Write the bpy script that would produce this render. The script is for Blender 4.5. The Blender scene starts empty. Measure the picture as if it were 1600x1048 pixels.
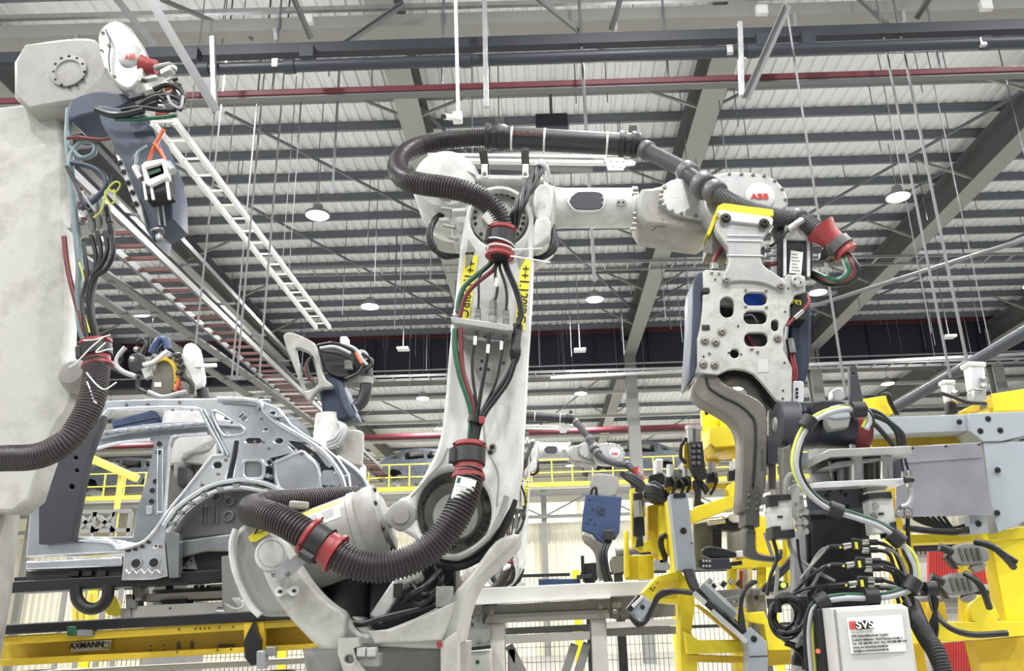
import bpy, bmesh, math, random
from mathutils import Vector, Matrix
random.seed(7)
sc = bpy.context.scene
COL = sc.collection
V = Vector

# ---------------------------------------------------------------- camera
FPX, CX, CY, EYE = 1300.0, 841.0, 519.0, 1.6
PITCH, ROLL = math.atan(441 / 1300), math.radians(1.8)
_f = V((0, math.cos(PITCH), math.sin(PITCH))); _u = V((0, -math.sin(PITCH), math.cos(PITCH))); _r = V((1, 0, 0))
UP = _u * math.cos(ROLL) + _r * math.sin(ROLL)
RT = _r * math.cos(ROLL) - _u * math.sin(ROLL)
CAMO = V((0, 0, EYE))
cam_d = bpy.data.cameras.new('camera'); cam = bpy.data.objects.new('camera', cam_d); COL.objects.link(cam)
m = Matrix((RT, UP, -_f)).transposed().to_4x4(); m.translation = CAMO
cam.matrix_world = m
cam_d.sensor_width = 36; cam_d.lens = FPX / 1600 * 36
cam_d.shift_x = -(CX - 800) / 1600; cam_d.shift_y = (CY - 524) / 1600
cam_d.clip_end = 300
sc.camera = cam
# ---------------------------------------------------------------- world, exposure
wd = bpy.data.worlds.new('daylight'); sc.world = wd; wd.use_nodes = True
bg = wd.node_tree.nodes['Background']; bg.inputs[0].default_value = (0.93, 0.96, 1.0, 1); bg.inputs[1].default_value = 0.34
sc.view_settings.view_transform = 'Standard'; sc.view_settings.look = 'None'
sc.view_settings.exposure = 0.14; sc.view_settings.gamma = 1.0; sc.view_settings.use_curve_mapping = False
sc.cycles.max_bounces = 6; sc.cycles.diffuse_bounces = 3; sc.cycles.glossy_bounces = 3; sc.cycles.transparent_max_bounces = 8
sc.cycles.caustics_reflective = False; sc.cycles.caustics_refractive = False
LAMP_POWER = 430

# ---------------------------------------------------------------- pixel <-> world helpers (real depths)
def ray(x, y): return _f + RT * ((x - CX) / FPX) + UP * ((CY - y) / FPX)
def P(x, y, Y):
    d = ray(x, y); return CAMO + d * (Y / d.y)
def PL(pts, Y): return [P(x, y, Y) for x, y in pts]
def S(px, Y): return px * Y * 1.06 / FPX

# ---------------------------------------------------------------- materials
def lin(c): return tuple(((v / 255) / 12.92 if v / 255 <= .04045 else ((v / 255 + .055) / 1.055) ** 2.4) for v in c) + (1,)
MATS = {}
def mat(name, rgb, rough=.5, metal=0.0, var=.12, scale=6, bump=0.0, bscale=60, dirt=None, dirt_amt=0.0, dscale=3, spec=.5, emit=0, alpha=1, coat=0):
    if name in MATS: return MATS[name]
    ma = bpy.data.materials.new(name); ma.use_nodes = True
    nt = ma.node_tree; n = nt.nodes; L = nt.links; b = n['Principled BSDF']
    tc = n.new('ShaderNodeTexCoord')
    b.inputs['Roughness'].default_value = rough; b.inputs['Metallic'].default_value = metal
    b.inputs['Specular IOR Level'].default_value = spec
    col = lin(rgb)
    nz = n.new('ShaderNodeTexNoise'); nz.inputs['Scale'].default_value = scale; nz.inputs['Detail'].default_value = 5
    L.new(tc.outputs['Object'], nz.inputs['Vector'])
    mr = n.new('ShaderNodeMapRange'); mr.inputs['From Min'].default_value = .3; mr.inputs['From Max'].default_value = .7
    mr.inputs['To Min'].default_value = 1 - var; mr.inputs['To Max'].default_value = 1 + var
    L.new(nz.outputs['Fac'], mr.inputs['Value'])
    mx = n.new('ShaderNodeVectorMath'); mx.operation = 'SCALE'; mx.inputs[0].default_value = col[:3]
    L.new(mr.outputs['Result'], mx.inputs['Scale'])
    out = mx.outputs['Vector']
    if dirt:
        n2 = n.new('ShaderNodeTexNoise'); n2.inputs['Scale'].default_value = dscale; n2.inputs['Detail'].default_value = 8; n2.inputs['Roughness'].default_value = .65
        L.new(tc.outputs['Object'], n2.inputs['Vector'])
        m2 = n.new('ShaderNodeMapRange'); m2.inputs['From Min'].default_value = .48; m2.inputs['From Max'].default_value = .75
        m2.inputs['To Max'].default_value = dirt_amt; L.new(n2.outputs['Fac'], m2.inputs['Value'])
        mi = n.new('ShaderNodeMix'); mi.data_type = 'RGBA'; L.new(m2.outputs['Result'], mi.inputs[0])
        L.new(out, mi.inputs[6]); mi.inputs[7].default_value = lin(dirt); out = mi.outputs[2]
    L.new(out, b.inputs['Base Color'])
    m3 = n.new('ShaderNodeMapRange'); m3.inputs['To Min'].default_value = max(.03, rough - .12); m3.inputs['To Max'].default_value = min(1, rough + .12)
    L.new(nz.outputs['Fac'], m3.inputs['Value']); L.new(m3.outputs['Result'], b.inputs['Roughness'])
    if bump:
        nb = n.new('ShaderNodeTexNoise'); nb.inputs['Scale'].default_value = bscale; nb.inputs['Detail'].default_value = 4
        L.new(tc.outputs['Object'], nb.inputs['Vector'])
        bu = n.new('ShaderNodeBump'); bu.inputs['Strength'].default_value = bump; bu.inputs['Distance'].default_value = .01
        L.new(nb.outputs['Fac'], bu.inputs['Height']); L.new(bu.outputs['Normal'], b.inputs['Normal'])
    if emit:
        b.inputs['Emission Color'].default_value = col; b.inputs['Emission Strength'].default_value = emit
    if alpha < 1: b.inputs['Alpha'].default_value = alpha
    if coat: b.inputs['Coat Weight'].default_value = coat
    MATS[name] = ma
    return ma
M = {}
M['robot'] = mat('robot white paint', (202, 203, 202), .4, 0, .07, 5, .1, 90, (118, 116, 112), .6, 4)
M['robot_dk'] = mat('robot dark grey casting', (80, 79, 76), .45, .2, .12, 8, .08, 80, (50, 48, 46), .5, 5)
M['robot_gr'] = mat('cast grey paint', (148, 147, 143), .42, 0, .1, 6, .12, 90, (96, 92, 84), .7, 5)
M['hose'] = mat('dark brown conduit', (50, 45, 46), .42, 0, .12, 20, .05, 100)
M['hose_gr'] = mat('grey conduit', (84, 84, 88), .45, 0, .1, 20)
M['rubber'] = mat('black rubber', (20, 20, 22), .5, 0, .15, 20)
M['cable'] = mat('black cable jacket', (22, 23, 25), .4, 0, .15, 30)
M['green_hose'] = mat('green water hose', (34, 86, 62), .4, 0, .12, 20)
M['red_hose'] = mat('maroon water hose', (104, 38, 42), .4, 0, .12, 20)
M['red'] = mat('faded red plastic', (146, 52, 54), .42, 0, .12, 14, 0, 50, (120, 60, 60), .4, 8)
M['blackp'] = mat('black plastic', (26, 27, 29), .45, 0, .12, 20)
M['sleeve'] = mat('black sleeve', (38, 40, 44), .4, 0, .1, 10)
M['alu'] = mat('machined aluminium', (176, 177, 176), .36, .5, .08, 12, .05, 120, (120, 118, 112), .35, 9)
M['alu_b'] = mat('bright aluminium profile', (222, 223, 224), .3, .5, .05, 10)
M['steel'] = mat('brushed steel', (150, 150, 150), .3, .9, .12, 14, .06, 120)
M['steel_dk'] = mat('dark gun steel', (116, 113, 107), .4, .4, .12, 8, .08, 90, (70, 66, 62), .4, 6)
M['chrome'] = mat('polished fitting', (200, 198, 192), .18, 1, .05, 20)
M['bolt'] = mat('zinc bolt', (150, 146, 138), .32, .85, .1, 40)
M['bolt_dk'] = mat('dark bolt', (58, 56, 54), .4, .6, .1, 40)
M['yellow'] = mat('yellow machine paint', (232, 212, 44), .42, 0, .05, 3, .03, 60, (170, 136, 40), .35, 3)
M['yellow_b'] = mat('conveyor and shaded yellow paint', (214, 182, 46), .42, 0, .07, 3, .03, 60, (120, 92, 40), .55, 3)  # conveyor paint, and the darker yellow for shaded faces of the frames
M['yellow_rail'] = mat('yellow railing paint', (236, 216, 92), .5)
M['sticker'] = mat('yellow sticker', (228, 218, 62), .45, 0, .04, 6)
M['paper'] = mat('white label', (232, 232, 228), .5, 0, .03, 8)
M['ink'] = mat('black print', (22, 22, 24), .6, 0, .05)
M['ink_red'] = mat('red print', (206, 44, 42), .5, 0, .05)
M['ink_gr'] = mat('grey print', (150, 150, 150), .6)
M['dred'] = mat('dark red print', (96, 40, 42), .6)
M['grey_cover'] = mat('light grey cover', (156, 163, 170), .45, 0, .04, 5, 0, 50, (140, 142, 144), .3, 4)
M['white_st'] = mat('off white steel', (190, 190, 188), .5, 0, .05, 4, .03, 60, (140, 138, 130), .45, 4)
M['grey_st'] = mat('grey painted steel', (132, 132, 130), .5, 0, .08, 5, .03, 60, (100, 98, 94), .4, 4)
M['blue'] = mat('dark blue paint', (40, 58, 92), .45, 0, .1, 6)
M['navy'] = mat('navy motor paint', (30, 36, 50), .42, 0, .12, 8)
M['dkblue_cover'] = mat('dark blue cover', (32, 44, 66), .5, 0, .12, 6)
M['bright_blue'] = mat('bright blue plastic', (36, 82, 190), .4)
M['dk'] = mat('charcoal plate', (58, 60, 66), .5, .2, .1, 8, .04, 80)
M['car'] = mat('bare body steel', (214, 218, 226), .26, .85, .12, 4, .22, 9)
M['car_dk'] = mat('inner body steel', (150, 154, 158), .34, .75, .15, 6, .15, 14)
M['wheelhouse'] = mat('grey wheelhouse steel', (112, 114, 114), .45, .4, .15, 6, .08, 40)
M['car_paint'] = mat('dark grey car paint', (92, 98, 108), .3, .3, .1, 6)
M['black_st'] = mat('black painted steel', (22, 23, 25), .45, 0, .15, 5)
M['pipe_dk'] = mat('dark pipe paint', (40, 44, 54), .5, 0, .1, 3)
M['pipe_red'] = mat('red pipe paint', (94, 36, 44), .5, 0, .1, 3)
M['roof'] = mat('cream roof sheet', (228, 229, 230), .5, 0, .05, .4)
M['purlin'] = mat('grey purlin paint', (112, 116, 124), .5, .1, .06, 1)
M['rafter'] = mat('grey rafter paint', (142, 142, 138), .5, 0, .06, 1)
M['girder'] = mat('dark girder cladding', (46, 50, 62), .5, 0, .08, .6)
M['girder_red'] = mat('dark red girder flange', (92, 44, 52), .5)
M['galv'] = mat('galvanised steel', (168, 170, 172), .42, .6, .1, 8)
M['white_pl'] = mat('white plastic', (214, 214, 212), .45, 0, .03)
M['floor'] = mat('grey epoxy floor', (160, 160, 156), .4, 0, .06, .5)
M['wall'] = mat('cream wall sheet', (246, 241, 220), .6, 0, .04, .5)
M['window'] = mat('bright translucent panel', (255, 250, 222), .5, 0, .03, 1, emit=1.6)
M['lens'] = mat('lamp lens', (255, 255, 250), .4, 0, .01, emit=14)
M['led_red'] = mat('red led', (255, 60, 40), .4, 0, .01, emit=4)
M['led_green'] = mat('green led', (150, 255, 60), .4, 0, .01, emit=3)
M['mesh_red'] = mat('red slatted panel', (168, 44, 40), .5, 0, .06, 6)
M['orange'] = mat('orange cable', (186, 92, 58), .45)
M['yg'] = mat('yellow green earth wire', (196, 204, 92), .4, 0, .1, 30)
M['grey_cable'] = mat('grey cable', (158, 160, 164), .4, 0, .08, 30)
M['teal_hose'] = mat('grey teal hose', (110, 128, 134), .4, 0, .1, 20)
M['bluegrey'] = mat('blue grey paint', (58, 66, 84), .45, .1, .12, 6, .04, 60, (50, 56, 70), .4, 5)
M['olive'] = mat('olive grey cover', (96, 94, 82), .5, 0, .1, 6)
M['plate'] = mat('blasted aluminium plate', (182, 182, 178), .42, .15, .08, 10, .06, 120, (120, 114, 104), .55, 26)
M['robot_mid'] = mat('worn robot paint', (180, 179, 174), .42, 0, .08, 5, .12, 80, (104, 100, 92), .7, 5)
M['dk2'] = mat('slate plate', (80, 83, 90), .5, .2, .1, 8, .04, 80)
M['strut'] = mat('dark strut and shaded web grey', (98, 99, 100), .5, 0, .08, 3)
M['tray'] = mat('brown primer', (84, 50, 48), .6, 0, .1, 3)
M['inner_shade'] = mat('shaded inner panel', (52, 54, 58), .5, .2, .15, 6)
M['glass'] = mat('clear polycarbonate', (205, 212, 222), .15, 0, .03, 6, alpha=.35)
M['stainless'] = mat('stainless tray', (178, 176, 184), .3, .8, .08, 4, .03, 30)

# ---------------------------------------------------------------- mesh builder
def frame_of(d):
    d = d.normalized(); a = V((0, 0, 1)) if abs(d.z) < .9 else V((0, 1, 0))
    x = d.cross(a).normalized(); return x, d.cross(x).normalized(), d
def spline(pts, k=8):
    pts = [V(p) for p in pts]
    q = [pts[0] * 2 - pts[1]] + pts + [pts[-1] * 2 - pts[-2]]; out = []
    for i in range(1, len(q) - 2):
        a, b, c, d = q[i - 1:i + 3]
        for s in range(k):
            t = s / k
            out.append(.5 * ((2 * b) + (c - a) * t + (2 * a - 5 * b + 4 * c - d) * t * t + (3 * b - a - 3 * c + d) * t ** 3))
    out.append(pts[-1]); return out
def resample(pts, step):
    out = [pts[0].copy()]; acc = 0
    for a, b in zip(pts, pts[1:]):
        l = (b - a).length
        if l < 1e-9: continue
        t = step - acc
        while t <= l: out.append(a.lerp(b, t / l)); t += step
        acc = (acc + l) % step if t > l else 0
        acc = l - (t - step)
    return out
ORIG = {}
class MB:
    def __init__(s): s.v = []; s.f = []
    def poly(s, pts): i = len(s.v); s.v += [V(p) for p in pts]; s.f.append(list(range(i, i + len(pts)))); return s
    def box(s, c, sz, R=None):
        c = V(c); i = len(s.v)
        for dx in (-.5, .5):
            for dy in (-.5, .5):
                for dz in (-.5, .5):
                    o = V((dx * sz[0], dy * sz[1], dz * sz[2])); s.v.append(c + (R @ o if R else o))
        s.f += [[i + a for a in q] for q in ((0, 1, 3, 2), (4, 6, 7, 5), (0, 4, 5, 1), (2, 3, 7, 6), (0, 2, 6, 4), (1, 5, 7, 3))]; return s
    def span(s, a, b): a, b = V(a), V(b); return s.box((a + b) / 2, [abs(q) for q in (b - a)])
    def bar(s, a, b, w, h, side=None):
        a, b = V(a), V(b); d = (b - a).normalized(); side = V(side) if side else V((0, 1, 0))
        if abs(d.dot(side)) > .98: side = V((1, 0, 0))
        x = (side - d * side.dot(d)).normalized(); y = d.cross(x)
        R = Matrix((x, y, d)).transposed(); return s.box((a + b) / 2, (w, h, (b - a).length), R)
    def tube(s, path, r, n=10, cap=True):
        path = [V(p) for p in path]; N = len(path); rr = r if isinstance(r, (list, tuple)) else [r] * N
        t = (path[1] - path[0]).normalized(); x, y, _ = frame_of(t); base = len(s.v)
        for i, p in enumerate(path):
            t2 = (path[min(i + 1, N - 1)] - path[max(i - 1, 0)])
            t2 = t2.normalized() if t2.length > 1e-9 else t
            x = (x - t2 * x.dot(t2)); x = x.normalized() if x.length > 1e-6 else frame_of(t2)[0]; y = t2.cross(x); t = t2
            for k in range(n):
                a = 2 * math.pi * k / n; s.v.append(p + (x * math.cos(a) + y * math.sin(a)) * rr[i])
        for i in range(N - 1):
            for k in range(n):
                a = base + i * n + k; b = base + i * n + (k + 1) % n; s.f.append([a, b, b + n, a + n])
        if cap: s.f.append([base + k for k in range(n)][::-1]); s.f.append([base + (N - 1) * n + k for k in range(n)])
        return s
    def lathe(s, c, axis, prof, n=24):
        c = V(c); x, y, d = frame_of(V(axis)); base = len(s.v); N = len(prof)
        for h, r in prof:
            for k in range(n):
                a = 2 * math.pi * k / n; s.v.append(c + d * h + (x * math.cos(a) + y * math.sin(a)) * max(r, 1e-5))
        for i in range(N - 1):
            for k in range(n):
                a = base + i * n + k; b = base + i * n + (k + 1) % n; s.f.append([a, b, b + n, a + n])
        s.f.append([base + k for k in range(n)][::-1]); s.f.append([base + (N - 1) * n + k for k in range(n)]); return s
    def cyl(s, a, b, r, n=20, r2=None):
        a, b = V(a), V(b); return s.lathe(a, b - a, [(0, r), ((b - a).length, r if r2 is None else r2)], n)
    def corr(s, path, r, pitch=.011, depth=.87, n=18):
        path = resample([V(p) for p in path], pitch / 4); rr = [r if (i % 4) in (0, 1) else r * depth for i in range(len(path))]
        return s.tube(path, rr, n)
    def prism(s, pts, vec):
        pts = [V(p) for p in pts]; vec = V(vec); i = len(s.v); n = len(pts)
        s.v += pts + [p + vec for p in pts]
        s.f.append(list(range(i, i + n))); s.f.append(list(range(i + n, i + 2 * n))[::-1])
        for k in range(n): s.f.append([i + k, i + n + k, i + n + (k + 1) % n, i + (k + 1) % n])
        return s
    def build(s, name, ma, parent=None, bevel=0, smooth=38, **kw):
        lo = V((min(p.x for p in s.v), min(p.y for p in s.v), min(p.z for p in s.v)))
        hi = V((max(p.x for p in s.v), max(p.y for p in s.v), max(p.z for p in s.v)))
        c = (lo + hi) / 2
        me = bpy.data.meshes.new(name); me.from_pydata([p - c for p in s.v], [], s.f)
        bm = bmesh.new(); bm.from_mesh(me); bmesh.ops.recalc_face_normals(bm, faces=bm.faces); bm.to_mesh(me); bm.free()
        return finish(name, me, c, ma, parent, bevel, smooth, **kw)
def finish(name, me, c, ma, parent=None, bevel=0, smooth=38, **kw):
    me.materials.clear(); me.materials.append(M[ma] if isinstance(ma, str) else ma)
    if smooth and len(me.polygons):
        me.polygons.foreach_set('use_smooth', [True] * len(me.polygons)); me.set_sharp_from_angle(angle=math.radians(smooth))
    o = bpy.data.objects.new(name, me); COL.objects.link(o)
    place(o, c, parent)
    if bevel:
        b = o.modifiers.new('bevel', 'BEVEL'); b.width = bevel; b.segments = 2; b.limit_method = 'ANGLE'; b.angle_limit = math.radians(40)
    tag(o, **kw)
    return o
def place(o, c, parent):
    c = V(c); ORIG[o.name] = c
    if parent: o.parent = parent; o.location = c - ORIG[parent.name]
    else: o.location = c
def tag(o, label=None, cat=None, group=None, kind=None):
    if label: o['label'] = label
    if cat: o['category'] = cat
    if group: o['group'] = group
    if kind: o['kind'] = kind
    return o
def thing(name, label, cat, loc, group=None):
    o = bpy.data.objects.new(name, None); COL.objects.link(o); o.empty_display_size = .1
    place(o, loc, None); tag(o, label, cat, group); return o
def twin(o, c, parent=None, name=None, R=None):
    k = o.copy(); COL.objects.link(k); k.parent = None; place(k, c, parent)
    if R is not None: k.rotation_euler = R
    return k
# ---- plates with holes: 2D curve filled, extruded, converted to mesh
def curve_mesh(loops, th, bevel=0.0):
    cu = bpy.data.curves.new('outline', 'CURVE'); cu.dimensions = '2D'; cu.fill_mode = 'BOTH'
    cu.extrude = max(th / 2 - bevel, 1e-4); cu.bevel_depth = bevel; cu.bevel_resolution = 1; cu.offset = -bevel
    for lp in loops:
        sp = cu.splines.new('POLY'); sp.points.add(len(lp) - 1); sp.use_cyclic_u = True
        for q, (x, y) in zip(sp.points, lp): q.co = (x, y, 0, 1)
    ob = bpy.data.objects.new('outline', cu); me = bpy.data.meshes.new_from_object(ob)
    bpy.data.objects.remove(ob); bpy.data.curves.remove(cu); return me
def plate(name, outer, holes, Y, th, ma, parent=None, bevel=0.0, smooth=38, **kw):
    """outer / holes in pixels at depth Y (front face); a real slab of thickness th going back along +Y."""
    loops = []
    for lp in [outer] + list(holes):
        q = PL(lp, Y); loops.append([(p.x, p.z) for p in q])
    me = curve_mesh(loops, th, bevel)
    xs = [a for l in loops for a, _ in l]; zs = [b for l in loops for _, b in l]
    c = V(((min(xs) + max(xs)) / 2, Y + th / 2, (min(zs) + max(zs)) / 2))
    me.transform(Matrix(((1, 0, 0, -c.x), (0, 0, -1, 0), (0, 1, 0, -c.z), (0, 0, 0, 1))))
    return finish(name, me, c, ma, parent, 0, smooth, **kw)
def text(name, body, c, xd, zd, h, ma, parent, th=.0008, align='CENTER', bold=0.0, sx=1.0):
    cu = bpy.data.curves.new('t', 'FONT'); cu.body = body; cu.size = h * 1.38; cu.extrude = th; cu.align_x = align; cu.align_y = 'CENTER'; cu.offset = bold * h
    ob = bpy.data.objects.new('t', cu); me = bpy.data.meshes.new_from_object(ob); bpy.data.objects.remove(ob); bpy.data.curves.remove(cu)
    xd = V(xd).normalized(); zd = V(zd).normalized(); nd = xd.cross(zd)
    R = Matrix((xd * sx, zd, nd)).transposed().to_4x4(); me.transform(R)
    return finish(name, me, V(c), ma, parent, 0, 0)
def chaikin(p, k=1):
    for _ in range(k):
        q = []
        for a, b in zip(p, p[1:] + p[:1]): q += [(a[0] * .75 + b[0] * .25, a[1] * .75 + b[1] * .25), (a[0] * .25 + b[0] * .75, a[1] * .25 + b[1] * .75)]
        p = q
    return p
def circ(x, y, rx, ry=None, n=28, a0=0):
    ry = rx if ry is None else ry
    return [(x + rx * math.cos(a0 + 2 * math.pi * k / n), y + ry * math.sin(a0 + 2 * math.pi * k / n)) for k in range(n)]
def rrect(x0, y0, x1, y1, r, k=5):
    r = min(r, abs(x1 - x0) / 2, abs(y1 - y0) / 2); o = []
    for cx, cy, a in ((x1 - r, y0 + r, -90), (x1 - r, y1 - r, 0), (x0 + r, y1 - r, 90), (x0 + r, y0 + r, 180)):
        for i in range(k + 1): t = math.radians(a + 90 * i / k); o.append((cx + r * math.cos(t), cy + r * math.sin(t)))
    return o
_bolts = {}
def bolt(c, d, r, parent, ma='bolt', h=None, name='bolt', washer=True):
    """hex head with washer, shared mesh per size"""
    key = (round(r, 4), ma, washer, h); d = V(d).normalized(); h2 = h or r * .7
    x, y, z = frame_of(d); R = Matrix((x, y, z)).transposed().to_euler()
    if key not in _bolts:
        b = MB()
        if washer: b.lathe((0, 0, 0), (0, 0, 1), [(-.001, r * 1.45), (r * .18, r * 1.45), (r * .2, r * 1.1)], 14)
        b.lathe((0, 0, 0), (0, 0, 1), [(0, r), (h2 * .9, r), (h2, r * .85), (h2, r * .5), (h2 * .45, r * .45)], 6 if washer else 12)
        me = bpy.data.meshes.new(name); me.from_pydata([p for p in b.v], [], b.f); me.materials.append(M[ma])
        bm = bmesh.new(); bm.from_mesh(me); bmesh.ops.recalc_face_normals(bm, faces=bm.faces); bm.to_mesh(me); bm.free(); _bolts[key] = me
    o = bpy.data.objects.new(name, _bolts[key]); COL.objects.link(o); place(o, c, parent); o.rotation_euler = R; return o
def pbolt(x, y, Y, rp, parent, **k): return bolt(P(x, y, Y), (0, -1, 0), S(rp, Y), parent, **k)
def cable(name, pts, r, ma, parent=None, n=8, k=8, **kw):
    """pts = (px, py, depth) list -> smooth cable"""
    return MB().tube(spline([P(*q) for q in pts], k), r, n).build(name, ma, parent, 0, 60, **kw)
def hosep(pts, k=10): return spline([P(*q) for q in pts], k)
def rod(name, a, b, r, ma, parent=None, n=8, **kw): return MB().cyl(a, b, r, n).build(name, ma, parent, 0, 40, **kw)
FR = V((0, -1, 0))
# ================================================================ THE HALL
ROOF = 11.55
floor = MB().span((-32, -14, -.2), (32, 62, 0)).build('floor', 'floor', smooth=0, kind='structure')
# corrugated roof sheet (ribs run along depth)
b = MB(); x = -32.0; prof = []
while x < 32:
    prof += [(x, 0), (x + .13, 0), (x + .16, .045), (x + .22, .045)]; x += .25
ys = [-12, 20, 62]
for Y in ys:
    b.v += [V((px, Y, ROOF + pz)) for px, pz in prof]
n = len(prof)
for j in range(len(ys) - 1):
    for i in range(n - 1): b.f.append([j * n + i, j * n + i + 1, (j + 1) * n + i + 1, (j + 1) * n + i])
ceiling = b.build('ceiling', 'roof', smooth=0, kind='structure')
pur = None; k = 0
Y = 16.19 - 1.028 * 7
while Y < 29.5:
    if pur is None:
        pb = MB(); pb.span((-32, -.035, -.07), (32, -.027, .12)); pb.span((-32, -.035, -.07), (32, .05, -.062)); pb.span((-32, .042, -.062), (32, .05, -.04))
        pb.span((-32, -.035, .112), (32, .05, .12))
        pb.v = [p + V((0, Y, ROOF - .13)) for p in pb.v]
        pur = pb.build('purlin', 'purlin', ceiling, smooth=0)
    else: twin(pur, ORIG[pur.name] + V((0, 1.028 * k, 0)), ceiling)
    k += 1; Y += 1.028
for i in range(9): twin(pur, V((0, 31.2 + i * 3.2, ROOF - .12)), ceiling)
RX = (-15.2, -9.2, -2.25, 3.3, 9.95, 16.5)
raf = None
for X in RX:
    if raf is None:
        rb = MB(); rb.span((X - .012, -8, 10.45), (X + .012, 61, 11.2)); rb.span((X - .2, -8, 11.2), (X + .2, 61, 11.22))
        raf = rb.build('rafter', 'strut', ceiling, smooth=0)  # web darker than its flange, its shade put into the grey
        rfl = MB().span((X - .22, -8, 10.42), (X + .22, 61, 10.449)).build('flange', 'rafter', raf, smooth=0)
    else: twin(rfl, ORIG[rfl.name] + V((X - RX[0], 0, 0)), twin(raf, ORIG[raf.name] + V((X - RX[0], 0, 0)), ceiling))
# stiffener joints and knee braces on the rafters
kb = None
for X in RX:
    for Y in (13.5, 16.6, 19.7, 22.8, 25.9, 33, 39, 45):
        for s in (-1, 1):
            a = V((X + s * .05, Y, 10.5)); c = V((X + s * 1.15, Y + .35, 11.25))
            if kb is None or not (s, 0) in kb:
                o = MB().bar(a, c, .05, .05).build('knee_brace', 'rafter', ceiling, smooth=0)
                kb = kb or {}; kb[(s, 0)] = (o, a)
            else: o, a0 = kb[(s, 0)]; twin(o, ORIG[o.name] + (a - a0), ceiling)
# thin hanger rods with short ends, sag rods between purlins
rnd = random.Random(3); rods = {}
for i in range(210):
    Yk = 16.19 - 1.028 * 4 + 1.028 * rnd.randrange(0, 17); X = rnd.uniform(-14, 14); L = rnd.choice((.5, .9, 1.5, 2.6))
    if min(abs(X - a) for a in (-11.4, -4.8, 1.65, 8.05)) < .45 and min(abs(Yk - a) for a in (10.76, 16.55, 22.3, 28)) < .9: continue
    if L not in rods: rods[L] = MB().cyl((X, Yk, ROOF - .2), (X, Yk, ROOF - .2 - L), .01, 6).build('hanger_rod', 'purlin', ceiling)
    else: twin(rods[L], V((X, Yk, ROOF - .2 - L / 2)), ceiling)
# long diagonal sway braces below the purlins
for (x0, y0, x1, y1, Z) in ((-9, 13.5, -2.4, 27, 11.1), (-6, 14, -2.5, 19, 11.1), (3.4, 26, 9.8, 14, 11.1), (5, 27, 9.7, 17, 11.1), (-2.2, 14, 3.2, 26, 11.1), (10.2, 27, 15, 18, 11.1), (10.2, 33, 4, 56, 11.1), (-9, 32, -3, 50, 11.1), (-2, 50, 3, 33, 11.1)):
    MB().bar((x0, y0, Z), (x1, y1, Z), .05, .05).build('sway_brace', 'purlin', ceiling, smooth=0)
# deep girder across the hall, its dark red flange and service pipe
gird = MB().span((-32, 29, 9.75), (32, 29.3, 11.45)).span((-32, 28.8, 9.68), (32, 29.5, 9.76)).build('trim_1', 'girder', smooth=0, kind='structure')
MB().span((-32, 28.75, 11.32), (32, 29.55, 11.5)).build('flange', 'girder_red', gird, smooth=0)
g2 = None
for i in range(17):
    X = -16 + i * 2.0
    if g2 is None: g2 = MB().span((X, 28.9, 9.76), (X + .03, 29, 11.35)).build('stiffener', 'girder', gird, smooth=0)
    else: twin(g2, ORIG[g2.name] + V((2.0 * i, 0, 0)), gird)
rod('service_pipe', (-31, 28.6, 10.02), (31, 28.6, 10.02), .03, 'galv', gird)
# columns
for j, (X, Y) in enumerate(((3.3, 29.15), (9.95, 29.15), (16.5, 29.15))):
    MB().span((X - .02, Y - .2, 0), (X + .02, Y + .2, 11)).span((X - .2, Y - .22, 0), (X + .2, Y - .19, 11)).span((X - .2, Y + .19, 0), (X + .2, Y + .22, 11)).build('trim_%d' % (j + 2), 'rafter', smooth=0, kind='structure')
# far wall with bright translucent panels, roof-level lower trusses of the far bay
wall = MB().span((-32, 60, 0), (32, 60.3, 11.5)).build('wall_back', 'wall', smooth=0, kind='structure')
wn = None
for i in range(13):
    X = -26 + i * 4.1
    if wn is None: wn = MB().span((X, 59.9, 4.6), (X + 3.7, 59.98, 9.2)).build('panel', 'window', wall, smooth=0)
    else: twin(wn, ORIG[wn.name] + V((4.1 * i, 0, 0)), wall)
wl = MB().span((-32, -12, 0), (-31.7, 62, 11.5)).build('wall_left', 'wall', smooth=0, kind='structure')
# light coloured lower chords in the far bay
lc = None
for i in range(6):
    Y = 33.5 + i * 4.4
    if lc is None:
        lc = MB().span((-31, Y, 10.2), (31, Y + .12, 10.32)).build('lower_chord', 'white_st', ceiling, smooth=0)
    else: twin(lc, ORIG[lc.name] + V((0, 4.4 * i, 0)), ceiling)
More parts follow.
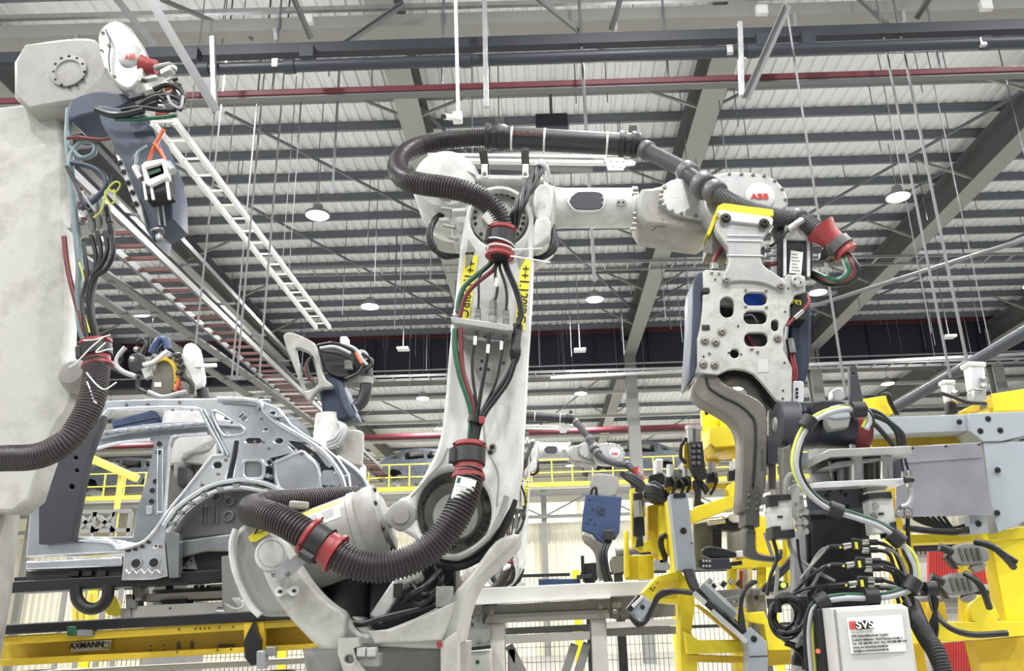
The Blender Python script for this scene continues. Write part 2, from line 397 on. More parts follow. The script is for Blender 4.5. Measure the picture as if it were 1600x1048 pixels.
# ---------------------------------------------------------------- high-bay lamps
ORD = ('first', 'second', 'third', 'fourth', 'fifth', 'sixth', 'seventh', 'eighth', 'ninth')
LX = (-17.6, -11.4, -4.8, 1.65, 8.05, 14.2); LY = (-6.3, -.6, 5.1, 10.76, 16.55, 22.3, 33.0, 38.8, 44.6, 50.4)
lamp0 = None
ldat = bpy.data.lights.new('highbay_light', 'AREA'); ldat.shape = 'DISK'; ldat.size = .5; ldat.energy = LAMP_POWER; ldat.color = (1, .995, .98)
lens_me = None
for j, Y in enumerate(LY):
    for i, X in enumerate(LX):
        if Y > 40 and i in (0, 5): continue
        row = 'out of view, %s row back' % ORD[2 - j] if j < 3 else 'in the %s row of lamps in view' % ORD[j - 3]
        t = thing('highbay_lamp', 'round high-bay lamp %s, %s from the left' % (row, ORD[i]), 'lamp', (X, Y, 10.1), 'high-bay lamps under the roof')
        if lamp0 is None:
            h = MB().lathe((X, Y, 10.1), (0, 0, 1), [(0, .27), (.06, .27), (.1, .2), (.16, .12), (.26, .1), (.28, .04)], 20).build('housing', 'galv', t)
            l = MB().lathe((X, Y, 10.1), (0, 0, 1), [(-.025, .2), (-.01, .24), (.002, .25)], 20).build('lens', 'lens', t)
            s = MB().cyl((X, Y, 10.36), (X, Y, 11.45), .012, 6).build('rod', 'galv', t); lamp0 = (V((X, Y, 10.1)), h, l, s)
        else:
            for q in lamp0[1:]: twin(q, ORIG[q.name] + V((X, Y, 10.1)) - lamp0[0], t)
        lo = bpy.data.objects.new('lamp_light', ldat); COL.objects.link(lo); lo.parent = t; lo.location = (0, 0, -.05)
# ================================================================ OVERHEAD STEEL AND SERVICES
def ibeam(a, b, w, h, t=.012):
    m_ = MB(); a, b = V(a), V(b); d = (b - a).normalized(); u = V((0, 0, 1)); 
    if abs(d.z) > .9: u = V((0, 1, 0))
    u = (u - d * u.dot(d)).normalized(); s = d.cross(u)
    m_.bar(a, b, t, h, s); m_.bar(a + u * (h / 2), b + u * (h / 2), w, t, s); m_.bar(a - u * (h / 2), b - u * (h / 2), w, t, s); return m_
cb = thing('crane_beam', 'dark blue-black square beam crossing the top of the hall', 'beam', P(800, 76, 9.0))
MB().bar(P(-120, 98, 9.0), P(1760, 37, 9.0), .13, .16, (0, 1, 0)).build('beam', 'pipe_dk', cb, .008)
for x in (290, 470, 1180, 1250): MB().bar(P(x, 76 - (x - 800) * .026, 8.9), P(x + 22, 75 - (x - 800) * .026, 8.9), .16, .19, (0, 1, 0)).build('splice_band', 'pipe_dk', cb, .006)
dp = thing('dark_pipe', 'thick dark round pipe below the dark square beam', 'pipe', P(800, 100, 8.8))
MB().cyl(P(305, 109, 8.8), P(1740, 60, 8.8), .075, 20).build('pipe', 'pipe_dk', dp)
for x in (312, 445, 720, 1165, 1530): MB().cyl(P(x, 109 - (x - 305) * .034, 8.8), P(x + 16, 108.4 - (x - 305) * .034, 8.8), .092, 20).build('coupling', 'pipe_dk', dp)
for x in (430, 1140, 1535): MB().box(P(x, 88 - (x - 800) * .03, 8.75), (.08, .06, .12)).build('hanger_clip', 'galv', dp, .006)
rp_ = thing('red_pipe', 'long dark red sprinkler main running across below the roof', 'pipe', P(800, 140, 9.4))
MB().bar(P(-100, 164, 9.4), P(1730, 106, 9.4), .1, .1, (0, 1, 0)).build('pipe', 'pipe_red', rp_, .02)
MB().bar(P(-100, 172, 9.4), P(1730, 114, 9.4), .12, .025, (0, 1, 0)).build('support_angle', 'strut', rp_)
for x in (425, 690, 1045, 1470): MB().cyl(P(x, 152 - (x - 300) * .032, 9.4), P(x + 3, 152 - (x - 300) * .032, 9.4) + V((0, 0, 2.05)), .016, 8).build('hanger', 'purlin', rp_)
# second red main far back
rp2 = thing('red_pipe', 'distant thin red sprinkler main above the yellow walkway', 'pipe', P(800, 680, 34))
MB().cyl(P(-100, 706, 34), P(1730, 645, 34), .13, 12).build('pipe', 'pipe_red', rp2)
# light grey duct at the very top
dk_ = thing('air_duct', 'broad light grey flat duct along the upper picture edge', 'duct', P(800, 40, 9.6))
MB().bar(P(-120, 66, 9.6), P(1750, 12, 9.6), .35, .2, (0, 1, 0)).build('duct', 'rafter', dk_, .01)
MB().bar(P(-120, 32, 9.5), P(1750, -20, 9.5), .06, .07, (0, 1, 0)).build('upper_angle', 'galv', dk_)
for x in (120, 270, 430, 760, 960, 1240, 1410): MB().bar(P(x, 50 - (x - 300) * .03, 9.4), P(x + 2, 68 - (x - 300) * .03, 9.4), .06, .05).build('bracket', 'galv', dk_)
for x in (480, 1190, 1540): MB().box(P(x, 24 - (x - 800) * .02, 9.2), (.16, .08, .14)).build('junction_box', 'white_pl', dk_, .01)
# diagonal hangers (angle steel)
HG = (('steel_strut', 'long grey steel strut hanging down left of the lit ladder', (230, 2), (333, 176), 7.6, .1), ('steel_strut', 'light grey steel strut hanging beside the bluish wrist, top right', (1225, 6), (1160, 152), 7.6, .1),
      ('steel_strut', 'short dark diagonal strut at the upper left edge', (170, -10), (238, 74), 8.7, .09), ('steel_strut', 'grey diagonal brace meeting the dark beam near the middle', (630, 4), (512, 84), 9.15, .08),
      ('steel_strut', 'thin grey brace above the second lamp from the left', (250, 0), (395, 62), 9.3, .06), ('steel_strut', 'grey vertical strut at the top between duct and beam', (452, -8), (482, 62), 8.7, .09),
      ('steel_strut', 'dark grey strut crossing the duct right of the white camera pole', (968, -8), (952, 46), 8.7, .08), ('steel_strut', 'dark strut above the beam toward the upper right', (1455, -10), (1430, 28), 8.7, .08),
      ('steel_strut', 'long thin brace left of the brightest upper lamp', (830, -8), (940, 80), 8.9, .06), ('steel_strut', 'thin brace under the duct at upper right', (1330, -12), (1410, 62), 8.9, .06))
for nm, lb, a, c, Y, w in HG:
    a, c = P(*a, Y), P(*c, Y + .3); d = (c - a).normalized()
    o = MB().bar(a, c, w, .012, (0, 1, 0)).bar(a + d.cross(V((0, 1, 0))) * w * .45, c + d.cross(V((0, 1, 0))) * w * .45, .012, w * .9, (0, 1, 0)).build(nm, 'strut', None, 0, 0, label=lb, cat='strut', group='steel struts under the roof')
for k, (x, y0, y1, lb) in enumerate(((332, 118, 160, 'short light post under the dark pipe, beside the long left strut'), (1156, 95, 150, 'short light post under the dark pipe, beside the right strut'), (757, 12, 168, 'grey vertical channel post crossing the dark pipe near the middle'))):
    MB().bar(P(x, y0 - (60 if k < 2 else 10), 8.66), P(x + 3, y1, 8.66), .06, .06).build('channel_post', 'galv', None, .004, 0, label=lb, cat='post')
# security camera on a white drop pole
sc_ = thing('security_camera', 'small white security camera on a thin white drop pole', 'camera', P(712, 183, 7.0))
MB().cyl(P(711, -30, 7.0), P(716, 178, 7.0), .018, 10).build('pole', 'white_pl', sc_)
MB().box(P(715, 184, 7.0), (.09, .09, .1)).build('bracket', 'white_pl', sc_, .012)
MB().cyl(P(713, 184, 7.0), P(694, 182, 6.85), .03, 14).build('body', 'white_pl', sc_); MB().cyl(P(698, 182, 6.88), P(692, 182, 6.83), .024, 14).build('lens', 'ink', sc_)
# white cable ladder running away on the left
def ladder(name, label, a, b, w, rail, step, ma, rung_ma, h=.06, rr=.012):
    t = thing(name, label, 'cable ladder', b); a, b = V(a), V(b); d = (b - a).normalized(); s = V((1, 0, 0)); s = (s - d * s.dot(d)).normalized()
    for q in (-1, 1): MB().bar(a + s * q * w / 2, b + s * q * w / 2, rail, h, s).build('side_rail', ma, t)
    L = (b - a).length; n = int(L / step); r0 = None
    for i in range(n + 1):
        c = a + d * step * i
        if r0 is None: r0 = MB().bar(c - s * w / 2, c + s * w / 2, rr * 2, rr * 2, d).build('rung', rung_ma, t)
        else: twin(r0, c, t)
    return t
def PZ(x, y, Z):
    d = ray(x, y); return CAMO + d * ((Z - EYE) / d.z)
ld = ladder('cable_ladder', 'bright white cable ladder hung below the roof on the left', PZ(255, 190, 7.2), PZ(505, 512, 7.2), .27, .05, .42, 'white_pl', 'white_pl', .08)
for x, y in ((290, 245), (325, 270), (352, 310), (452, 420), (440, 430)): MB().cyl(PZ(x, y, 7.2), PZ(x, y, 7.2) + V((0, 0, 4)), .008, 6).build('drop_rod', 'strut', ld)
t2 = ladder('cable_tray', 'dark reddish-brown wide cable tray descending behind the left robots', PZ(40, 236, 7.6), PZ(600, 745, 7.6), .62, .06, .5, 'strut', 'tray', .12, .03)
t3 = ladder('cable_tray', 'grey cable tray running alongside the brown tray', PZ(60, 380, 7.4), PZ(560, 720, 7.4), .7, .22, 1.6, 'strut', 'strut', .05, .04)
t4 = ladder('pipe_rack', 'pair of dark round-bar rails descending at far left', PZ(120, 230, 8.4), PZ(520, 640, 8.4), .5, .1, 2.2, 'black_st', 'purlin', .1, .02)
for k, (x, Y) in enumerate(((370, 10), (405, 10), (362, 12), (300, 11))): MB().cyl(P(x, 590, Y), V((P(x, 590, Y).x, Y, ROOF - .1)), .014, 8).build('drop_rod', 'strut', t3)
# horizontal cable trays crossing the middle of the roof
for (y0, y1, Y, lb) in ((425, 400, 20.5, 'thin horizontal cable tray below the roof, level with the gun plate'), (596, 560, 27, 'horizontal ladder tray just under the dark girder')):
    a, b = P(420, y0, Y), P(1700, y1, Y); t = thing('cable_tray', lb, 'cable tray', a)
    for q in (-1, 1): MB().bar(a + V((0, q * .25, 0)), b + V((0, q * .25, 0)), .03, .08, (0, 1, 0)).build('side_rail', 'galv', t)
    r0 = None; d = (b - a).normalized()
    for i in range(int((b - a).length / .6)):
        c = a + d * .6 * i
        if r0 is None: r0 = MB().box(c, (.04, .5, .04)).build('rung', 'galv', t)
        else: twin(r0, c, t)
    for i in range(9):
        c = a + d * (1 + i * 2.2); MB().cyl(c, c + V((0, 0, ROOF - .3 - c.z)), .009, 6).build('drop_rod', 'strut', t)
# drop rods / pendants with unlit small fittings
for (x, y, Y, lb) in ((906, 547, 24, 'small unlit pendant fitting above the second robot'), (630, 545, 24, 'small unlit pendant fitting left of the white arm'), (1483, 526, 24, 'small unlit pendant fitting at right below the girder')):
    t = thing('pendant_fitting', lb, 'lamp', P(x, y, Y)); MB().box(P(x, y, Y), (.36, .3, .08)).build('body', 'white_pl', t, .02); MB().cyl(P(x, y, Y), P(x, y, Y) + V((0, 0, 3.6)), .015, 6).build('rod', 'galv', t)
for k, (xa, ya, xb, yb, Y, r, lb) in enumerate(((1292, 440, 1322, 620, 8, .014, 'long grey drop tube right of the blue weld gun cover'), (1455, 405, 1485, 590, 9, .016, 'left of two grey drop tubes at the right'), (1475, 390, 1512, 570, 9, .018, 'right of two grey drop tubes at the right'), (913, 350, 929, 440, 9, .02, 'pale drop tube below the robot forearm'), (1430, 380, 1455, 520, 12, .009, 'thin drop wire left of the two grey drop tubes'), (1525, 390, 1548, 545, 12, .009, 'thin drop wire right of the two grey drop tubes'))):
    MB().cyl(P(xb, yb, Y), V((P(xb, yb, Y).x, Y, ROOF - .1)), r, 8).build('drop_tube', 'strut', None, label=lb, cat='tube')
rv = thing('roof_unit', 'dark square box under the roof above the black sleeve', 'box', P(862, 200, 14)); MB().box(P(862, 196, 14), (.62, .4, .3)).build('body', 'pipe_dk', rv, .02); MB().cyl(P(862, 196, 14), V((P(862, 196, 14).x, 14, ROOF - .1)), .03, 8).build('hanger', 'strut', rv)
# dark pipe slanting down at the right
MB().cyl(P(1620, 508, 12), P(1385, 645, 17), .1, 12).build('slanting_pipe', 'pipe_dk', None, label='dark pipe slanting down behind the silver motors, far right', cat='pipe')
MB().cyl(P(1640, 362, 13.5), P(1245, 486, 19), .045, 12).build('slanting_pipe', 'strut', None, label='grey pipe slanting under the roof at the right', cat='pipe')
MB().bar(P(860, 590, 26), P(1700, 548, 26), .12, .09).build('rail_line', 'galv', None, label='pale horizontal rail line behind the weld gun', cat='rail')
# ================================================================ MAIN ROBOT
def sc4(l, ox, oy, s): return [(ox + x / s, oy + y / s) for x, y in l]
def clamp(parent, c, axis, R, L, band='blackp', red='red', n=24):
    """flanged red hose clamp with black strap; axis points along the hose"""
    axis = V(axis).normalized(); h = L / 2
    r = MB().lathe(c, axis, [(-h, R * .78), (-h, R * 1.22), (-h + .1 * L, R * 1.22), (-h + .16 * L, R), (h - .16 * L, R), (h - .1 * L, R * 1.2), (h, R * 1.2), (h, R * .78)], n).build('hose_clamp', red, parent, 0, 30)
    b = MB().lathe(c - axis * .1 * L, axis, [(-.24 * L, R * .99), (-.24 * L, R * 1.18), (.2 * L, R * 1.18), (.2 * L, R * .99)], n)
    MB().lathe(c, axis, [(-h - .002, R * .74), (h + .002, R * .74)], n).build('dark_core', 'ink', r)  # black plug stands for the dark inside of the clamp
    x, y, _ = frame_of(axis); side = V((-1, -.5, 0)); side = (side - axis * side.dot(axis)).normalized()
    b.bar(c - axis * .1 * L + side * R * 1.0, c - axis * .1 * L + side * R * 1.5, L * .42, R * .5, axis)
    b.build('strap', band, r, .002, 30)
    for k in range(3):
        a = k * 2.1 + .5; q = (x * math.cos(a) + y * math.sin(a)) * R * 1.25
        bolt(V(c) + q - axis * (h - .05 * L), axis, R * .12, r, ma='bolt_dk', washer=False)
    return r
rob = thing('industrial_robot', 'large white six-axis robot in the centre with a looping brown hose', 'robot', P(600, 1040, 3.3) * 1.0)
YF = 3.16
# ---- lower arm (link) with the recess for the axis-two gearbox
link = [(742, 304), (757, 294), (780, 289), (803, 294), (822, 309), (833, 332), (834, 360), (832, 400), (829, 470), (826, 512), (824, 537), (820, 620), (816, 680), (815, 720), (810, 748), (799, 788), (788, 806), (778, 825),
        (760, 845), (737, 861), (714, 872), (690, 871), (664, 860), (646, 838), (625, 828), (611, 818), (607, 806), (611, 792), (623, 779), (640, 773), (657, 752), (666, 735), (680, 709), (689, 680), (696, 622), (702, 537), (710, 477), (718, 391), (724, 350), (731, 321)]
arm = plate('lower_arm', chaikin(link), [circ(708, 799, 60, 66, 40), circ(780, 340, 46, 45, 36)], YF, .27, 'robot', rob, .014, 50)
gb = MB().lathe(P(708, 799, 3.2) + V((0, .02, 0)), FR, [(-.2, .172), (0, .172), (.004, .168), (.005, .118), (.016, .11), (.018, .04)], 40).build('gearbox_cover', 'robot_dk', rob)
for x, y in ((278, 550), (305, 505), (330, 465), (365, 433), (403, 410), (290, 710), (312, 755), (463, 838), (425, 838), (578, 815), (620, 790), (652, 757), (680, 715), (700, 672), (709, 625), (665, 470), (690, 512)):
    pbolt(600 + x / 4.367, 660 + y / 4.367, 3.213, 3.4, gb, ma='bolt_dk')
MB().lathe(P(712, 806, 3.204), FR, [(0, .088), (.012, .084), (.014, .02)], 32).build('hub_disc', 'grey_st', gb)
# light seal rim and black seal under the disc
MB().tube(spline([P(x, y, 3.13) for x, y in ((660, 853), (690, 868), (716, 869), (742, 856), (764, 836), (782, 806), (792, 775))]), .011, 8).build('seal_rim', 'robot_gr', rob)
MB().tube(spline([P(x, y, 3.2) for x, y in ((676, 877), (712, 884), (745, 872), (772, 848), (792, 815), (802, 780))]), .018, 8).build('seal', 'rubber', rob)
# ear of the balancer rod
ear = MB().lathe(P(627, 805, YF), FR, [(-.05, .055), (0, .055), (.004, .05), (.005, .034), (.014, .032), (.016, .012)], 28).build('balancer_pin', 'robot_gr', rob)
for x, y in ((626, 792), (627, 817)): pbolt(x, y, 3.15, 1.6, ear, ma='bolt_dk', washer=False)
# ---- axis-three gear with bolt circle
g3 = MB().lathe(P(780, 340, 3.21), FR, [(-.15, .123), (0, .123), (.003, .11), (.004, .07), (.02, .062), (.022, .03)], 40).build('elbow_gear_cover', 'robot_gr', rob)
for k in range(26):
    if k % 6 == 5: continue
    a = 2 * math.pi * k / 26; pbolt(780 + 38 * math.cos(a), 340 + 38 * math.sin(a), 3.205, 2.0, g3, ma='bolt_dk', washer=True)
# ---- elbow housing, motor, cast ribs
elbow = chaikin([(700, 300), (712, 276), (738, 270), (747, 271), (800, 273), (841, 276), (856, 281), (868, 293), (868, 358), (860, 366), (845, 380), (828, 388), (725, 392), (706, 380)])
plate('elbow_housing', elbow, [], 3.26, .3, 'robot_mid', rob, .03, 60)
mot = MB().lathe(P(706, 325, 3.52), FR, [(-.12, .1), (-.1, .13), (.02, .15), (.24, .152), (.285, .135), (.295, .1), (.3, .095), (.302, .04)], 32).build('elbow_motor', 'robot', rob, 0, 40)
for k, (x, y) in enumerate(((694, 320), (694, 345))):
    MB().box(P(x, y, 3.25), (.045, .03, .022)).build('rib', 'robot', mot, .006)
MB().box(P(718, 332, 3.2), (.06, .05, .02)).build('lug', 'robot', rob, .006)
plate('elbow_block', [(838, 341), (856, 338), (861, 346), (860, 366), (846, 380), (832, 388), (830, 360)], [], 3.17, .1, 'robot', rob, .008)
top = plate('rail_mount', [(744, 272), (846, 275), (850, 281), (744, 279)], [], 3.2, .12, 'robot', rob, .003)
plate('elbow_shield', chaikin([(832, 300), (846, 284), (858, 286), (864, 300), (862, 340), (850, 350), (836, 345)]), [], 3.2, .05, 'robot', rob, .01)
for x, y in ((848, 287), (859, 287)): pbolt(x, y, 3.19, 1.5, rob, ma='bolt_dk', washer=False)
# ---- upper arm tube
A0, A1 = P(850, 325, 3.38), P(993, 325, 3.38)
ua = MB().lathe(A0, A1 - A0, [(-.05, .1), (0, .102), (.03, .102), (.045, .094), (.1, .09), ((A1 - A0).length - .02, .09), ((A1 - A0).length - .015, .097), ((A1 - A0).length + .005, .097)], 40).build('upper_arm', 'robot', rob, 0, 40)
cov = chaikin([(888, 312), (898, 302), (904, 299), (934, 299), (942, 303), (944, 312), (942, 322), (935, 327), (902, 327), (895, 323)])
cv = plate('cover_frame', [(914 + (x - 915) * 1.1, 313 + (y - 313) * 1.14) for x, y in cov], [], 3.283, .02, 'alu_b', rob, .003)
plate('cover_plate', cov, [], 3.278, .012, 'dk', cv, .002)
for x, y in ((891, 312), (941, 309), (941, 317)): pbolt(x, y, 3.278, 1.6, cv, washer=False)
sl = plate('sensor_recess', rrect(963, 311, 979, 321, 5), [], 3.284, .01, 'robot_gr', rob, .002)
for x in (967, 974): pbolt(x, 316, 3.283, 1.8, sl, ma='bolt_dk', washer=False)
for x, y in ((993, 296), (992, 303), (993, 334), (993, 342), (992, 350), (989, 358)): MB().cyl(P(x - 4, y, 3.29), P(x + 4, y, 3.29), .008, 10).build('flange_bolt', 'bolt', rob)
# ---- wrist
wr = chaikin([(995, 293), (1028, 291), (1046, 280), (1072, 274), (1102, 276), (1120, 300), (1120, 330), (1110, 366), (1072, 362), (1036, 355), (996, 350)])
plate('wrist_housing', wr, [], 3.25, .24, 'robot_gr', rob, .022, 60)
fl = plate('wrist_flange', chaikin([(1030, 306), (1036, 288), (1052, 279), (1075, 276), (1118, 300), (1122, 346), (1085, 342), (1050, 334), (1036, 322)]), [], 3.225, .05, 'alu', rob, .006)
for x, y in ((990, 507), (968, 537), (963, 577), (968, 612), (988, 650), (1047, 692), (1122, 710), (1232, 733), (1340, 755)): pbolt(840 + x / 4.99, 190 + y / 4.99, 3.222, 2.6, fl)
wc = plate('wrist_cover', chaikin([(1108, 273), (1140, 268), (1178, 268), (1206, 275), (1224, 291), (1233, 312), (1227, 332), (1205, 346), (1160, 350), (1120, 346), (1102, 330), (1098, 295)]), [], 3.12, .16, 'alu', rob, .01, 60)
for x, y in ((380, 195), (470, 197), (557, 203), (640, 210), (720, 247), (775, 310), (798, 388), (785, 455)): pbolt(1060 + x / 4.763, 230 + y / 4.763, 3.118, 2.4, wc)
dd = MB().lathe(P(1187, 306.6, 3.118), FR, [(-.004, .062), (.004, .062), (.006, .058), (.007, .01)], 36).build('badge_disc', 'robot', wc)
text('badge_lettering', 'ABB', P(1187, 307, 3.108), (1, 0, -.03), (.03, 0, 1), .026, 'ink_red', dd, bold=.03, sx=1.15)
# ---- balancer (spring cylinder) and its housings
ad = (P(590, 820, 3.36) - P(430, 880, 3.36)).normalized(); B0 = P(590, 820, 3.36)
bal = MB().lathe(B0, ad, [(-.52, .1), (-.52, .145), (-.46, .152), (-.08, .152), (-.075, .158), (-.05, .158), (-.045, .15), (-.01, .158), (.03, .158), (.035, .12), (.045, .11)], 44).build('balancer_cylinder', 'robot_gr', rob, 0, 35)
MB().cyl(B0 + ad * .04, B0 + ad * .09, .03, 16).build('balancer_rod', 'steel', bal)
for k in range(8):
    a = k * math.pi / 4 + .3; x, y, _ = frame_of(ad); bolt(B0 + ad * .036 + (x * math.cos(a) + y * math.sin(a)) * .135, ad, .008, bal, ma='bolt_dk')
# sticker on the balancer: curved patch following the cylinder
def patch(c, ax, R, a0, a1, h0, h1, ma, name, parent, up0, n=10):
    ax = V(ax).normalized(); u = (V(up0) - ax * V(up0).dot(ax)).normalized(); w = ax.cross(u); b = MB(); k = len(b.v)
    for i in range(n + 1):
        a = a0 + (a1 - a0) * i / n; q = u * math.cos(a) + w * math.sin(a)
        b.v += [V(c) + ax * h0 + q * R, V(c) + ax * h1 + q * R]
    for i in range(n): b.f.append([2 * i, 2 * i + 2, 2 * i + 3, 2 * i + 1])
    return b.build(name, ma, parent, 0, 60)
sgn = -1 if ad.cross(V((0, 0, 1))).y < 0 else 1
sgn = 1 if (ad.cross((V((0, 0, 1)) - ad * ad.z).normalized())).y < 0 else -1
patch(B0, ad, .1535, sgn * .5, sgn * .72, -.33, -.1, 'sticker', 'warning_strip', bal, (0, 0, 1))
patch(B0, ad, .1535, sgn * .75, sgn * 1.2, -.33, -.1, 'paper', 'rating_plate', bal, (0, 0, 1))
for h in (-.3, -.235, -.17): patch(B0, ad, .154, sgn * .82, sgn * 1.12, h, h + .045, 'ink_gr', 'pictogram', bal, (0, 0, 1), 4)
MB().bar(P(452, 788, 3.3), P(482, 790, 3.3), .03, .03).build('lifting_lug', 'robot_gr', bal, .008)
# left housing (dish) and front bracket
plate('balancer_housing', chaikin([(362, 852), (367, 828), (384, 815), (404, 814), (428, 826), (444, 850), (452, 880), (470, 925), (478, 950), (430, 964), (404, 962), (388, 940), (373, 908), (364, 880)], 2), [], 3.12, .42, 'robot_gr', rob, .02, 60)
MB().tube(spline([P(x, y, 3.1) for x, y in ((368, 826), (362, 850), (365, 882), (376, 915), (392, 946), (406, 961))]), .012, 8).build('housing_rim', 'robot', rob)
br = plate('balancer_bracket', chaikin([(402, 866), (406, 848), (419, 838), (434, 841), (446, 852), (455, 868), (462, 880), (481, 908), (498, 928), (516, 944), (537, 957), (538, 972), (534, 1014), (506, 1014), (490, 1006), (470, 985), (452, 966), (436, 944), (420, 918), (406, 886)]), [], 3.03, .1, 'robot_mid', rob, .012, 60)
MB().lathe(P(424, 865, 3.03), FR, [(-.01, .058), (.004, .058), (.007, .053), (.008, .02)], 36).build('end_cap', 'robot', br)
MB().tube([P(424 + 21 * math.cos(a), 865 + 21 * math.sin(a), 3.024) for a in [i * math.pi / 18 for i in range(37)]], .0022, 6).build('cap_groove', 'robot_gr', br)
dog = MB()
for x, y in ((439, 924), (460, 923)): dog.lathe(P(x, y, 3.03), FR, [(0, .016), (.02, .016), (.02, .006), (.008, .005)], 18)
for x, y in ((439, 924), (460, 923)): pbolt(x, y, 3.008, 2.2, br, ma='ink', washer=False)  # black heads stand for the dark holes of the fittings
dog.bar(P(439, 924, 3.022), P(460, 923, 3.022), .012, .014, (0, 1, 0)); dog.build('grease_fittings', 'white_pl', br)
wt = plate('warning_triangle', [(388, 838), (404, 824), (421, 828), (418, 834), (400, 846), (391, 846)], [], 3.105, .003, 'sticker', rob)
plate('triangle_mark', [(396, 835), (404, 821), (418, 828)], [[(400, 833), (405, 825), (412, 828.5)]], 3.098, .002, 'ink', wt)
# clamp bracket plate of the lower hose
cb = plate('clamp_bracket', [(425, 893), (428, 900), (448, 902), (456, 898), (484, 872), (472, 860)], [], 2.96, .008, 'galv', rob, .001)
for x, y in ((428, 897), (449, 897)): pbolt(x, y, 2.958, 2.8, cb)
MB().cyl(P(438, 897, 3.03), P(438, 897, 2.96), .02, 12).build('standoff', 'galv', cb)
# ---- swivel casting and base
sw = plate('swivel_casting', chaikin([(536, 962), (546, 967), (558, 988), (578, 991), (610, 981), (660, 961), (700, 938), (714, 920), (740, 890), (770, 848), (786, 838), (812, 832), (808, 848), (790, 866), (748, 905), (734, 930), (722, 968), (716, 1012), (690, 1014), (585, 1010), (556, 1012), (534, 1012)]), [], 3.1, .36, 'robot_mid', rob, .014, 60)
plate('swivel_rib', [(575, 986), (585, 1006), (690, 1000), (700, 975), (712, 938), (660, 963), (612, 982)], [], 3.07, .04, 'robot_mid', rob, .008)
plate('base_foot', [(527, 996), (560, 996), (561, 1010), (552, 1013), (556, 1030), (580, 1062), (540, 1062), (527, 1020)], [rrect(538, 1023, 553, 1036, 6)], 3.02, .06, 'robot_mid', rob, .006)
plate('base_post', [(688, 1002), (714, 985), (714, 1065), (688, 1065)], [], 3.08, .12, 'robot_mid', rob, .006)
plate('base_drum', [(470, 1014), (720, 1006), (716, 1066), (480, 1066)], [], 3.22, .5, 'robot_gr', rob, .02)
for x in (566, 582): MB().box(P(x, 1018, 3.05), (.03, .05, .03)).build('end_stop', 'white_st', rob, .004)
MB().box(P(578, 1030, 3.08), (.08, .08, .045)).build('stop_block', 'robot_gr', rob, .005)
MB().lathe(P(687, 1007, 3.066), FR, [(0, .011), (.002, .011)], 18).build('red_sticker', 'red', rob)
# axis-one motor and dark internals seen through the casting
MB().lathe(P(552, 968, 3.55), (0, 0, 1), [(0, .13), (.02, .14), (.3, .14), (.32, .1)], 28).build('axis_motor', 'black_st', rob)
MB().box(P(650, 925, 3.5), (.34, .2, .3)).build('gear_case', 'black_st', rob, .02)
MB().box(P(695, 932, 3.1), (.06, .04, .07)).build('switch_box', 'robot_gr', rob, .004)
st = MB().bar(P(632, 900, 3.2), P(586, 968, 3.16), .035, .05).build('support_strut', 'alu', rob, .006)
MB().box(P(622, 922, 3.16), (.03, .03, .05)).build('slot_block', 'bolt_dk', st, .003)
MB().lathe(P(636, 905, 3.2), (1, 0, .4), [(-.03, .03), (.05, .03), (.06, .02)], 18).build('strut_head', 'alu', st)
for k, pts in enumerate((((640, 905, 3.2), (655, 925, 3.15), (675, 928, 3.15), (690, 905, 3.15), (680, 885, 3.2)), ((632, 935, 3.2), (655, 945, 3.12), (680, 930, 3.12), (694, 915, 3.14)), ((628, 940, 3.22), (640, 930, 3.12), (665, 915, 3.1), (688, 890, 3.15)), ((540, 960, 3.2), (560, 975, 3.12), (600, 965, 3.12), (640, 955, 3.12), (690, 942, 3.12)))):
    cable('motor_cable', pts, .011, 'cable', rob)
# ---- lower hose
hp = hosep([(734, 738, 2.98), (728, 770, 2.95), (713, 806, 2.93), (688, 842, 2.92), (652, 870, 2.91), (610, 884, 2.9), (570, 885, 2.89), (537, 873, 2.88), (505, 852, 2.88)])
MB().corr(hp, .052, .0125).build('hose', 'hose', rob, 0, 36)
hp = hosep([(505, 852, 2.88), (474, 832, 2.88), (445, 815, 2.9), (415, 804, 2.95), (394, 799, 3.06), (398, 792, 3.22), (432, 786, 3.34), (475, 783, 3.45), (512, 780, 3.55), (560, 778, 3.66)])
MB().corr(hp, .052, .0125).build('hose', 'hose', rob, 0, 36)
clamp(rob, P(504, 851, 2.88), P(530, 868, 2.88) - P(478, 835, 2.88), .056, .12)
clamp(rob, P(733, 721, 2.99), P(733, 745, 2.98) - P(735, 695, 3.0), .05, .13)
lb = patch(P(724, 764, 2.95), P(720, 778, 2.95) - P(727, 752, 2.95), .0535, -.9, .55, -.035, .045, 'paper', 'hose_label', rob, (0, -1, 0))
patch(P(724, 764, 2.95), P(720, 778, 2.95) - P(727, 752, 2.95), .054, .2, .45, -.03, -.01, 'green_hose', 'emblem', lb, (0, -1, 0))
for i in range(5): patch(P(724, 764, 2.95), P(720, 778, 2.95) - P(727, 752, 2.95), .054, -.75, .1 if i % 2 else .35, -.002 + i * .008, .001 + i * .008, 'ink_gr', 'print_line', lb, (0, -1, 0), 5)
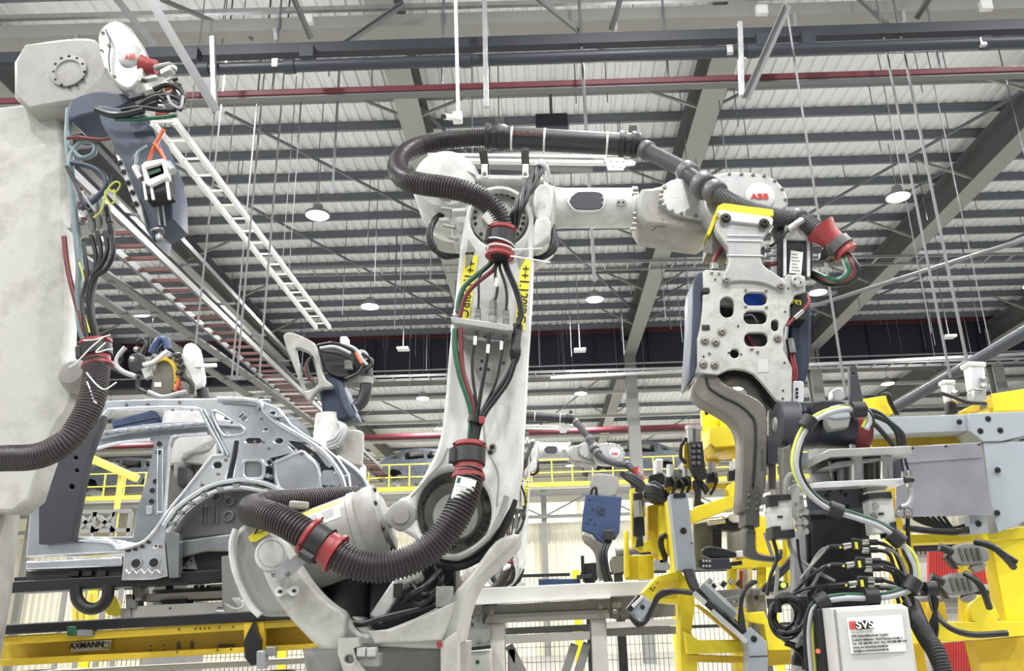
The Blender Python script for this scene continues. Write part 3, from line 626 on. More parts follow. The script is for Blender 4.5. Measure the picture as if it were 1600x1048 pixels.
# ---- upper hose loop to the black sleeve
hp = hosep([(786, 362, 2.98), (778, 338, 2.96), (762, 317, 2.94), (735, 302, 2.92), (700, 293, 2.92), (663, 288, 2.94), (636, 281, 3.0), (622, 266, 3.12), (626, 247, 3.28), (648, 231, 3.4), (682, 221, 3.47), (720, 217, 3.5), (760, 215, 3.5)])
MB().corr(hp, .0455, .012).build('hose', 'hose', rob, 0, 36)
patch(P(772, 340, 2.97), P(786, 352, 2.97) - P(763, 325, 2.95), .047, -.9, .6, -.03, .03, 'paper', 'hose_label', rob, (-.6, -1, 0))
clamp(rob, P(783, 379, 2.98), P(781, 400, 2.98) - P(786, 355, 2.98), .048, .125)
for dy in (0, 9, 15):
    c = P(782, 382 + dy, 2.98); ax = P(781, 400, 2.98) - P(786, 355, 2.98); x, y, d = frame_of(ax)
    MB().tube([c + d * .01 * math.cos(a) * (1 if dy == 0 else .3) + (x * math.cos(a) + y * math.sin(a)) * (.058 if dy < 10 else .05) for a in [i * math.pi / 12 for i in range(25)]], .0035, 6).build('cable_tie', 'white_pl', rob)
MB().tube(spline([P(800, 390, 2.92), P(825, 389, 2.9), P(848, 388, 2.9)]), .003, 6).build('cable_tie', 'white_pl', rob)
MB().tube(spline([P(798, 400, 2.92), P(830, 405, 2.88), P(860, 410, 2.86)]), .0034, 6).build('cable_tie', 'white_pl', rob)
cbp = plate('clamp_plate', [(762, 392), (806, 392), (806, 408), (797, 412), (764, 410)], [], 3.06, .012, 'alu', rob, .002)
for x, y in ((766, 402), (766, 408), (800, 404)): pbolt(x, y, 3.058, 2.2, cbp)
# ---- black sleeve with lettering, collars and rails
S0, S1 = P(762, 214, 3.5), P(1000, 227, 3.5)
sd = (S1 - S0).normalized(); SL = (S1 - S0).length
slv = MB().lathe(S0, sd, [(.055, .04), (.055, .055), (SL - .07, .055), (SL - .07, .04)], 32).build('sleeve', 'sleeve', rob)
for a, b2 in ((0, .1), (SL - .09, SL)):
    cl = MB().lathe(S0, sd, [(a - .01, .04), (a - .01, .066), (a + .01, .066), (a + .02, .056), (a + .045, .058), (a + .05, .066), (b2 - .02, .066), (b2 - .01, .06), (b2, .06)], 28).build('collar', 'blackp', slv)
    MB().box(S0 + sd * (a + .06) + V((0, -.01, .075)), (.038, .03, .045)).build('latch', 'blackp', cl, .004)
for t in (.118, .275, .575):
    c = S0 + sd * t; MB().lathe(c, sd, [(-.005, .055), (-.005, .0575), (.005, .0575), (.005, .055)], 28).build('cable_tie', 'white_pl', slv)
text('sleeve_lettering', 'BECKER', S0 + sd * .205 + V((0, -.0555, -.006)), sd, (0, 0, 1), .026, 'dred', slv, sx=1.35)
for y0, yy in ((243, .012), (251, .012)):
    a, b2 = P(668, y0, 3.44), P(948, y0 + 4, 3.44); MB().bar(a, b2, .03, .015, (0, 1, 0)).build('rail', 'alu_b', rob, .002)
MB().bar(P(690, 255, 3.5), P(926, 264, 3.5), .05, .02, (0, 1, 0)).build('rail_lower', 'grey_st', rob, .003)
rp = plate('rail_end_plate', [(943, 246), (972, 246), (977, 250), (978, 258), (974, 266), (950, 266)], [], 3.41, .008, 'galv', rob, .001)
for x, y in ((954, 251), (964, 252), (958, 259), (970, 261), (974, 252)): pbolt(x, y, 3.408, 1.0, rp, washer=False)
plate('rail_ear', [(975, 250), (986, 249), (994, 253), (992, 258), (976, 260)], [], 3.43, .008, 'galv', rp, .001)
for x in (757, 821):
    t = plate('rail_foot', [(x - 4.5, 256), (x + 4.5, 256), (x + 5, 277), (x - 5, 277)], [], 3.19, .012, 'alu_b', rob, .002); pbolt(x, 271, 3.188, 2.6, t)
    MB().box(P(x, 252, 3.3), (.035, .2, .02)).build('rail_pad', 'bolt_dk', t, .002)
# ---- jointed grey hose along the wrist
def ring(c, ax, r, L, parent): return MB().lathe(c, V(ax), [(-L, r * .82), (-L * .8, r * .97), (-L * .3, r), (L * .3, r), (L * .8, r * .97), (L, r * .82)], 24).build('hose_ring', 'hose_gr', parent, 0, 60)
hpts = [(1000, 232, 3.5), (1012, 236, 3.46), (1040, 250, 3.36), (1068, 265, 3.26), (1090, 283, 3.17), (1113, 298, 3.08), (1140, 315, 3.04), (1180, 331, 3.03), (1220, 341, 3.05), (1250, 345, 3.05), (1280, 362, 3.02), (1296, 372, 3.0)]
hp = hosep(hpts); MB().corr(hp, .038, .01).build('wrist_hose', 'hose_gr', rob, 0, 36)
for (x, y, Y, x2, y2, r, L) in ((1010, 235, 3.46, 1030, 245, .048, .022), (1074, 269, 3.24, 1092, 284, .05, .028), (1100, 290, 3.12, 1113, 299, .058, .03), (1117, 300, 3.07, 1132, 309, .052, .026), (1248, 342, 3.05, 1262, 350, .044, .02)):
    ring(P(x, y, Y), P(x2, y2, Y - .04) - P(x, y, Y), r, L, rob)
# flared red clamp at the end of the hose (number one)
fc = P(1303, 378, 3.0); fa = (P(1322, 397, 3.0) - P(1280, 358, 3.02)).normalized()
rc = MB().lathe(fc, fa, [(-.075, .052), (-.075, .066), (-.06, .058), (-.03, .048), (.0, .045), (.05, .045), (.06, .05), (.07, .05), (.07, .035)], 28).build('flared_clamp', 'red', rob)
MB().lathe(fc + fa * .025, fa, [(-.018, .045), (-.018, .055), (.018, .055), (.018, .045)], 28).build('strap', 'hose_gr', rc)
MB().box(P(1300, 394, 3.0), (.06, .06, .05)).build('strap_foot', 'bolt_dk', rc, .006)
plate('clamp_foot', [(1284, 392), (1310, 388), (1316, 402), (1300, 408), (1282, 402)], [], 3.02, .03, 'black_st', rc, .003)
for k, (ma, r, dx) in enumerate((('red_hose', .012, 0), ('cable', .013, 6), ('green_hose', .012, -7), ('cable', .009, -3), ('grey_cable', .007, -10), ('cable', .01, 3))):
    cable('loop_cable', ((1316, 392, 3.0), (1328 + dx, 408, 2.97), (1333 + dx, 424, 2.97), (1322 + dx, 438 + dx * .3, 2.98), (1298, 440 + dx * .5, 3.02), (1272, 430 + dx * .6, 3.1), (1252, 420, 3.2)), r, ma, rob)
# ---- stickers with lettering running down the link
for (x0, y0, x1, y1, w) in ((737, 398, 722, 505, 10.5), (822, 404, 812, 516, 8)):
    a, b2 = P(x0, y0, YF - .002), P(x1, y1, YF - .002); d = (b2 - a).normalized(); s = d.cross(V((0, 1, 0))).normalized()
    st = MB().bar(a, b2, .003, S(w * 2, 3.16), (0, 1, 0)).build('sticker', 'sticker', rob)
    nn = (a + b2) / 2 + V((0, -.003, 0))
    xd = d; zd = V((0, -1, 0)).cross(d)
    text('sticker_lettering', '++1.120IRC' if x0 < 800 else '++1.120IRC', nn, xd, zd, .04, 'ink', st, sx=.92)
MB().box(P(734, 396, YF - .004), (.035, .004, .012)).build('dark_tape', 'bolt_dk', rob)
# ---- connector bracket on the link and its cables
plate('connector_plate', [(703, 494), (802, 508), (802, 516), (790, 516), (706, 503)], [], 3.0, .14, 'alu', rob, .002)
plate('connector_web', [(707, 502), (716, 504), (718, 529), (730, 531), (786, 534), (790, 512), (802, 512), (798, 552), (788, 575), (772, 600), (750, 596), (733, 560), (722, 530), (708, 522)], [], 3.12, .03, 'grey_st', rob, .004)
for x, y in ((722, 525), (758, 526), (753, 564), (751, 576), (763, 577), (790, 531), (787, 567)): pbolt(x, y, 3.118, 2.2, rob, ma='bolt_dk', washer=False)
for (x, y, w, h) in ((746.5, 490, 5, 22), (770, 484, 6.5, 34), (790.5, 494, 5.5, 24)):
    c0 = P(x, y - h / 2, 3.05); c1 = P(x, y + h / 2 + 4, 3.05); L = (c1 - c0).length; r = S(w, 3.05)
    MB().lathe(c0, c1 - c0, [(0, r * .6), (.1 * L, r * .85), (.12 * L, r), (.4 * L, r), (.42 * L, r * .9), (.45 * L, r), (.7 * L, r), (.72 * L, r * .92), (.75 * L, r * 1.05), (L, r * 1.05)], 18).build('connector', 'grey_st', rob)
    MB().cyl(P(x - 1, y + h / 2 + 14, 3.06), P(x - 2, y + h / 2 + 26, 3.06), r * .7, 14).build('gland', 'grey_st', rob)
for x, y in ((715, 489), (711, 514)):
    MB().cyl(P(x, y - 5, 3.05), P(x - 1, y + 5, 3.05), .016, 14).build('hose_fitting', 'alu_b', rob)
c0, c1 = P(809, 506, 3.04), P(804, 566, 3.04); L = (c1 - c0).length
MB().lathe(c0, c1 - c0, [(0, .016), (.04, .021), (.12, .021), (.13, .018), (.15, .021), (.62, .019), (.64, .022), (.74, .022), (.76, .02), (.95, .018), (1.0, .014)] if False else [(0, .016), (.04 * L, .021), (.14 * L, .021), (.16 * L, .018), (.2 * L, .02), (.62 * L, .019), (.66 * L, .022), (.8 * L, .022), (.84 * L, .02), (L, .014)], 20).build('power_connector', 'black_st', rob)
q = 3.03
for nm, ma, r, pts in (
    ('water_hose', 'green_hose', .0105, ((775, 402), (762, 416), (742, 432), (725, 448), (717, 470), (715, 488))),
    ('water_hose', 'red_hose', .0095, ((779, 403), (772, 420), (750, 438), (734, 453), (724, 470), (718, 496))),
    ('cable', 'cable', .005, ((776, 404), (766, 412), (753, 425), (748, 440), (748, 462), (747, 482))),
    ('cable', 'cable', .006, ((781, 404), (775, 414), (774, 436), (777, 450), (774, 468))),
    ('cable', 'cable', .006, ((783, 404), (781, 418), (789, 442), (792, 462), (791, 484))),
    ('power_cable', 'cable', .007, ((785, 404), (790, 420), (800, 442), (808, 465), (812, 485), (810, 508))),
    ('power_cable', 'cable', .007, ((788, 403), (797, 425), (806, 446), (814, 470), (816, 490), (811, 508))),
    ('water_hose', 'green_hose', .0115, ((711, 514), (711, 545), (719, 587), (731, 622), (737, 650), (733, 700))),
    ('water_hose', 'red_hose', .0095, ((719, 512), (722, 570), (729, 600), (738, 626), (742, 655), (737, 700))),
    ('cable', 'cable', .006, ((744, 518), (738, 556), (739, 591), (743, 622), (743, 652), (735, 700))),
    ('cable', 'cable', .0075, ((764, 522), (760, 562), (753, 602), (747, 640), (742, 670), (739, 700))),
    ('cable', 'cable', .006, ((786, 524), (782, 562), (774, 598), (759, 631), (748, 655), (740, 700))),
    ('power_cable', 'cable', .0085, ((803, 562), (790, 591), (773, 616), (754, 645), (745, 668), (741, 700))),
    ('power_cable', 'cable', .0085, ((806, 562), (795, 594), (778, 619), (759, 645), (749, 668), (743, 700)))):
    cable(nm, [(x, y, q) for x, y in pts], r, ma, rob); q -= .0035
for x, y in ((743, 532), (763, 545), (784, 540), (776, 441)): MB().bar(P(x, y - 7, 2.99), P(x - 1, y + 7, 2.99), .012, .012).build('cable_marker', 'paper', rob, .003)
MB().lathe(P(744, 656, 2.98), P(741, 665, 2.98) - P(746, 645, 2.98), [(-.012, .03), (.012, .03)], 20).build('bundle_tie', 'black_st', rob)
MB().box(P(753, 656, 2.94), (.02, .015, .025)).build('tie_lock', 'red', rob, .003)
# oval access recess on the link
ov = plate('access_recess', chaikin([(763, 700), (767, 693), (774, 692), (776, 700), (772, 708), (764, 710)]), [], YF - .004, .01, 'grey_st', rob, .002)
for x, y in ((769, 698), (766, 706)): pbolt(x, y, YF - .005, 2.4, ov, ma='bolt_dk')
# twisted black bundle
p0 = hosep([(846, 254, 3.1), (838, 272, 3.06), (822, 300, 3.02), (808, 330, 3.0), (798, 362, 3.04)])
p0 = resample(p0, .012)
for k in range(5):
    pp = []
    for i, p in enumerate(p0):
        a = i * .16 + k * 2 * math.pi / 5; pp.append(p + V((math.cos(a), math.sin(a) * .6, math.sin(a) * .3)) * .016)
    MB().tube(pp, .0105, 8).build('bundle_cable', 'cable', rob, 0, 60)
MB().lathe(P(845, 259, 3.09), P(841, 266, 3.08) - P(848, 250, 3.1), [(-.02, .022), (0, .027), (.014, .027), (.02, .024)], 16).build('bundle_sleeve', 'grey_cable', rob)
MB().bar(P(852, 258, 3.12), P(858, 278, 3.14), .014, .02).build('tie_bracket', 'alu_b', rob, .002)
# side loops of black cable
for dx in (0, 3.5): cable('side_cable', ((692, 332 + dx, 3.3), (676 + dx, 345, 3.25), (669 + dx, 366, 3.22), (676 + dx, 388, 3.22), (694, 398 + dx, 3.24), (716, 400, 3.3)), .011, 'cable', rob)
for dx in (0, 4, 8): cable('side_cable', ((864, 352, 3.28), (864 + dx * .6, 372, 3.26), (858 + dx, 392, 3.25), (842, 402 + dx * .4, 3.26), (822, 402, 3.32)), .0085, 'cable', rob)
# ---- pedestal under the robot
pz = min(P(480, 1066, 3.22).z, P(716, 1066, 3.22).z) - .012
pc = P(600, 1060, 3.45)
pdl = thing('robot_pedestal', 'white steel pedestal carrying the main robot', 'pedestal', (pc.x, 3.45, 0))
MB().span((pc.x - .3, 3.2, .04), (pc.x + .3, 3.7, pz - .05)).build('column', 'robot_gr', pdl, .01)
MB().span((pc.x - .42, 3.12, pz - .05), (pc.x + .42, 3.78, pz)).build('top_plate', 'white_st', pdl, .006); MB().span((pc.x - .45, 3.05, 0), (pc.x + .45, 3.85, .04)).build('foot_plate', 'white_st', pdl, .006)
# ---- cast details: facets below the elbow joint, ribs on the motor, parting lines
plate('cast_facet', [(731, 372), (742, 388), (736, 412), (726, 420), (728, 396)], [], YF - .006, .02, 'robot_gr', rob, .004)
plate('cast_facet', [(806, 400), (816, 392), (824, 372), (826, 396), (812, 420)], [], YF - .006, .02, 'robot_gr', rob, .004)
for k, (x0, y0, x1, y1) in enumerate(((688, 309, 704, 312), (690, 325, 708, 328), (693, 352, 712, 356), (700, 370, 716, 374))): MB().bar(P(x0, y0, 3.22), P(x1, y1, 3.2), .02, .014).build('rib', 'robot_gr', mot, .004)
MB().tube(spline([P(x, y, 3.23) for x, y in ((700, 262), (722, 266), (744, 276), (752, 300))]), .006, 6).build('parting_line', 'robot_gr', mot)
MB().lathe(A0 + (A1 - A0).normalized() * .045, A1 - A0, [(-.006, .097), (-.003, .1), (.003, .1), (.006, .097)], 40).build('tube_bead', 'robot_gr', rob)
cable('arm_seam', ((1018, 374 - 14, 3.245), (1028, 368 - 14, 3.243), (1040, 366 - 12, 3.245)), .002, 'bolt_dk', rob)
MB().tube(spline([P(x, y, YF - .001) for x, y in ((700, 700), (690, 722), (672, 742), (655, 762), (642, 776))]), .0035, 6).build('cast_line', 'robot_gr', rob)
MB().tube(spline([P(x, y, YF - .001) for x, y in ((752, 640), (756, 670), (760, 700), (778, 740), (776, 790))]), .003, 6).build('cast_line', 'robot_gr', rob)
# ================================================================ MAIN WELD GUN
gun = thing('weld_gun', 'spot welding gun with pale perforated mounting plate and grey curved arm', 'weld gun', P(1170, 880, 3.0))
ytop = plate('yellow_spacer', [(1122, 321), (1131, 317), (1208, 327), (1209, 336), (1204, 338), (1123, 329)], [], 2.98, .14, 'yellow', gun, .002)
plate('yellow_edge', [(1122, 321), (1127, 326), (1110, 366), (1104, 366)], [], 3.04, .1, 'yellow', gun, .002)
plate('wedge', [(1106, 366), (1118, 342), (1124, 372), (1136, 388), (1138, 400), (1104, 396)], [], 3.06, .1, 'steel_dk', gun, .003)
hd = plate('adapter_head', [(1121, 331), (1126, 328), (1203, 338), (1208, 343), (1207, 352), (1201, 349), (1190, 350), (1137, 344), (1126, 336)], [], 2.97, .03, 'alu_b', gun, .002)
nk = plate('adapter_neck', chaikin([(1122, 336), (1207, 346), (1206, 356), (1193, 371), (1189, 380), (1189, 408), (1194, 416), (1222, 434), (1230, 445), (1222, 454), (1206, 446), (1190, 440), (1146, 437), (1136, 446), (1128, 440), (1130, 428), (1138, 418), (1139, 388), (1130, 376), (1117, 358)]), [], 2.985, .045, 'alu', gun, .004)
for x, y in ((1134, 341), (1194, 349)): pbolt(x, y, 2.968, 6, nk, ma='bolt_dk')
for y in (366, 374, 397): plate('machined_step', [(1136, y), (1192, y + 1), (1192, y + 3), (1136, y + 2)], [], 2.98, .008, 'alu_b', nk)
gp = plate('mounting_plate', [(1099, 424), (1103, 421), (1130, 424), (1226, 434), (1232, 428), (1258, 431), (1259, 455), (1243, 460), (1234, 478), (1233, 498), (1225, 512), (1224, 546), (1238, 574), (1237, 627), (1227, 629), (1213, 625), (1188, 594), (1177, 583), (1165, 578), (1149, 576), (1138, 577), (1122, 585), (1094, 582), (1090, 576), (1090, 528), (1094, 512), (1098, 482), (1099, 460), (1107, 459), (1109, 454), (1099, 451)],
           [rrect(1125, 463, 1147, 496, 11), rrect(1162, 456, 1199, 477, 10), rrect(1162, 485, 1199, 506, 10), rrect(1163, 519, 1200, 541, 10), rrect(1205, 499, 1217, 517, 6), circ(1148, 552, 7.3)], 3.0, .022, 'plate', gun, .003)
for x, y in ((325, 165), (698, 205), (297, 517), (677, 563), (180, 578), (255, 590), (170, 740), (247, 745)): pbolt(1060 + x / 4.367, 400 + y / 4.367, 2.985 if y < 210 else 2.998, 4.6, gp)
for x, y in ((250, 160), (750, 220), (728, 380), (408, 478), (172, 685), (723, 728), (713, 917), (712, 972), (343, 660), (427, 670)): pbolt(1060 + x / 4.367, 400 + y / 4.367, 2.999, 1.5, gp, ma='bolt_dk', washer=False)
for x, y in ((458, 235), (597, 238), (458, 345), (600, 350), (500, 635), (540, 655), (228, 115), (277, 120), (212, 665)): pbolt(1060 + x / 4.367, 400 + y / 4.367, 2.999, 2.4, gp, washer=False)
pv = MB().lathe(P(1245, 441, 3.0), FR, [(0, .026), (.02, .026), (.022, .02), (.02, .008)], 24).build('pivot_disc', 'alu', gp)
for k in range(3): pbolt(1245 + 6 * math.cos(k * 2.1), 441 + 6 * math.sin(k * 2.1), 2.978, 1.4, pv, ma='bolt_dk', washer=False)
plate('paper_note', [(1184, 562), (1200, 560), (1201, 581), (1184, 582)], [], 2.998, .002, 'white_st', gp)
plate('side_plate', rrect(1239, 595, 1256, 629, 4), [], 3.02, .012, 'alu_b', gun, .002)
for y in (608, 614, 620): pbolt(1245, y, 3.018, 2.2, gun, ma='bolt_dk', washer=False)
# body behind the plate
plate('gun_body', chaikin([(1108, 432), (1222, 440), (1226, 500), (1222, 545), (1234, 580), (1226, 640), (1200, 640), (1176, 600), (1150, 590), (1128, 598), (1102, 580), (1096, 520)]), [], 3.1, .1, 'black_st', gun, .01)
plate('blue_block', [(1166, 454), (1192, 456), (1192, 480), (1166, 478)], [], 3.06, .03, 'bright_blue', gun, .003)
plate('steel_block', [(1126, 462), (1146, 464), (1146, 478), (1126, 476)], [], 3.05, .03, 'alu', gun, .002)
cable('inner_wire', ((1160, 494, 3.05), (1175, 492, 3.04), (1184, 504, 3.05)), .003, 'grey_cable', gun); cable('inner_hose', ((1165, 522, 3.06), (1178, 540, 3.05), (1190, 548, 3.06)), .01, 'red_hose', gun)
plate('left_cover', chaikin([(1082, 440), (1090, 425), (1100, 424), (1096, 500), (1088, 585), (1078, 596), (1076, 590), (1082, 500)]), [], 3.03, .2, 'bluegrey', gun, .004)
plate('blue_cover', chaikin([(1236, 470), (1262, 450), (1268, 470), (1268, 550), (1262, 590), (1250, 612), (1238, 600), (1230, 550)]), [], 3.16, .08, 'dkblue_cover', gun, .012, 60)
for y in (455, 513): MB().box(P(1102, y, 3.01), (.03, .03, .022)).build('stop_peg', 'bolt_dk', gun, .004)
# servo motor
sm = MB().bar(P(1244, 374, 3.1), P(1244, 432, 3.1), .1, .1, (0, 1, 0)).build('servo_motor', 'black_st', gun, .005)
for x in (1226, 1263): MB().bar(P(x, 374, 3.045), P(x, 432, 3.045), .012, .012).build('motor_edge', 'alu_b', sm)
plate('motor_cap', [(1226, 342), (1230, 338), (1266, 341), (1266, 376), (1226, 374)], [], 3.04, .12, 'alu', gun, .004)
plate('motor_side', [(1214, 345), (1226, 350), (1226, 436), (1214, 430)], [], 3.06, .1, 'black_st', gun, .004)
pl_ = plate('rating_plate', [(1236, 391), (1255, 394), (1252, 428), (1233, 426)], [], 3.046, .002, 'paper', sm)
for i in range(6): plate('print_line', [(1237, 396 + i * 5), (1246 + (i % 3) * 2, 397 + i * 5), (1246 + (i % 3) * 2, 398.2 + i * 5), (1237, 397.2 + i * 5)], [], 3.044, .001, 'ink_gr', pl_)
c0, c1 = P(1231, 360, 3.0), P(1258, 340, 3.0); MB().lathe(c0, c1 - c0, [(0, .01), (.005, .015), (.035, .015), (.036, .012), (.04, .015), (.07, .014), (.08, .01)], 16).build('plug', 'alu', gun)
cable('plug_cable', ((1232, 359, 3.0), (1220, 372, 3.0), (1205, 384, 3.03), (1192, 388, 3.08)), .0055, 'cable', gun)
for y in (386, 398): MB().cyl(P(1196, y, 3.04), P(1212, y - 1, 3.04), .009, 12).build('coupling', 'steel', gun)
cable('short_hose', ((1192, 420, 3.08), (1204, 413, 3.06), (1216, 411, 3.08)), .009, 'red_hose', gun)
cable('red_hose', ((1132, 384, 3.08), (1124, 392, 3.06), (1117, 404, 3.05), (1115, 418, 3.05)), .011, 'red_hose', gun)
MB().cyl(P(1115, 412, 3.05), P(1116, 421, 3.05), .016, 14).build('hose_nut', 'steel', gun)
plate('lower_motor_case', [(1238, 456), (1262, 458), (1262, 480), (1260, 500), (1236, 496)], [], 3.04, .1, 'black_st', gun, .004)
wl_ = plate('warning_label', [(1237, 467), (1252, 469), (1252, 476), (1237, 474)], [], 3.036, .002, 'sticker', gun)
for x in (1241, 1248): plate('triangle_mark', [(x - 2.5, 474), (x, 469.5), (x + 2.5, 474.5)], [], 3.034, .001, 'ink', wl_)
plate('case_foot', [(1234, 478), (1260, 480), (1258, 498), (1233, 496)], [], 3.05, .08, 'alu_b', gun, .003)
cable('sensor_cable', ((1262, 462, 3.0), (1264, 472, 2.99), (1252, 488, 2.99), (1240, 498, 2.99), (1230, 508, 3.0)), .0055, 'red', gun)
MB().cyl(P(1254, 485, 2.99), P(1241, 497, 2.99), .009, 12).build('sensor', 'chrome', gun)
for dx in (0, 4): cable('red_tube', ((1233 + dx, 535, 3.06), (1236 + dx, 560, 3.05), (1240 + dx, 580, 3.05), (1238 + dx, 596, 3.06)), .006, 'red', gun)
MB().cyl(P(1234, 530, 3.04), P(1238, 552, 3.04), .016, 14).build('valve_fitting', 'chrome', gun)
# curved grey arm with groove
ca = plate('curved_arm', chaikin([(1088, 586), (1082, 600), (1084, 614), (1094, 625), (1119, 638), (1141, 651), (1153, 665), (1159, 690), (1158, 730), (1157, 766), (1154, 798), (1166, 800), (1190, 795), (1197, 766), (1199, 700), (1200, 655), (1196, 634), (1182, 621), (1152, 608), (1130, 598), (1122, 586), (1106, 583)]), [], 3.02, .11, 'steel_dk', gun, .008, 50)
gv = [(1103, 590), (1109, 606), (1130, 620), (1153, 631), (1171, 646), (1180, 664), (1179, 720), (1176, 758)]
MB().tube(spline([P(x, y, 3.019) for x, y in gv]), .0055, 8).build('groove', 'ink', ca)
plate('embossed_mark', rrect(1189, 702, 1193, 734, 1), [], 3.018, .002, 'robot_dk', ca)
cn = plate('arm_coupling', [(1172, 753), (1175, 753), (1175, 764), (1179, 764), (1179, 753), (1182, 754), (1182, 764), (1187, 766), (1187, 822), (1165, 820), (1167, 766), (1172, 764)], [], 3.005, .12, 'robot_dk', gun, .002)
for x, y in ((1170, 773), (1183, 775), (1170, 784), (1183, 786), (1169, 794), (1182, 796)): pbolt(x, y, 3.004, 1.7, cn, washer=False)
plate('lower_electrode_arm', chaikin([(1165, 820), (1181, 820), (1180, 858), (1187, 866), (1210, 870), (1216, 868), (1219, 857), (1224, 858), (1222, 877), (1205, 877), (1171, 872), (1164, 864)]), [], 3.02, .05, 'robot_dk', gun, .004, 50)
plate('slide_rod', [(1202, 640), (1213, 640), (1213, 764), (1202, 764)], [], 3.08, .03, 'steel_dk', gun, .004)
plate('slide_block', [(1199, 680), (1216, 678), (1216, 722), (1199, 724)], [], 3.03, .08, 'dk', gun, .004)
# ================================================================ SECOND ROBOT OF THE SAME TYPE, FARTHER DOWN THE LINE
def copy_tree(src, T, parent=None, skip=()):
    k = src.copy(); COL.objects.link(k); k.parent = None
    place(k, ORIG[src.name] + T, parent)
    for ch in [c for c in ALLCH.get(src.name, []) if c.name.split('.')[0] not in skip]: copy_tree(ch, T, k, skip)
    return k
ALLCH = {}
for o in list(COL.objects):  # children by thing
    if o.parent: ALLCH.setdefault(o.parent.name, []).append(o)
rob2 = copy_tree(rob, V((-.13, 6.15, .06)))
tag(rob2, 'distant white robot of the same type, above the white steel table', 'robot')
g2 = thing('weld_gun', 'blue-plated weld gun hanging from the distant white robot', 'weld gun', P(935, 900, 9.1))
plate('adapter', chaikin([(925, 742), (932, 738), (966, 742), (968, 762), (962, 778), (930, 776), (922, 760)]), [], 9.1, .2, 'grey_st', g2, .02)
bp = plate('blue_plate', [(915, 772), (972, 776), (970, 800), (968, 832), (962, 842), (938, 848), (926, 834), (909, 828), (911, 800)], [], 9.0, .12, 'blue', g2, .01)
for x, y in ((921, 780), (917, 816), (923, 810), (930, 818), (926, 795)): pbolt(x, y, 9.0, 2.0, bp, ma='blue')
text('plate_lettering', 'SI', P(938, 799, 8.99), (0, 0, -1), (1, 0, 0), .09, 'ink', bp)
plate('curved_arm', chaikin([(909, 832), (922, 834), (936, 846), (948, 850), (949, 905), (934, 908), (932, 868), (924, 855), (911, 846)]), [], 9.0, .12, 'steel_dk', g2, .02)
MB().box(P(951, 836, 8.9), (.12, .12, .1)).build('transformer', 'black_st', g2, .01)
for k, dx in enumerate((0, 4, 9)): cable('hose', ((945 + dx, 845, 8.9), (938 + dx, 862, 8.85), (940 + dx, 885, 8.85), (946 + dx, 908, 8.9)), .018, 'cable', g2)
for k in range(3): cable('dress_cable', ((972, 740, 9.2), (985, 742 + k * 4, 9.1), (1000, 752 + k * 5, 9.1), (1012, 772 + k * 5, 9.2)), .035, 'black_st', g2)
cable('upper_hose', ((922, 782, 9.05), (925, 765, 9.0), (931, 762, 9.0), (932, 776, 9.05)), .015, 'cable', g2)
pdl2 = copy_tree(pdl, V((-.13, 6.15, 0))); tag(pdl2, 'white steel pedestal carrying the distant robot')
for c_ in pdl2.children:
    if c_.name.startswith('top_plate'): c_.location.z += .06
    if c_.name.startswith('column'): c_.location.z += .04
# ================================================================ NEAR ROBOT AT THE LEFT EDGE
lr = thing('industrial_robot', 'white robot at the left edge, wrist badge near the top corner', 'robot', P(60, 760, 3.4))
plate('lower_arm', chaikin([(60, 160), (92, 170), (98, 250), (100, 420), (100, 480), (98, 560), (112, 575), (118, 600), (108, 640), (88, 662), (66, 720), (40, 800), (-40, 800), (-40, 170)]), [], 3.4, .12, 'robot_mid', lr, .015, 60)
el = plate('elbow_housing', chaikin([(20, 70), (90, 60), (128, 57), (152, 60), (162, 90), (172, 118), (188, 128), (205, 140), (196, 152), (160, 156), (110, 160), (20, 176)]), [], 3.3, .25, 'robot_gr', lr, .02, 60)
fl_ = MB().lathe(P(108, 112, 3.3), FR, [(-.02, .085), (.01, .085), (.012, .06), (.004, .055)], 32).build('arm_flange', 'robot_gr', lr)
for k in range(12): pbolt(108 + 24 * math.cos(k * .5236), 112 + 24 * math.sin(k * .5236), 3.29, 2, fl_, ma='bolt_dk')
wc = plate('wrist_cover', chaikin([(152, 50), (164, 36), (182, 31), (200, 38), (213, 57), (222, 86), (223, 115), (211, 137), (194, 141), (176, 127), (161, 106), (154, 76)]), [], 3.12, .12, 'alu', lr, .012, 60)
MB().lathe(P(206, 88, 3.12), (.15, -1, 0), [(0, .058), (.003, .058), (.006, .054), (.007, .01)], 32).build('badge_disc', 'alu', wc)
text('badge_lettering', 'ABB', P(203, 88, 3.106), (.96, 0, .1), (-.1, 0, 1), .026, 'ink_red', wc, bold=.04, sx=.7)
for x, y in ((160, 50), (170, 70), (158, 78), (178, 118), (165, 108)): pbolt(x, y, 3.115, 2.2, wc)
cable('safety_wire', ((165, 46, 3.1), (172, 66, 3.1), (170, 90, 3.1), (172, 112, 3.1)), .003, 'bolt_dk', wc)
clampo = MB().lathe(P(233, 104, 3.15), V((1, 0, -.15)), [(-.03, .05), (-.02, .045), (0, .035), (.03, .033), (.035, .03)], 24).build('red_hose_clamp', 'red', lr)
# wrist underside, in dark blue grey
plate('wrist_underside', chaikin([(120, 150), (150, 140), (200, 146), (208, 158), (180, 172), (130, 180), (105, 190), (105, 160)]), [], 3.2, .2, 'bluegrey', lr, .012)
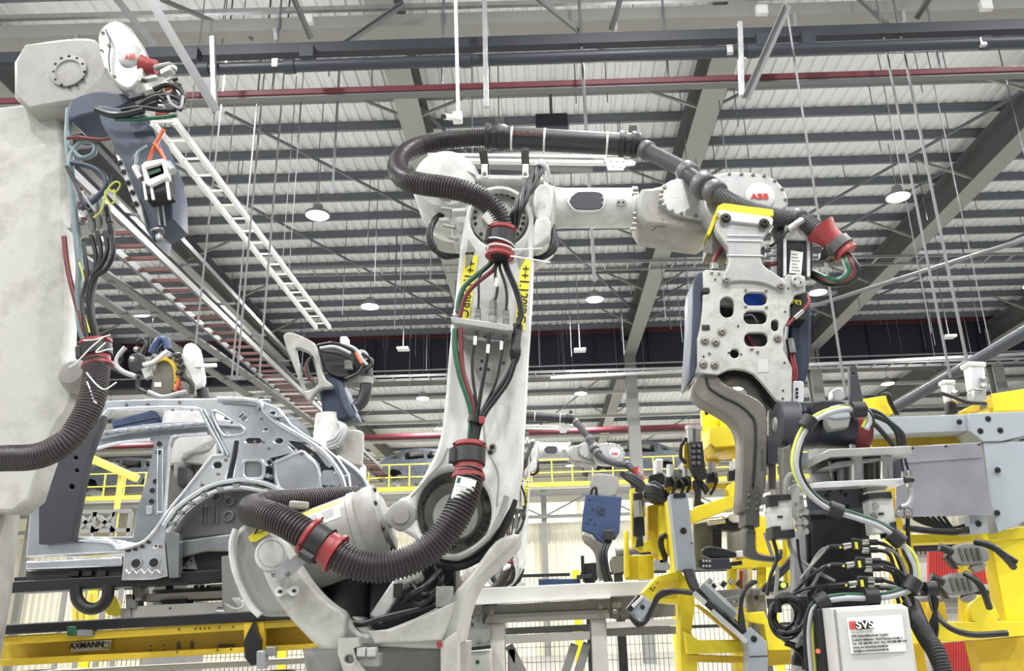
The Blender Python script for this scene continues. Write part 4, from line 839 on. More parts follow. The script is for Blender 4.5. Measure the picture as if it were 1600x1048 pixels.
# connector rack and cables on the arm
plate('connector_plate', [(100, 351), (172, 338), (175, 342), (104, 357)], [], 3.28, .1, 'alu', lr, .002)
for i, (x, y) in enumerate(((117, 345), (140, 332), (150, 326), (162, 332), (170, 342))):
    c0, c1 = P(x - 4, y - 22, 3.26), P(x + 6, y + 30, 3.26); L = (c1 - c0).length; r = S(6.5 - i * .4, 3.26)
    MB().lathe(c0, c1 - c0, [(0, r * .6), (.1 * L, r), (.4 * L, r), (.42 * L, r * 1.15), (.55 * L, r * 1.15), (.57 * L, r * .9), (.9 * L, r * .9), (L, r * .6)], 16).build('connector', 'grey_st' if i < 4 else 'blackp', lr)
q = 3.24
for ma, r, pts in (('teal_hose', .015, ((108, 170), (106, 220), (112, 280), (116, 330), (120, 372), (124, 420), (122, 470), (128, 520), (140, 536))), ('red_hose', .011, ((100, 370), (106, 420), (118, 470), (132, 520), (142, 538))),
                   ('cable', .01, ((142, 368), (150, 400), (146, 440), (140, 490), (146, 536))), ('cable', .01, ((152, 362), (158, 395), (152, 425), (144, 470), (150, 536))), ('cable', .011, ((164, 362), (168, 390), (160, 412), (146, 432), (138, 470), (152, 536))), ('cable', .011, ((174, 368), (177, 395), (166, 420), (148, 436), (142, 480), (155, 536))),
                   ('teal_hose', .011, ((108, 226), (126, 246), (146, 240), (146, 224), (128, 222), (112, 240), (108, 270))), ('bluegrey', .013, ((112, 254), (140, 260), (160, 272), (166, 290), (150, 310), (126, 326))), ('yg', .004, ((146, 340), (156, 332), (162, 316), (168, 296), (180, 284), (188, 288), (180, 300), (168, 296), (164, 304), (172, 318), (180, 312), (178, 296))),
                   ('cable', .008, ((104, 260), (120, 290), (130, 318), (142, 330))), ('grey_cable', .005, ((128, 300), (140, 318), (150, 330))), ('red_hose', .008, ((105, 216), (122, 214), (136, 216), (160, 218), (172, 216))), ('yg', .004, ((124, 410), (132, 440), (130, 480), (140, 520))), ('cable', .009, ((130, 380), (136, 430), (128, 470), (136, 530)))):
    cable('cable', [(x, y, q) for x, y in pts], r, ma, lr); q -= .004
clamp(lr, P(151, 553, 3.2), P(151, 571, 3.2) - P(148, 534, 3.2), .05, .11, red='red')
MB().corr(hosep([(151, 560, 3.2), (150, 590, 3.17), (144, 622, 3.14), (130, 655, 3.12), (106, 688, 3.1), (60, 712, 3.1), (0, 716, 3.1)]), .05, .0115).build('hose', 'hose', lr, 0, 80)
MB().lathe(P(122, 588, 3.38), FR, [(-.1, .075), (0, .072), (.04, .06), (.05, .05), (.06, .045), (.062, .015)], 32).build('arm_cap', 'robot_gr', lr)
for pts in (((162, 526), (140, 545), (120, 566), (108, 574)), ((165, 535), (150, 550), (168, 546), (176, 545)), ((135, 582), (150, 600), (164, 608), (182, 597)), ((136, 596), (142, 612), (146, 625), (151, 630)), ((130, 532), (150, 530), (172, 523))): cable('tie_tail', [(x, y, 3.1) for x, y in pts], .003, 'white_pl', lr)
# ---- its weld gun
lg = thing('weld_gun', 'blue-grey weld gun hanging from the left edge robot', 'weld gun', P(247, 372, 3.1))
plate('gun_body', [(150, 162), (205, 170), (240, 200), (262, 255), (270, 290), (271, 342), (258, 350), (244, 358), (240, 378), (228, 360), (214, 326), (196, 270), (176, 225), (156, 190)], [], 3.08, .16, 'bluegrey', lg, .012)
plate('side_rail', [(180, 240), (186, 243), (220, 320), (228, 352), (222, 345), (210, 322)], [], 3.05, .05, 'alu', lg, .002)
for x, y in ((188, 254), (193, 268), (200, 285), (207, 300), (212, 318)): pbolt(x, y, 3.045, 3.2, lg, ma='bolt_dk')
tr = MB().bar(P(245, 262, 3.0), P(250, 312, 3.0), .1, .1, (0, 1, 0)).build('servo_motor', 'black_st', lg, .006)
plate('motor_frame', [(220, 258), (226, 252), (256, 247), (261, 268), (262, 276), (234, 290), (226, 286)], [[(227, 262), (252, 254), (256, 270), (232, 280)]], 2.93, .04, 'white_pl', lg, .004)
plate('motor_label', [(228, 268), (253, 259), (256, 270), (232, 280)], [], 2.95, .005, 'paper', tr)
plate('label_picture', [(231, 268), (250, 262), (252, 267), (233, 274)], [], 2.946, .002, 'green_hose', tr); plate('motor_top', [(226, 262), (251, 253), (253, 259), (228, 268)], [], 2.945, .01, 'ink', tr)
for x in (225, 236, 261): MB().bar(P(x, 284, 2.95), P(x + 4, 312, 2.95), .01, .01).build('motor_edge', 'alu_b', tr)
for a, c in (((212, 262), (222, 280)), ((262, 256), (270, 268))): MB().cyl(P(*a, 2.98), P(*c, 2.96), .016, 14).build('plug', 'alu', lg)
for x in (246, 254): MB().bar(P(x, 320, 3.06), P(x + 4, 352, 3.07), .006, .006).build('seam', 'alu', lg)
MB().lathe(P(246, 360, 3.1), P(251, 384, 3.1) - P(246, 360, 3.1), [(0, .03), (.01, .03), (.012, .012), (.025, .012), (.027, .018), (.045, .018), (.05, .012)], 18).build('electrode', 'steel', lg)
q = 3.04; rr = random.Random(11)
for ma, r, pts in (('orange', .009, ((258, 140), (272, 136), (284, 142), (286, 152))), ('orange', .008, ((244, 178), (258, 178), (266, 172))), ('cable', .012, ((200, 180), (225, 160), (250, 150), (272, 152), (285, 160), (280, 172))), ('cable', .01, ((190, 172), (220, 168), (250, 172), (275, 172))), ('green_hose', .009, ((180, 186), (210, 186), (245, 184), (276, 180))), ('cable', .012, ((240, 140), (260, 132), (280, 138), (288, 152), (280, 168))), ('orange', .009, ((256, 202), (246, 220), (236, 240), (232, 255))), ('orange', .009, ((240, 224), (250, 236), (258, 252))), ('cable', .01, ((232, 226), (218, 236), (210, 250), (210, 262))), ('cable', .014, ((150, 172), (175, 180), (200, 178), (225, 172))), ('grey_cable', .006, ((262, 150), (268, 162), (282, 168), (286, 150))), ('teal_hose', .009, ((232, 228), (216, 240), (212, 262)))):
    cable('cable', [(x, y, q) for x, y in pts], r, ma, lg); q -= .004
for (x, y, w, h, ma) in ((255, 104, 26, 10, 'grey_st'), (262, 112, 16, 14, 'alu'), (232, 124, 30, 9, 'alu'), (240, 147, 34, 14, 'olive'), (236, 163, 26, 10, 'dk'), (270, 108, 8, 10, 'galv'), (221, 165, 12, 10, 'white_pl'), (258, 158, 18, 9, 'steel'), (215, 152, 22, 10, 'black_st'), (276, 148, 8, 16, 'steel')):
    a, c = P(x - w / 2, y + h * .3, 3.08), P(x + w / 2, y - h * .3, 3.06); MB().bar(a, c, S(h, 3.1), S(h * .9, 3.1), (0, 1, 0)).build('valve_block', ma, lg, .006)
for k in range(9):
    x, y = 222 + rr.random() * 60, 120 + rr.random() * 55; MB().cyl(P(x, y, 3.03), P(x + 8, y - 6 + rr.random() * 12, 3.03), .008 + rr.random() * .004, 10).build('fitting', rr.choice(('chrome', 'steel', 'bolt_dk')), lg)
bz = P(20, 800, 3.4)
MB().lathe(V((bz.x - .3, 3.55, .0)), V((0, 0, 1)), [(0, .3), (.05, .3), (.06, .22), (bz.z - .3, .22), (bz.z + .05, .2)], 32).build('base', 'robot_gr', lr)
# ================================================================ CAR BODY SHELL
car = thing('car_body', 'bare silver car body shell on the conveyor at left', 'car body', P(300, 905, 4.9))
YC = 4.5
outer = [(60, 634), (110, 630), (163, 626), (240, 623), (340, 622), (407, 624), (422, 632), (437, 637), (443, 646), (455, 662), (474, 676), (502, 693), (527, 714), (545, 740), (552, 790), (552, 850), (500, 852), (480, 800), (454, 776), (425, 760), (392, 751), (360, 752), (327, 760), (295, 780), (275, 797), (262, 820), (258, 850), (262, 900), (240, 905), (189, 907), (192, 880), (193, 862), (112, 866), (40, 870)]
hole1 = [(170, 640), (240, 637), (306, 638), (316, 645), (325, 662), (337, 684), (348, 704), (349, 710), (336, 712), (329, 716), (291, 765), (272, 788), (250, 818), (239, 833), (222, 848), (193, 857), (183, 856), (172, 846), (122, 842), (117, 840), (119, 815), (123, 792), (136, 719), (143, 700), (157, 671), (163, 649)]
hole2 = chaikin([(330, 643), (337, 641), (354, 650), (375, 663), (383, 671), (381, 677), (365, 680), (352, 681), (347, 678), (338, 664)])
lamp = [(430, 722), (470, 705), (481, 714), (496, 730), (500, 772), (500, 790), (470, 780), (447, 772), (432, 753)]
side = plate('side_panel', outer, [hole1, hole2, lamp, [(372, 651), (379, 645), (387, 652), (380, 659)], rrect(383, 684, 408, 692, 4), circ(435, 688, 7, 4.5, 20), [(446, 691), (450, 690), (461, 702), (459, 704)], rrect(505, 736, 520, 756, 2), rrect(508, 764, 523, 778, 2),
       [(497, 708), (502, 709), (514, 724), (511, 726)], [(366, 688), (373, 688), (371, 704), (362, 752), (352, 752), (360, 720)], circ(213, 880, 6.5), circ(241, 879, 6.5), circ(420, 722, 4), circ(243, 853, 2.2), circ(418, 743, 2), rrect(333, 721, 346, 731, 5), circ(353, 675, 1), rrect(522, 742, 530, 758, 4), circ(415, 671, 3)], YC, .05, 'car', car, .006, 50)
# pressed beads: raised rims round the openings
def rim(pts, Y, r, ma, parent, close=True, name='pressed_bead', k=3):
    p = PL(pts + ([pts[0]] if close else []), Y); return MB().tube(spline(p, k), r, 8).build(name, ma, parent, 0, 60)
rim(hole1, YC - .004, .011, 'car', side); rim(hole2, YC - .004, .008, 'car', side, k=1); rim(lamp, YC - .004, .009, 'car', side)
rim([(256, 822), (275, 795), (295, 779), (327, 759), (360, 751), (392, 750), (425, 759), (454, 775)], YC - .01, .016, 'car', side, False)
rim([(262, 832), (282, 803), (308, 781), (340, 766), (370, 761), (392, 763), (425, 771), (448, 786)], YC - .005, .014, 'car', side, False)
for x, y in ((270, 818), (283, 801), (300, 786), (320, 773), (345, 764), (370, 759)): MB().box(P(x, y, YC - .01), (.035, .03, .02)).build('arch_clip', 'car_dk', side, .004)
rim([(340, 623), (400, 626), (412, 640), (424, 652), (440, 664), (470, 682), (500, 702), (520, 722), (534, 745), (540, 770)], YC - .01, .014, 'car', side, False)
rim([(348, 628), (400, 632), (403, 640)], YC - .008, .01, 'car_dk', side, False)
rim([(318, 640), (330, 660), (350, 700), (356, 712)], YC - .012, .009, 'car_dk', side, False)
rim(rrect(380, 718, 412, 748, 8), YC - .012, .012, 'car', side); plate('pressing', rrect(384, 722, 408, 745, 6), [], YC - .005, .02, 'car_dk', side, .004)
for x, y in ((213, 880), (241, 879)): MB().lathe(P(x, y, YC - .004), FR, [(0, .03), (.006, .03), (.007, .024), (.001, .022)], 24).build('hole_rim', 'car', side); MB().lathe(P(x, y, YC - .006), FR, [(0, .021), (.003, .021)], 20).build('hole', 'ink', side)  # black discs stand for the darkness inside the sill holes
rim([(196, 890), (203, 897), (208, 889), (214, 897), (220, 889), (226, 897), (232, 889), (238, 897), (244, 889), (250, 896), (254, 890)], YC - .003, .006, 'car', side, False, k=2)
for x, y in ((372, 669), (408, 654), (398, 690), (411, 690), (426, 744), (470, 708), (420, 700), (352, 718), (340, 740), (315, 757), (300, 640), (230, 631), (197, 632), (160, 632), (280, 628), (362, 660), (487, 710), (530, 760), (250, 853), (270, 640)): pbolt(x, y, YC - .006, 1.6, side, ma='bolt', washer=True)
for x, y in ((200, 860), (211, 858), (222, 854), (232, 847)): MB().box(P(x, y, YC - .004), (.02, .012, .012)).build('sill_slot', 'ink', side, .002)
# inner quarter panel behind the lamp opening and below
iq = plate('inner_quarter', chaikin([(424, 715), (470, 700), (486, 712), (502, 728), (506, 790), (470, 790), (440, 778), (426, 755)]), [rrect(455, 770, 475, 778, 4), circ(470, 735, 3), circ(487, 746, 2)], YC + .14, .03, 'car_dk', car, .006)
for x0, y0, x1, y1 in ((440, 730, 456, 742), (452, 712, 478, 722), (466, 730, 476, 755), (436, 742, 474, 749)): plate('stiffener', rrect(x0, y0, x1, y1, 3), [], YC + .12, .02, 'car', iq, .004)
plate('inner_panel', [(352, 684), (420, 678), (470, 690), (520, 725), (536, 790), (500, 800), (450, 770), (392, 757), (340, 762), (322, 770), (330, 730)], [chaikin([(426, 724), (470, 702), (498, 730), (502, 790), (447, 775)])], YC + .2, .03, 'inner_shade', car, .004)  # dark colour holds the shade inside the shell, behind the openings
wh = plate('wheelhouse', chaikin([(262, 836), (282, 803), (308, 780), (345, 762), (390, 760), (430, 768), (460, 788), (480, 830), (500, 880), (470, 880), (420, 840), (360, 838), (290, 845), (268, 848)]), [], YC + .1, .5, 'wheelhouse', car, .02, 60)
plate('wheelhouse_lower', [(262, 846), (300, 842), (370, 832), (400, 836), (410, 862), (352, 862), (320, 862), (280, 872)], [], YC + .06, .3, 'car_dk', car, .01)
for x, y, r in ((340, 777, 7), (360, 783, 7), (358, 806, 8)):
    MB().lathe(P(x, y, YC + .095), FR, [(0, S(r, YC)), (.012, S(r, YC)), (.014, S(r * .7, YC)), (.002, S(r * .6, YC))], 20).build('mount', 'wheelhouse', wh)
for x in (316, 322, 334, 340): MB().bar(P(x, 790, YC + .095), P(x - 1, 818, YC + .095), .012, .012).build('rib', 'wheelhouse', wh, .003)
plate('chassis_leg', [(262, 870), (282, 866), (352, 852), (440, 856), (440, 885), (330, 895), (262, 900)], [], YC + .12, .1, 'dk', car, .006)
pt = plate('gusset', [(284, 888), (302, 864), (308, 890)], [], YC + .1, .02, 'grey_st', car, .002)
for x, y in ((291, 876), (291, 884), (299, 876)): pbolt(x, y, YC + .1, 1.4, pt, ma='bolt_dk', washer=False)
plate('jack_bracket', [(258, 838), (266, 830), (280, 834), (279, 902), (264, 903), (262, 880)], [], YC - .01, .05, 'car_dk', car, .004)
# sill and floor
plate('sill', [(40, 877), (190, 869), (192, 880), (188, 885), (40, 890)], [], YC + .02, .12, 'car', car, .008)
plate('sill_lower', [(40, 892), (190, 886), (190, 902), (40, 908)], [], YC + .06, .1, 'dk', car, .004)
for x in (118, 138, 160): MB().box(P(x, 896, YC + .05), (.05, .03, .03)).build('sill_box', 'ink', car, .004)
plate('inner_sill', chaikin([(60, 842), (122, 840), (150, 838), (170, 840), (186, 852), (240, 848), (240, 858), (60, 872)]), [], YC + .08, .5, 'car', car, .01)
plate('front_pillar', [(60, 760), (100, 700), (135, 668), (160, 648), (158, 660), (146, 690), (136, 718), (128, 760), (120, 800), (112, 845), (60, 850)], [circ(118, 715, 3), circ(120, 735, 3), circ(112, 760, 4)], YC - .07, .06, 'dk', car, .006)
# far side seen through the openings
YB = 5.9
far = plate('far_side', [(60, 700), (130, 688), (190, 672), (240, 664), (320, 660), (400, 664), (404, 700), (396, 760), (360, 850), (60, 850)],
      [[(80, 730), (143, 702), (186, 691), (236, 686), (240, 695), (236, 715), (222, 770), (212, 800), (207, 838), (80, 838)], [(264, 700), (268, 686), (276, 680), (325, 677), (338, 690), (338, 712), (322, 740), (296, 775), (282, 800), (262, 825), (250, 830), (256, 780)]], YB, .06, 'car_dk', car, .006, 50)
rim([(143, 702), (186, 691), (236, 686)], YB - .005, .012, 'car', far, False); rim([(258, 800), (262, 740), (264, 700), (268, 686), (276, 680), (325, 677)], YB - .005, .012, 'car', far, False)
for x, y in ((249, 693), (247, 706), (243, 752), (238, 766), (237, 783)): MB().lathe(P(x, y, YB - .003), FR, [(0, .018), (.004, .018), (.004, .012), (-.004, .012)], 16).build('hole_rim', 'ink', far)
rim(rrect(246, 702, 254, 800, 3), YB - .003, .006, 'car', far); plate('belt_box', rrect(228, 790, 237, 803, 2), [], YB - .012, .02, 'car', far, .004)
plate('far_rail_top', [(150, 676), (200, 666), (250, 660), (340, 655), (420, 660), (425, 668), (340, 664), (250, 670), (200, 676), (152, 686)], [], YB - .03, .06, 'car', far, .004)
for i in range(10): MB().box(P(158 + i * 17, 676 - i * 1.6, YB - .05), (.08, .03, .025)).build('weld_tab', 'car_dk', far, .006)
for a, c in (((400, 628), (395, 660)),): MB().bar(P(*a, YC + .06), P(*c, YB), .16, .04, (1, 0, 0)).build('roof_bow', 'car_dk', car, .008)
# hatch pillar, glass and tail panel
plate('rear_quarter_glass', [(447, 645), (458, 650), (478, 666), (486, 684), (474, 676), (455, 662)], [], YC + .1, .012, 'glass', car)
plate('tail_panel', chaikin([(505, 696), (530, 716), (552, 730), (568, 747), (577, 766), (575, 800), (538, 800), (532, 745)]), [circ(541, 740, 2.4), circ(560, 760, 2)], YC + .16, .05, 'car_dk', car, .006)
rim([(527, 714), (552, 731), (568, 748), (577, 768)], YC + .15, .014, 'car', car, False)
plate('hinge_mount', chaikin([(408, 626), (424, 632), (438, 637), (442, 650), (430, 652), (416, 646)]), [circ(426, 645, 3.5, 2.4, 16)], YC - .05, .05, 'car', car, .01)
# ================================================================ SKID, CARRIAGE, CONVEYOR
sk = thing('body_skid', 'black skid beam carrying the silver car body', 'skid', P(250, 918, 4.6))
MB().bar(P(30, 918, 4.6), P(460, 894, 4.6), .16, .06, (0, 1, 0)).build('beam', 'black_st', sk, .006)
MB().bar(P(30, 906, 4.75), P(470, 884, 4.75), .1, .03, (0, 1, 0)).build('upper_rail', 'black_st', sk, .004)
MB().bar(P(359, 868, 4.5), P(361, 962, 4.5), .06, .07).build('post', 'grey_st', sk, .006)
MB().tube(spline([P(x, y, 4.5) for x, y in ((118, 918), (121, 936), (132, 948), (146, 951), (160, 945), (168, 932), (170, 915))]), .03, 14).build('hoop', 'rubber', sk)
MB().cyl(P(340, 957, 4.45), P(358, 957, 4.45), .028, 16).build('roller', 'steel', sk)
cg = thing('lift_carriage', 'off-white lift carriage under the car body', 'carriage', P(280, 968, 4.8))
plate('housing', [(205, 947), (350, 939), (352, 964), (195, 971)], [], 4.62, .5, 'white_st', cg, .006)
plate('upper_plate', [(222, 928), (352, 922), (352, 934), (222, 940)], [], 4.66, .4, 'white_st', cg, .005)
plate('upper_lip', [(238, 921), (350, 915), (350, 921), (238, 927)], [], 4.8, .3, 'grey_st', cg, .004)
plate('gap_block', [(250, 937), (292, 935), (290, 942), (252, 943)], [], 4.64, .1, 'ink', cg)
for x in (262, 268, 306, 316, 326): MB().cyl(P(x, 920, 4.75), P(x, 914, 4.75), .012, 10).build('stud', 'bolt_dk', cg)
pbolt(266, 950, 4.618, 1.4, cg, ma='bolt_dk', washer=False)
for (x0, y0, x1, y1) in ((196, 928, 212, 950), (206, 915, 220, 938), (188, 950, 204, 968)): plate('side_block', rrect(x0, y0, x1, y1, 2), [], 4.6, .1, 'grey_st', cg, .004)
for k in range(4): cable('pneumatic_line', ((372 - k * 3, 935, 4.4), (380, 946 + k * 3, 4.35), (368, 952 + k * 2, 4.3), (352, 944 + k * 4, 4.4)), .008, 'grey_st', cg)
plate('yellow_fin', chaikin([(163, 940), (172, 926), (182, 936), (189, 952), (189, 964), (163, 960)]), [], 4.9, .03, 'yellow', cg, .003)
for x in (142, 148, 118, 128): MB().bar(P(x, 926, 5.3), P(x, 972, 5.3), .025, .025).build('slat', 'yellow_rail', cg)
conv = thing('conveyor_beam', 'yellow conveyor beam with a maker plate at bottom left', 'conveyor', P(250, 1034, 4.1))
MB().bar(P(0, 984, 4.05), P(500, 957, 4.05), .14, .045, (0, 1, 0)).build('chain_rail', 'black_st', conv, .006)
def ypl(nm, pts, Y, th, ma='yellow_b', b=.003): return plate(nm, pts, [], Y, th, ma, conv, b)
ypl('upper_flange', [(0, 994), (520, 963), (520, 975), (0, 1008)], 4.0, .03)
ypl('web', [(0, 1004), (520, 972), (520, 1012), (0, 1032)], 4.12, .03)
ypl('lower_flange', [(0, 1030), (520, 1004), (520, 1012), (0, 1041)], 4.0, .15)
ypl('end_post', [(381, 972), (396, 971), (396, 1018), (381, 1019)], 3.99, .04); ypl('end_post', [(404, 970), (412, 970), (412, 1018), (404, 1018)], 3.99, .04)
ypl('underside', [(0, 1052), (520, 1026), (520, 1034), (0, 1062)], 4.1, .2, 'white_st')
for x, y in ((280, 983), (306, 982), (313, 982), (320, 981), (327, 981), (343, 980), (364, 979), (147, 990), (236, 1009), (257, 1008), (236, 1016), (257, 1015), (277, 1018), (340, 1015), (361, 1014)): pbolt(x, y, 3.998, 1.2, conv, ma='bolt_dk', washer=False)
ax = plate('maker_plate', [(112, 1003), (174, 999), (172, 1015), (110, 1019)], [], 4.1, .004, 'paper', conv)
d = (P(174, 999, 4.1) - P(112, 1003, 4.1)).normalized()
text('plate_lettering', 'AXMANN', P(135, 1008, 4.094), d, V((0, -1, 0)).cross(d) * -1 if False else V((-d.z, 0, d.x)), .026, 'ink', ax, bold=.03)
plate('plate_mark', rrect(160, 1003, 171, 1013, 1), [rrect(162, 1005, 169, 1011, 1)], 4.096, .002, 'ink_gr', ax)
for (x0, y0, x1, y1) in ((276, 1002, 280, 1014), (297, 1001, 301, 1013), (340, 1006, 366, 1011), (340, 980, 367, 984)): plate('slot_cover', rrect(x0, y0, x1, y1, 1), [], 4.11, .01, 'olive', conv, .002)
plate('rail_box', rrect(118, 983, 144, 994, 2), [], 3.98, .05, 'grey_st', conv, .004); plate('green_box', rrect(104, 978, 118, 993, 2), [], 3.97, .06, 'green_hose', conv, .004)
dr = thing('drive_bracket', 'dark drive bracket on the conveyor beside the robot base', 'bracket', P(393, 1040, 3.95))
plate('body', [(386, 988), (394, 972), (398, 985), (404, 1000), (402, 1030), (392, 1040), (382, 1028), (380, 1002)], [], 3.93, .06, 'black_st', dr, .006)
plate('cylinder', rrect(400, 1016, 414, 1045, 4), [], 3.92, .06, 'galv', dr, .006); plate('block', rrect(414, 1010, 427, 1025, 3), [], 3.93, .06, 'grey_st', dr, .005)
plate('white_guard', [(474, 1018), (508, 1016), (506, 1040), (476, 1040)], [], 3.9, .05, 'white_st', dr, .006)
ls = thing('conveyor_support', 'dark steel support frame beneath the yellow conveyor beam', 'support', V((P(250, 1040, 4.3).x, 4.3, 0)))
for x in (60, 250, 440):
    p = P(x, 1046, 4.25); MB().span((p.x - .05, 4.2, 0), (p.x + .05, 4.3, p.z)).build('leg', 'black_st', ls, .004)
# ================================================================ DRIVE STATION AT THE RIGHT FOREGROUND
ds = thing('drive_station', 'dark pedestal station with navy motor and silver plate stack, right foreground', 'machine', V((P(1310, 1040, 2.75).x, 2.75, 0)))
Yd = 2.75
plate('column', [(1266, 800), (1354, 800), (1362, 860), (1372, 960), (1372, 1140), (1262, 1140), (1268, 900)], [], Yd + .02, .16, 'black_st', ds, .006)
cp = plate('hole_plate', [(1262, 764), (1348, 757), (1352, 801), (1266, 804)], [], Yd, .03, M['dk2'], ds, .003)
for x, y in ((505, 643), (487, 670), (586, 640), (617, 666), (628, 745), (608, 770)): MB().lathe(P(1180 + x / 4.367, 620 + y / 4.367, Yd - .001), FR, [(-.01, .007), (.001, .007)], 14).build('bore', 'ink', cp)
plate('column_rail', [(1240, 830), (1258, 826), (1262, 900), (1262, 1140), (1244, 1140)], [], Yd + .03, .05, 'galv', ds, .003)
plate('left_upright', [(1222, 700), (1236, 694), (1240, 760), (1238, 790), (1224, 790)], [], Yd + .06, .05, 'steel_dk', ds, .004)
# motor
mc = P(1246, 664, Yd + .12); me_ = P(1352, 668, Yd + .12); md = me_ - mc; L = md.length
mo = MB().lathe(mc, md, [(0, .07), (.006, .08), (.05, .082), (.052, .078), (L, .078), (L + .004, .06)], 36).build('motor', 'navy', ds)
fc_ = MB().lathe(mc - md.normalized() * .055, md, [(-.02, .05), (-.02, .068), (-.012, .08), (.05, .084), (.058, .078)], 36).build('fan_cover', 'dk', mo)
MB().lathe(mc - md.normalized() * .076, -md, [(0, .026), (.008, .02)], 20).build('shaft_cap', 'grey_st', fc_)
for k in range(5): MB().bar(mc + md.normalized() * (.0) + V((0, -.078, .03 - k * .016)), mc + md.normalized() * .055 + V((0, -.08, .03 - k * .016)), .008, .008).build('vent_slot', 'ink', fc_)
MB().lathe(mc + md * .78, md, [(0, .079), (.05, .079)], 36).build('red_band', 'red', mo)
plate('terminal_box', chaikin([(1266, 632), (1272, 625), (1316, 624), (1324, 631), (1344, 636), (1342, 652), (1270, 652)]), [], Yd, .12, 'black_st', ds, .006)
gb_ = plate('connector_hood', chaikin([(1290, 640), (1302, 632), (1334, 630), (1340, 640), (1334, 652), (1296, 656)]), [], Yd - .05, .06, 'grey_cover', ds, .006)
plate('hood_base', [(1292, 654), (1330, 650), (1326, 667), (1300, 671), (1294, 664)], [], Yd - .045, .05, 'grey_st', ds, .004)
# silver plates and guide columns
plate('thick_plate', [(1274, 712), (1297, 701), (1424, 696), (1426, 708), (1298, 714), (1278, 723)], [], Yd - .06, .16, 'alu', ds, .003)
plate('under_plate', [(1282, 732), (1306, 721), (1372, 714), (1380, 718), (1308, 731)], [], Yd - .04, .12, 'steel', ds, .003)
plate('back_plate', [(1264, 702), (1290, 700), (1300, 752), (1268, 756)], [], Yd + .06, .02, 'white_st', ds, .002)
for x, r, Y, ma in ((1337, 12, Yd - .02, 'chrome'), (1382, 12, Yd - .02, 'chrome'), (1316, 8, Yd + .04, 'steel'), (1358, 9, Yd + .04, 'steel_dk')): MB().cyl(P(x, 714, Y), P(x + 1, 752, Y), S(r, Yd) * .92, 24).build('guide_column', ma, ds)
plate('dark_gap_sheet', [(1300, 714), (1412, 708), (1410, 750), (1304, 756)], [], Yd + .1, .03, 'dk', ds, .003)  # dark sheet added to shade the gap behind the guide columns
plate('lower_plate', [(1262, 756), (1290, 752), (1410, 747), (1413, 749), (1412, 756), (1340, 759), (1266, 763)], [], Yd - .07, .18, 'alu_b', ds, .002)
plate('bearing_block', [(1350, 757), (1392, 755), (1384, 766), (1356, 768)], [], Yd - .03, .1, 'alu', ds, .004)
MB().cyl(P(1331, 695, Yd), P(1331, 702, Yd), .012, 12).build('stud', 'steel', ds)
# air valves
for nm, pts, bl in (('left_valve', [(1200, 775), (1236, 771), (1243, 838), (1208, 840)], ([(1200, 773), (1236, 771), (1237, 780), (1216, 782), (1217, 790), (1203, 791)], [(1207, 822), (1220, 821), (1221, 828), (1242, 826), (1243, 839), (1208, 841)])),
                    ('right_valve', [(1358, 772), (1394, 769), (1402, 830), (1366, 834)], ([(1356, 770), (1393, 767), (1395, 778), (1378, 777), (1358, 779)], [(1392, 816), (1401, 814), (1403, 836), (1393, 838), (1391, 828)]))):
    v = plate('air_valve', pts, [], Yd - .12, .07, 'white_st', ds, .004)
    for q_ in bl: plate('end_cap', q_, [], Yd - .13, .09, 'blackp', v, .003)
    cx_, cy_ = sum(p[0] for p in pts) / 4, sum(p[1] for p in pts) / 4
    MB().box(P(cx_ - 3, cy_ + 1, Yd - .122), (.016, .004, .006)).build('slot', 'ink', v)
    for k, (dx, dy) in enumerate(((24, -18), (35, -10), (24, 6), (34, 6), (25, 16), (35, 20))) if nm == 'left_valve' else enumerate(((24, -2), (36, -4), (-14, -14), (-16, 2))):
        MB().cyl(P(cx_ + dx, cy_ + dy, Yd - .1), P(cx_ + dx + 3, cy_ + dy + 4, Yd - .15), .009, 14).build('fitting', 'steel', v)
plate('valve_mount', [(1195, 770), (1204, 768), (1206, 800), (1196, 800)], [], Yd - .08, .03, 'white_pl', ds, .003)
plate('valve_bracket', chaikin([(1230, 762), (1246, 753), (1250, 760), (1250, 800), (1240, 812), (1232, 790)]), [], Yd - .06, .05, 'alu', ds, .005)
cable('valve_pipe', ((1228, 772, Yd - .08), (1229, 752, Yd - .08), (1236, 741, Yd - .08), (1244, 748, Yd - .06)), .009, 'grey_st', ds)
for pts in (((1408, 718), (1412, 740)), ((1414, 716), (1421, 740))): MB().cyl(P(*pts[0], Yd - .1), P(*pts[1], Yd - .1), .004, 8).build('tube', 'cable', ds)
for x, y in ((1411, 742), (1421, 740), (1420, 757)): MB().cyl(P(x, y - 5, Yd - .1), P(x, y + 4, Yd - .1), .008, 12).build('coupling', 'chrome', ds)
MB().box(P(1420, 750, Yd - .1), (.03, .02, .016)).build('tee', 'blackp', ds, .004)
cable('steel_tube', ((1422, 762, Yd - .1), (1424, 776, Yd - .1), (1418, 788, Yd - .1), (1408, 792, Yd - .1)), .009, 'galv', ds)
MB().bar(P(1404, 796, Yd - .08), P(1424, 800, Yd - .08), .03, .03).build('manifold', 'grey_st', ds, .006)
for k in range(3): MB().cyl(P(1402 + k * 10, 796, Yd - .1), P(1402 + k * 10, 810, Yd - .1), .008, 12).build('fitting', 'chrome', ds)
cable('drop_line', ((1418, 806, Yd - .08), (1419, 840, Yd - .08), (1422, 880, Yd - .06)), .007, 'cable', ds)
for k, dx in enumerate((0, 6)): cable('motor_lead', ((1352, 640 + dx, Yd), (1372, 645 + dx, Yd), (1390, 660, Yd), (1402 + dx, 676, Yd), (1406 + dx, 696, Yd)), .01, 'cable', ds)
cable('motor_lead', ((1352, 652, Yd), (1368, 664, Yd), (1385, 682, Yd), (1397, 697, Yd)), .009, 'cable', ds)
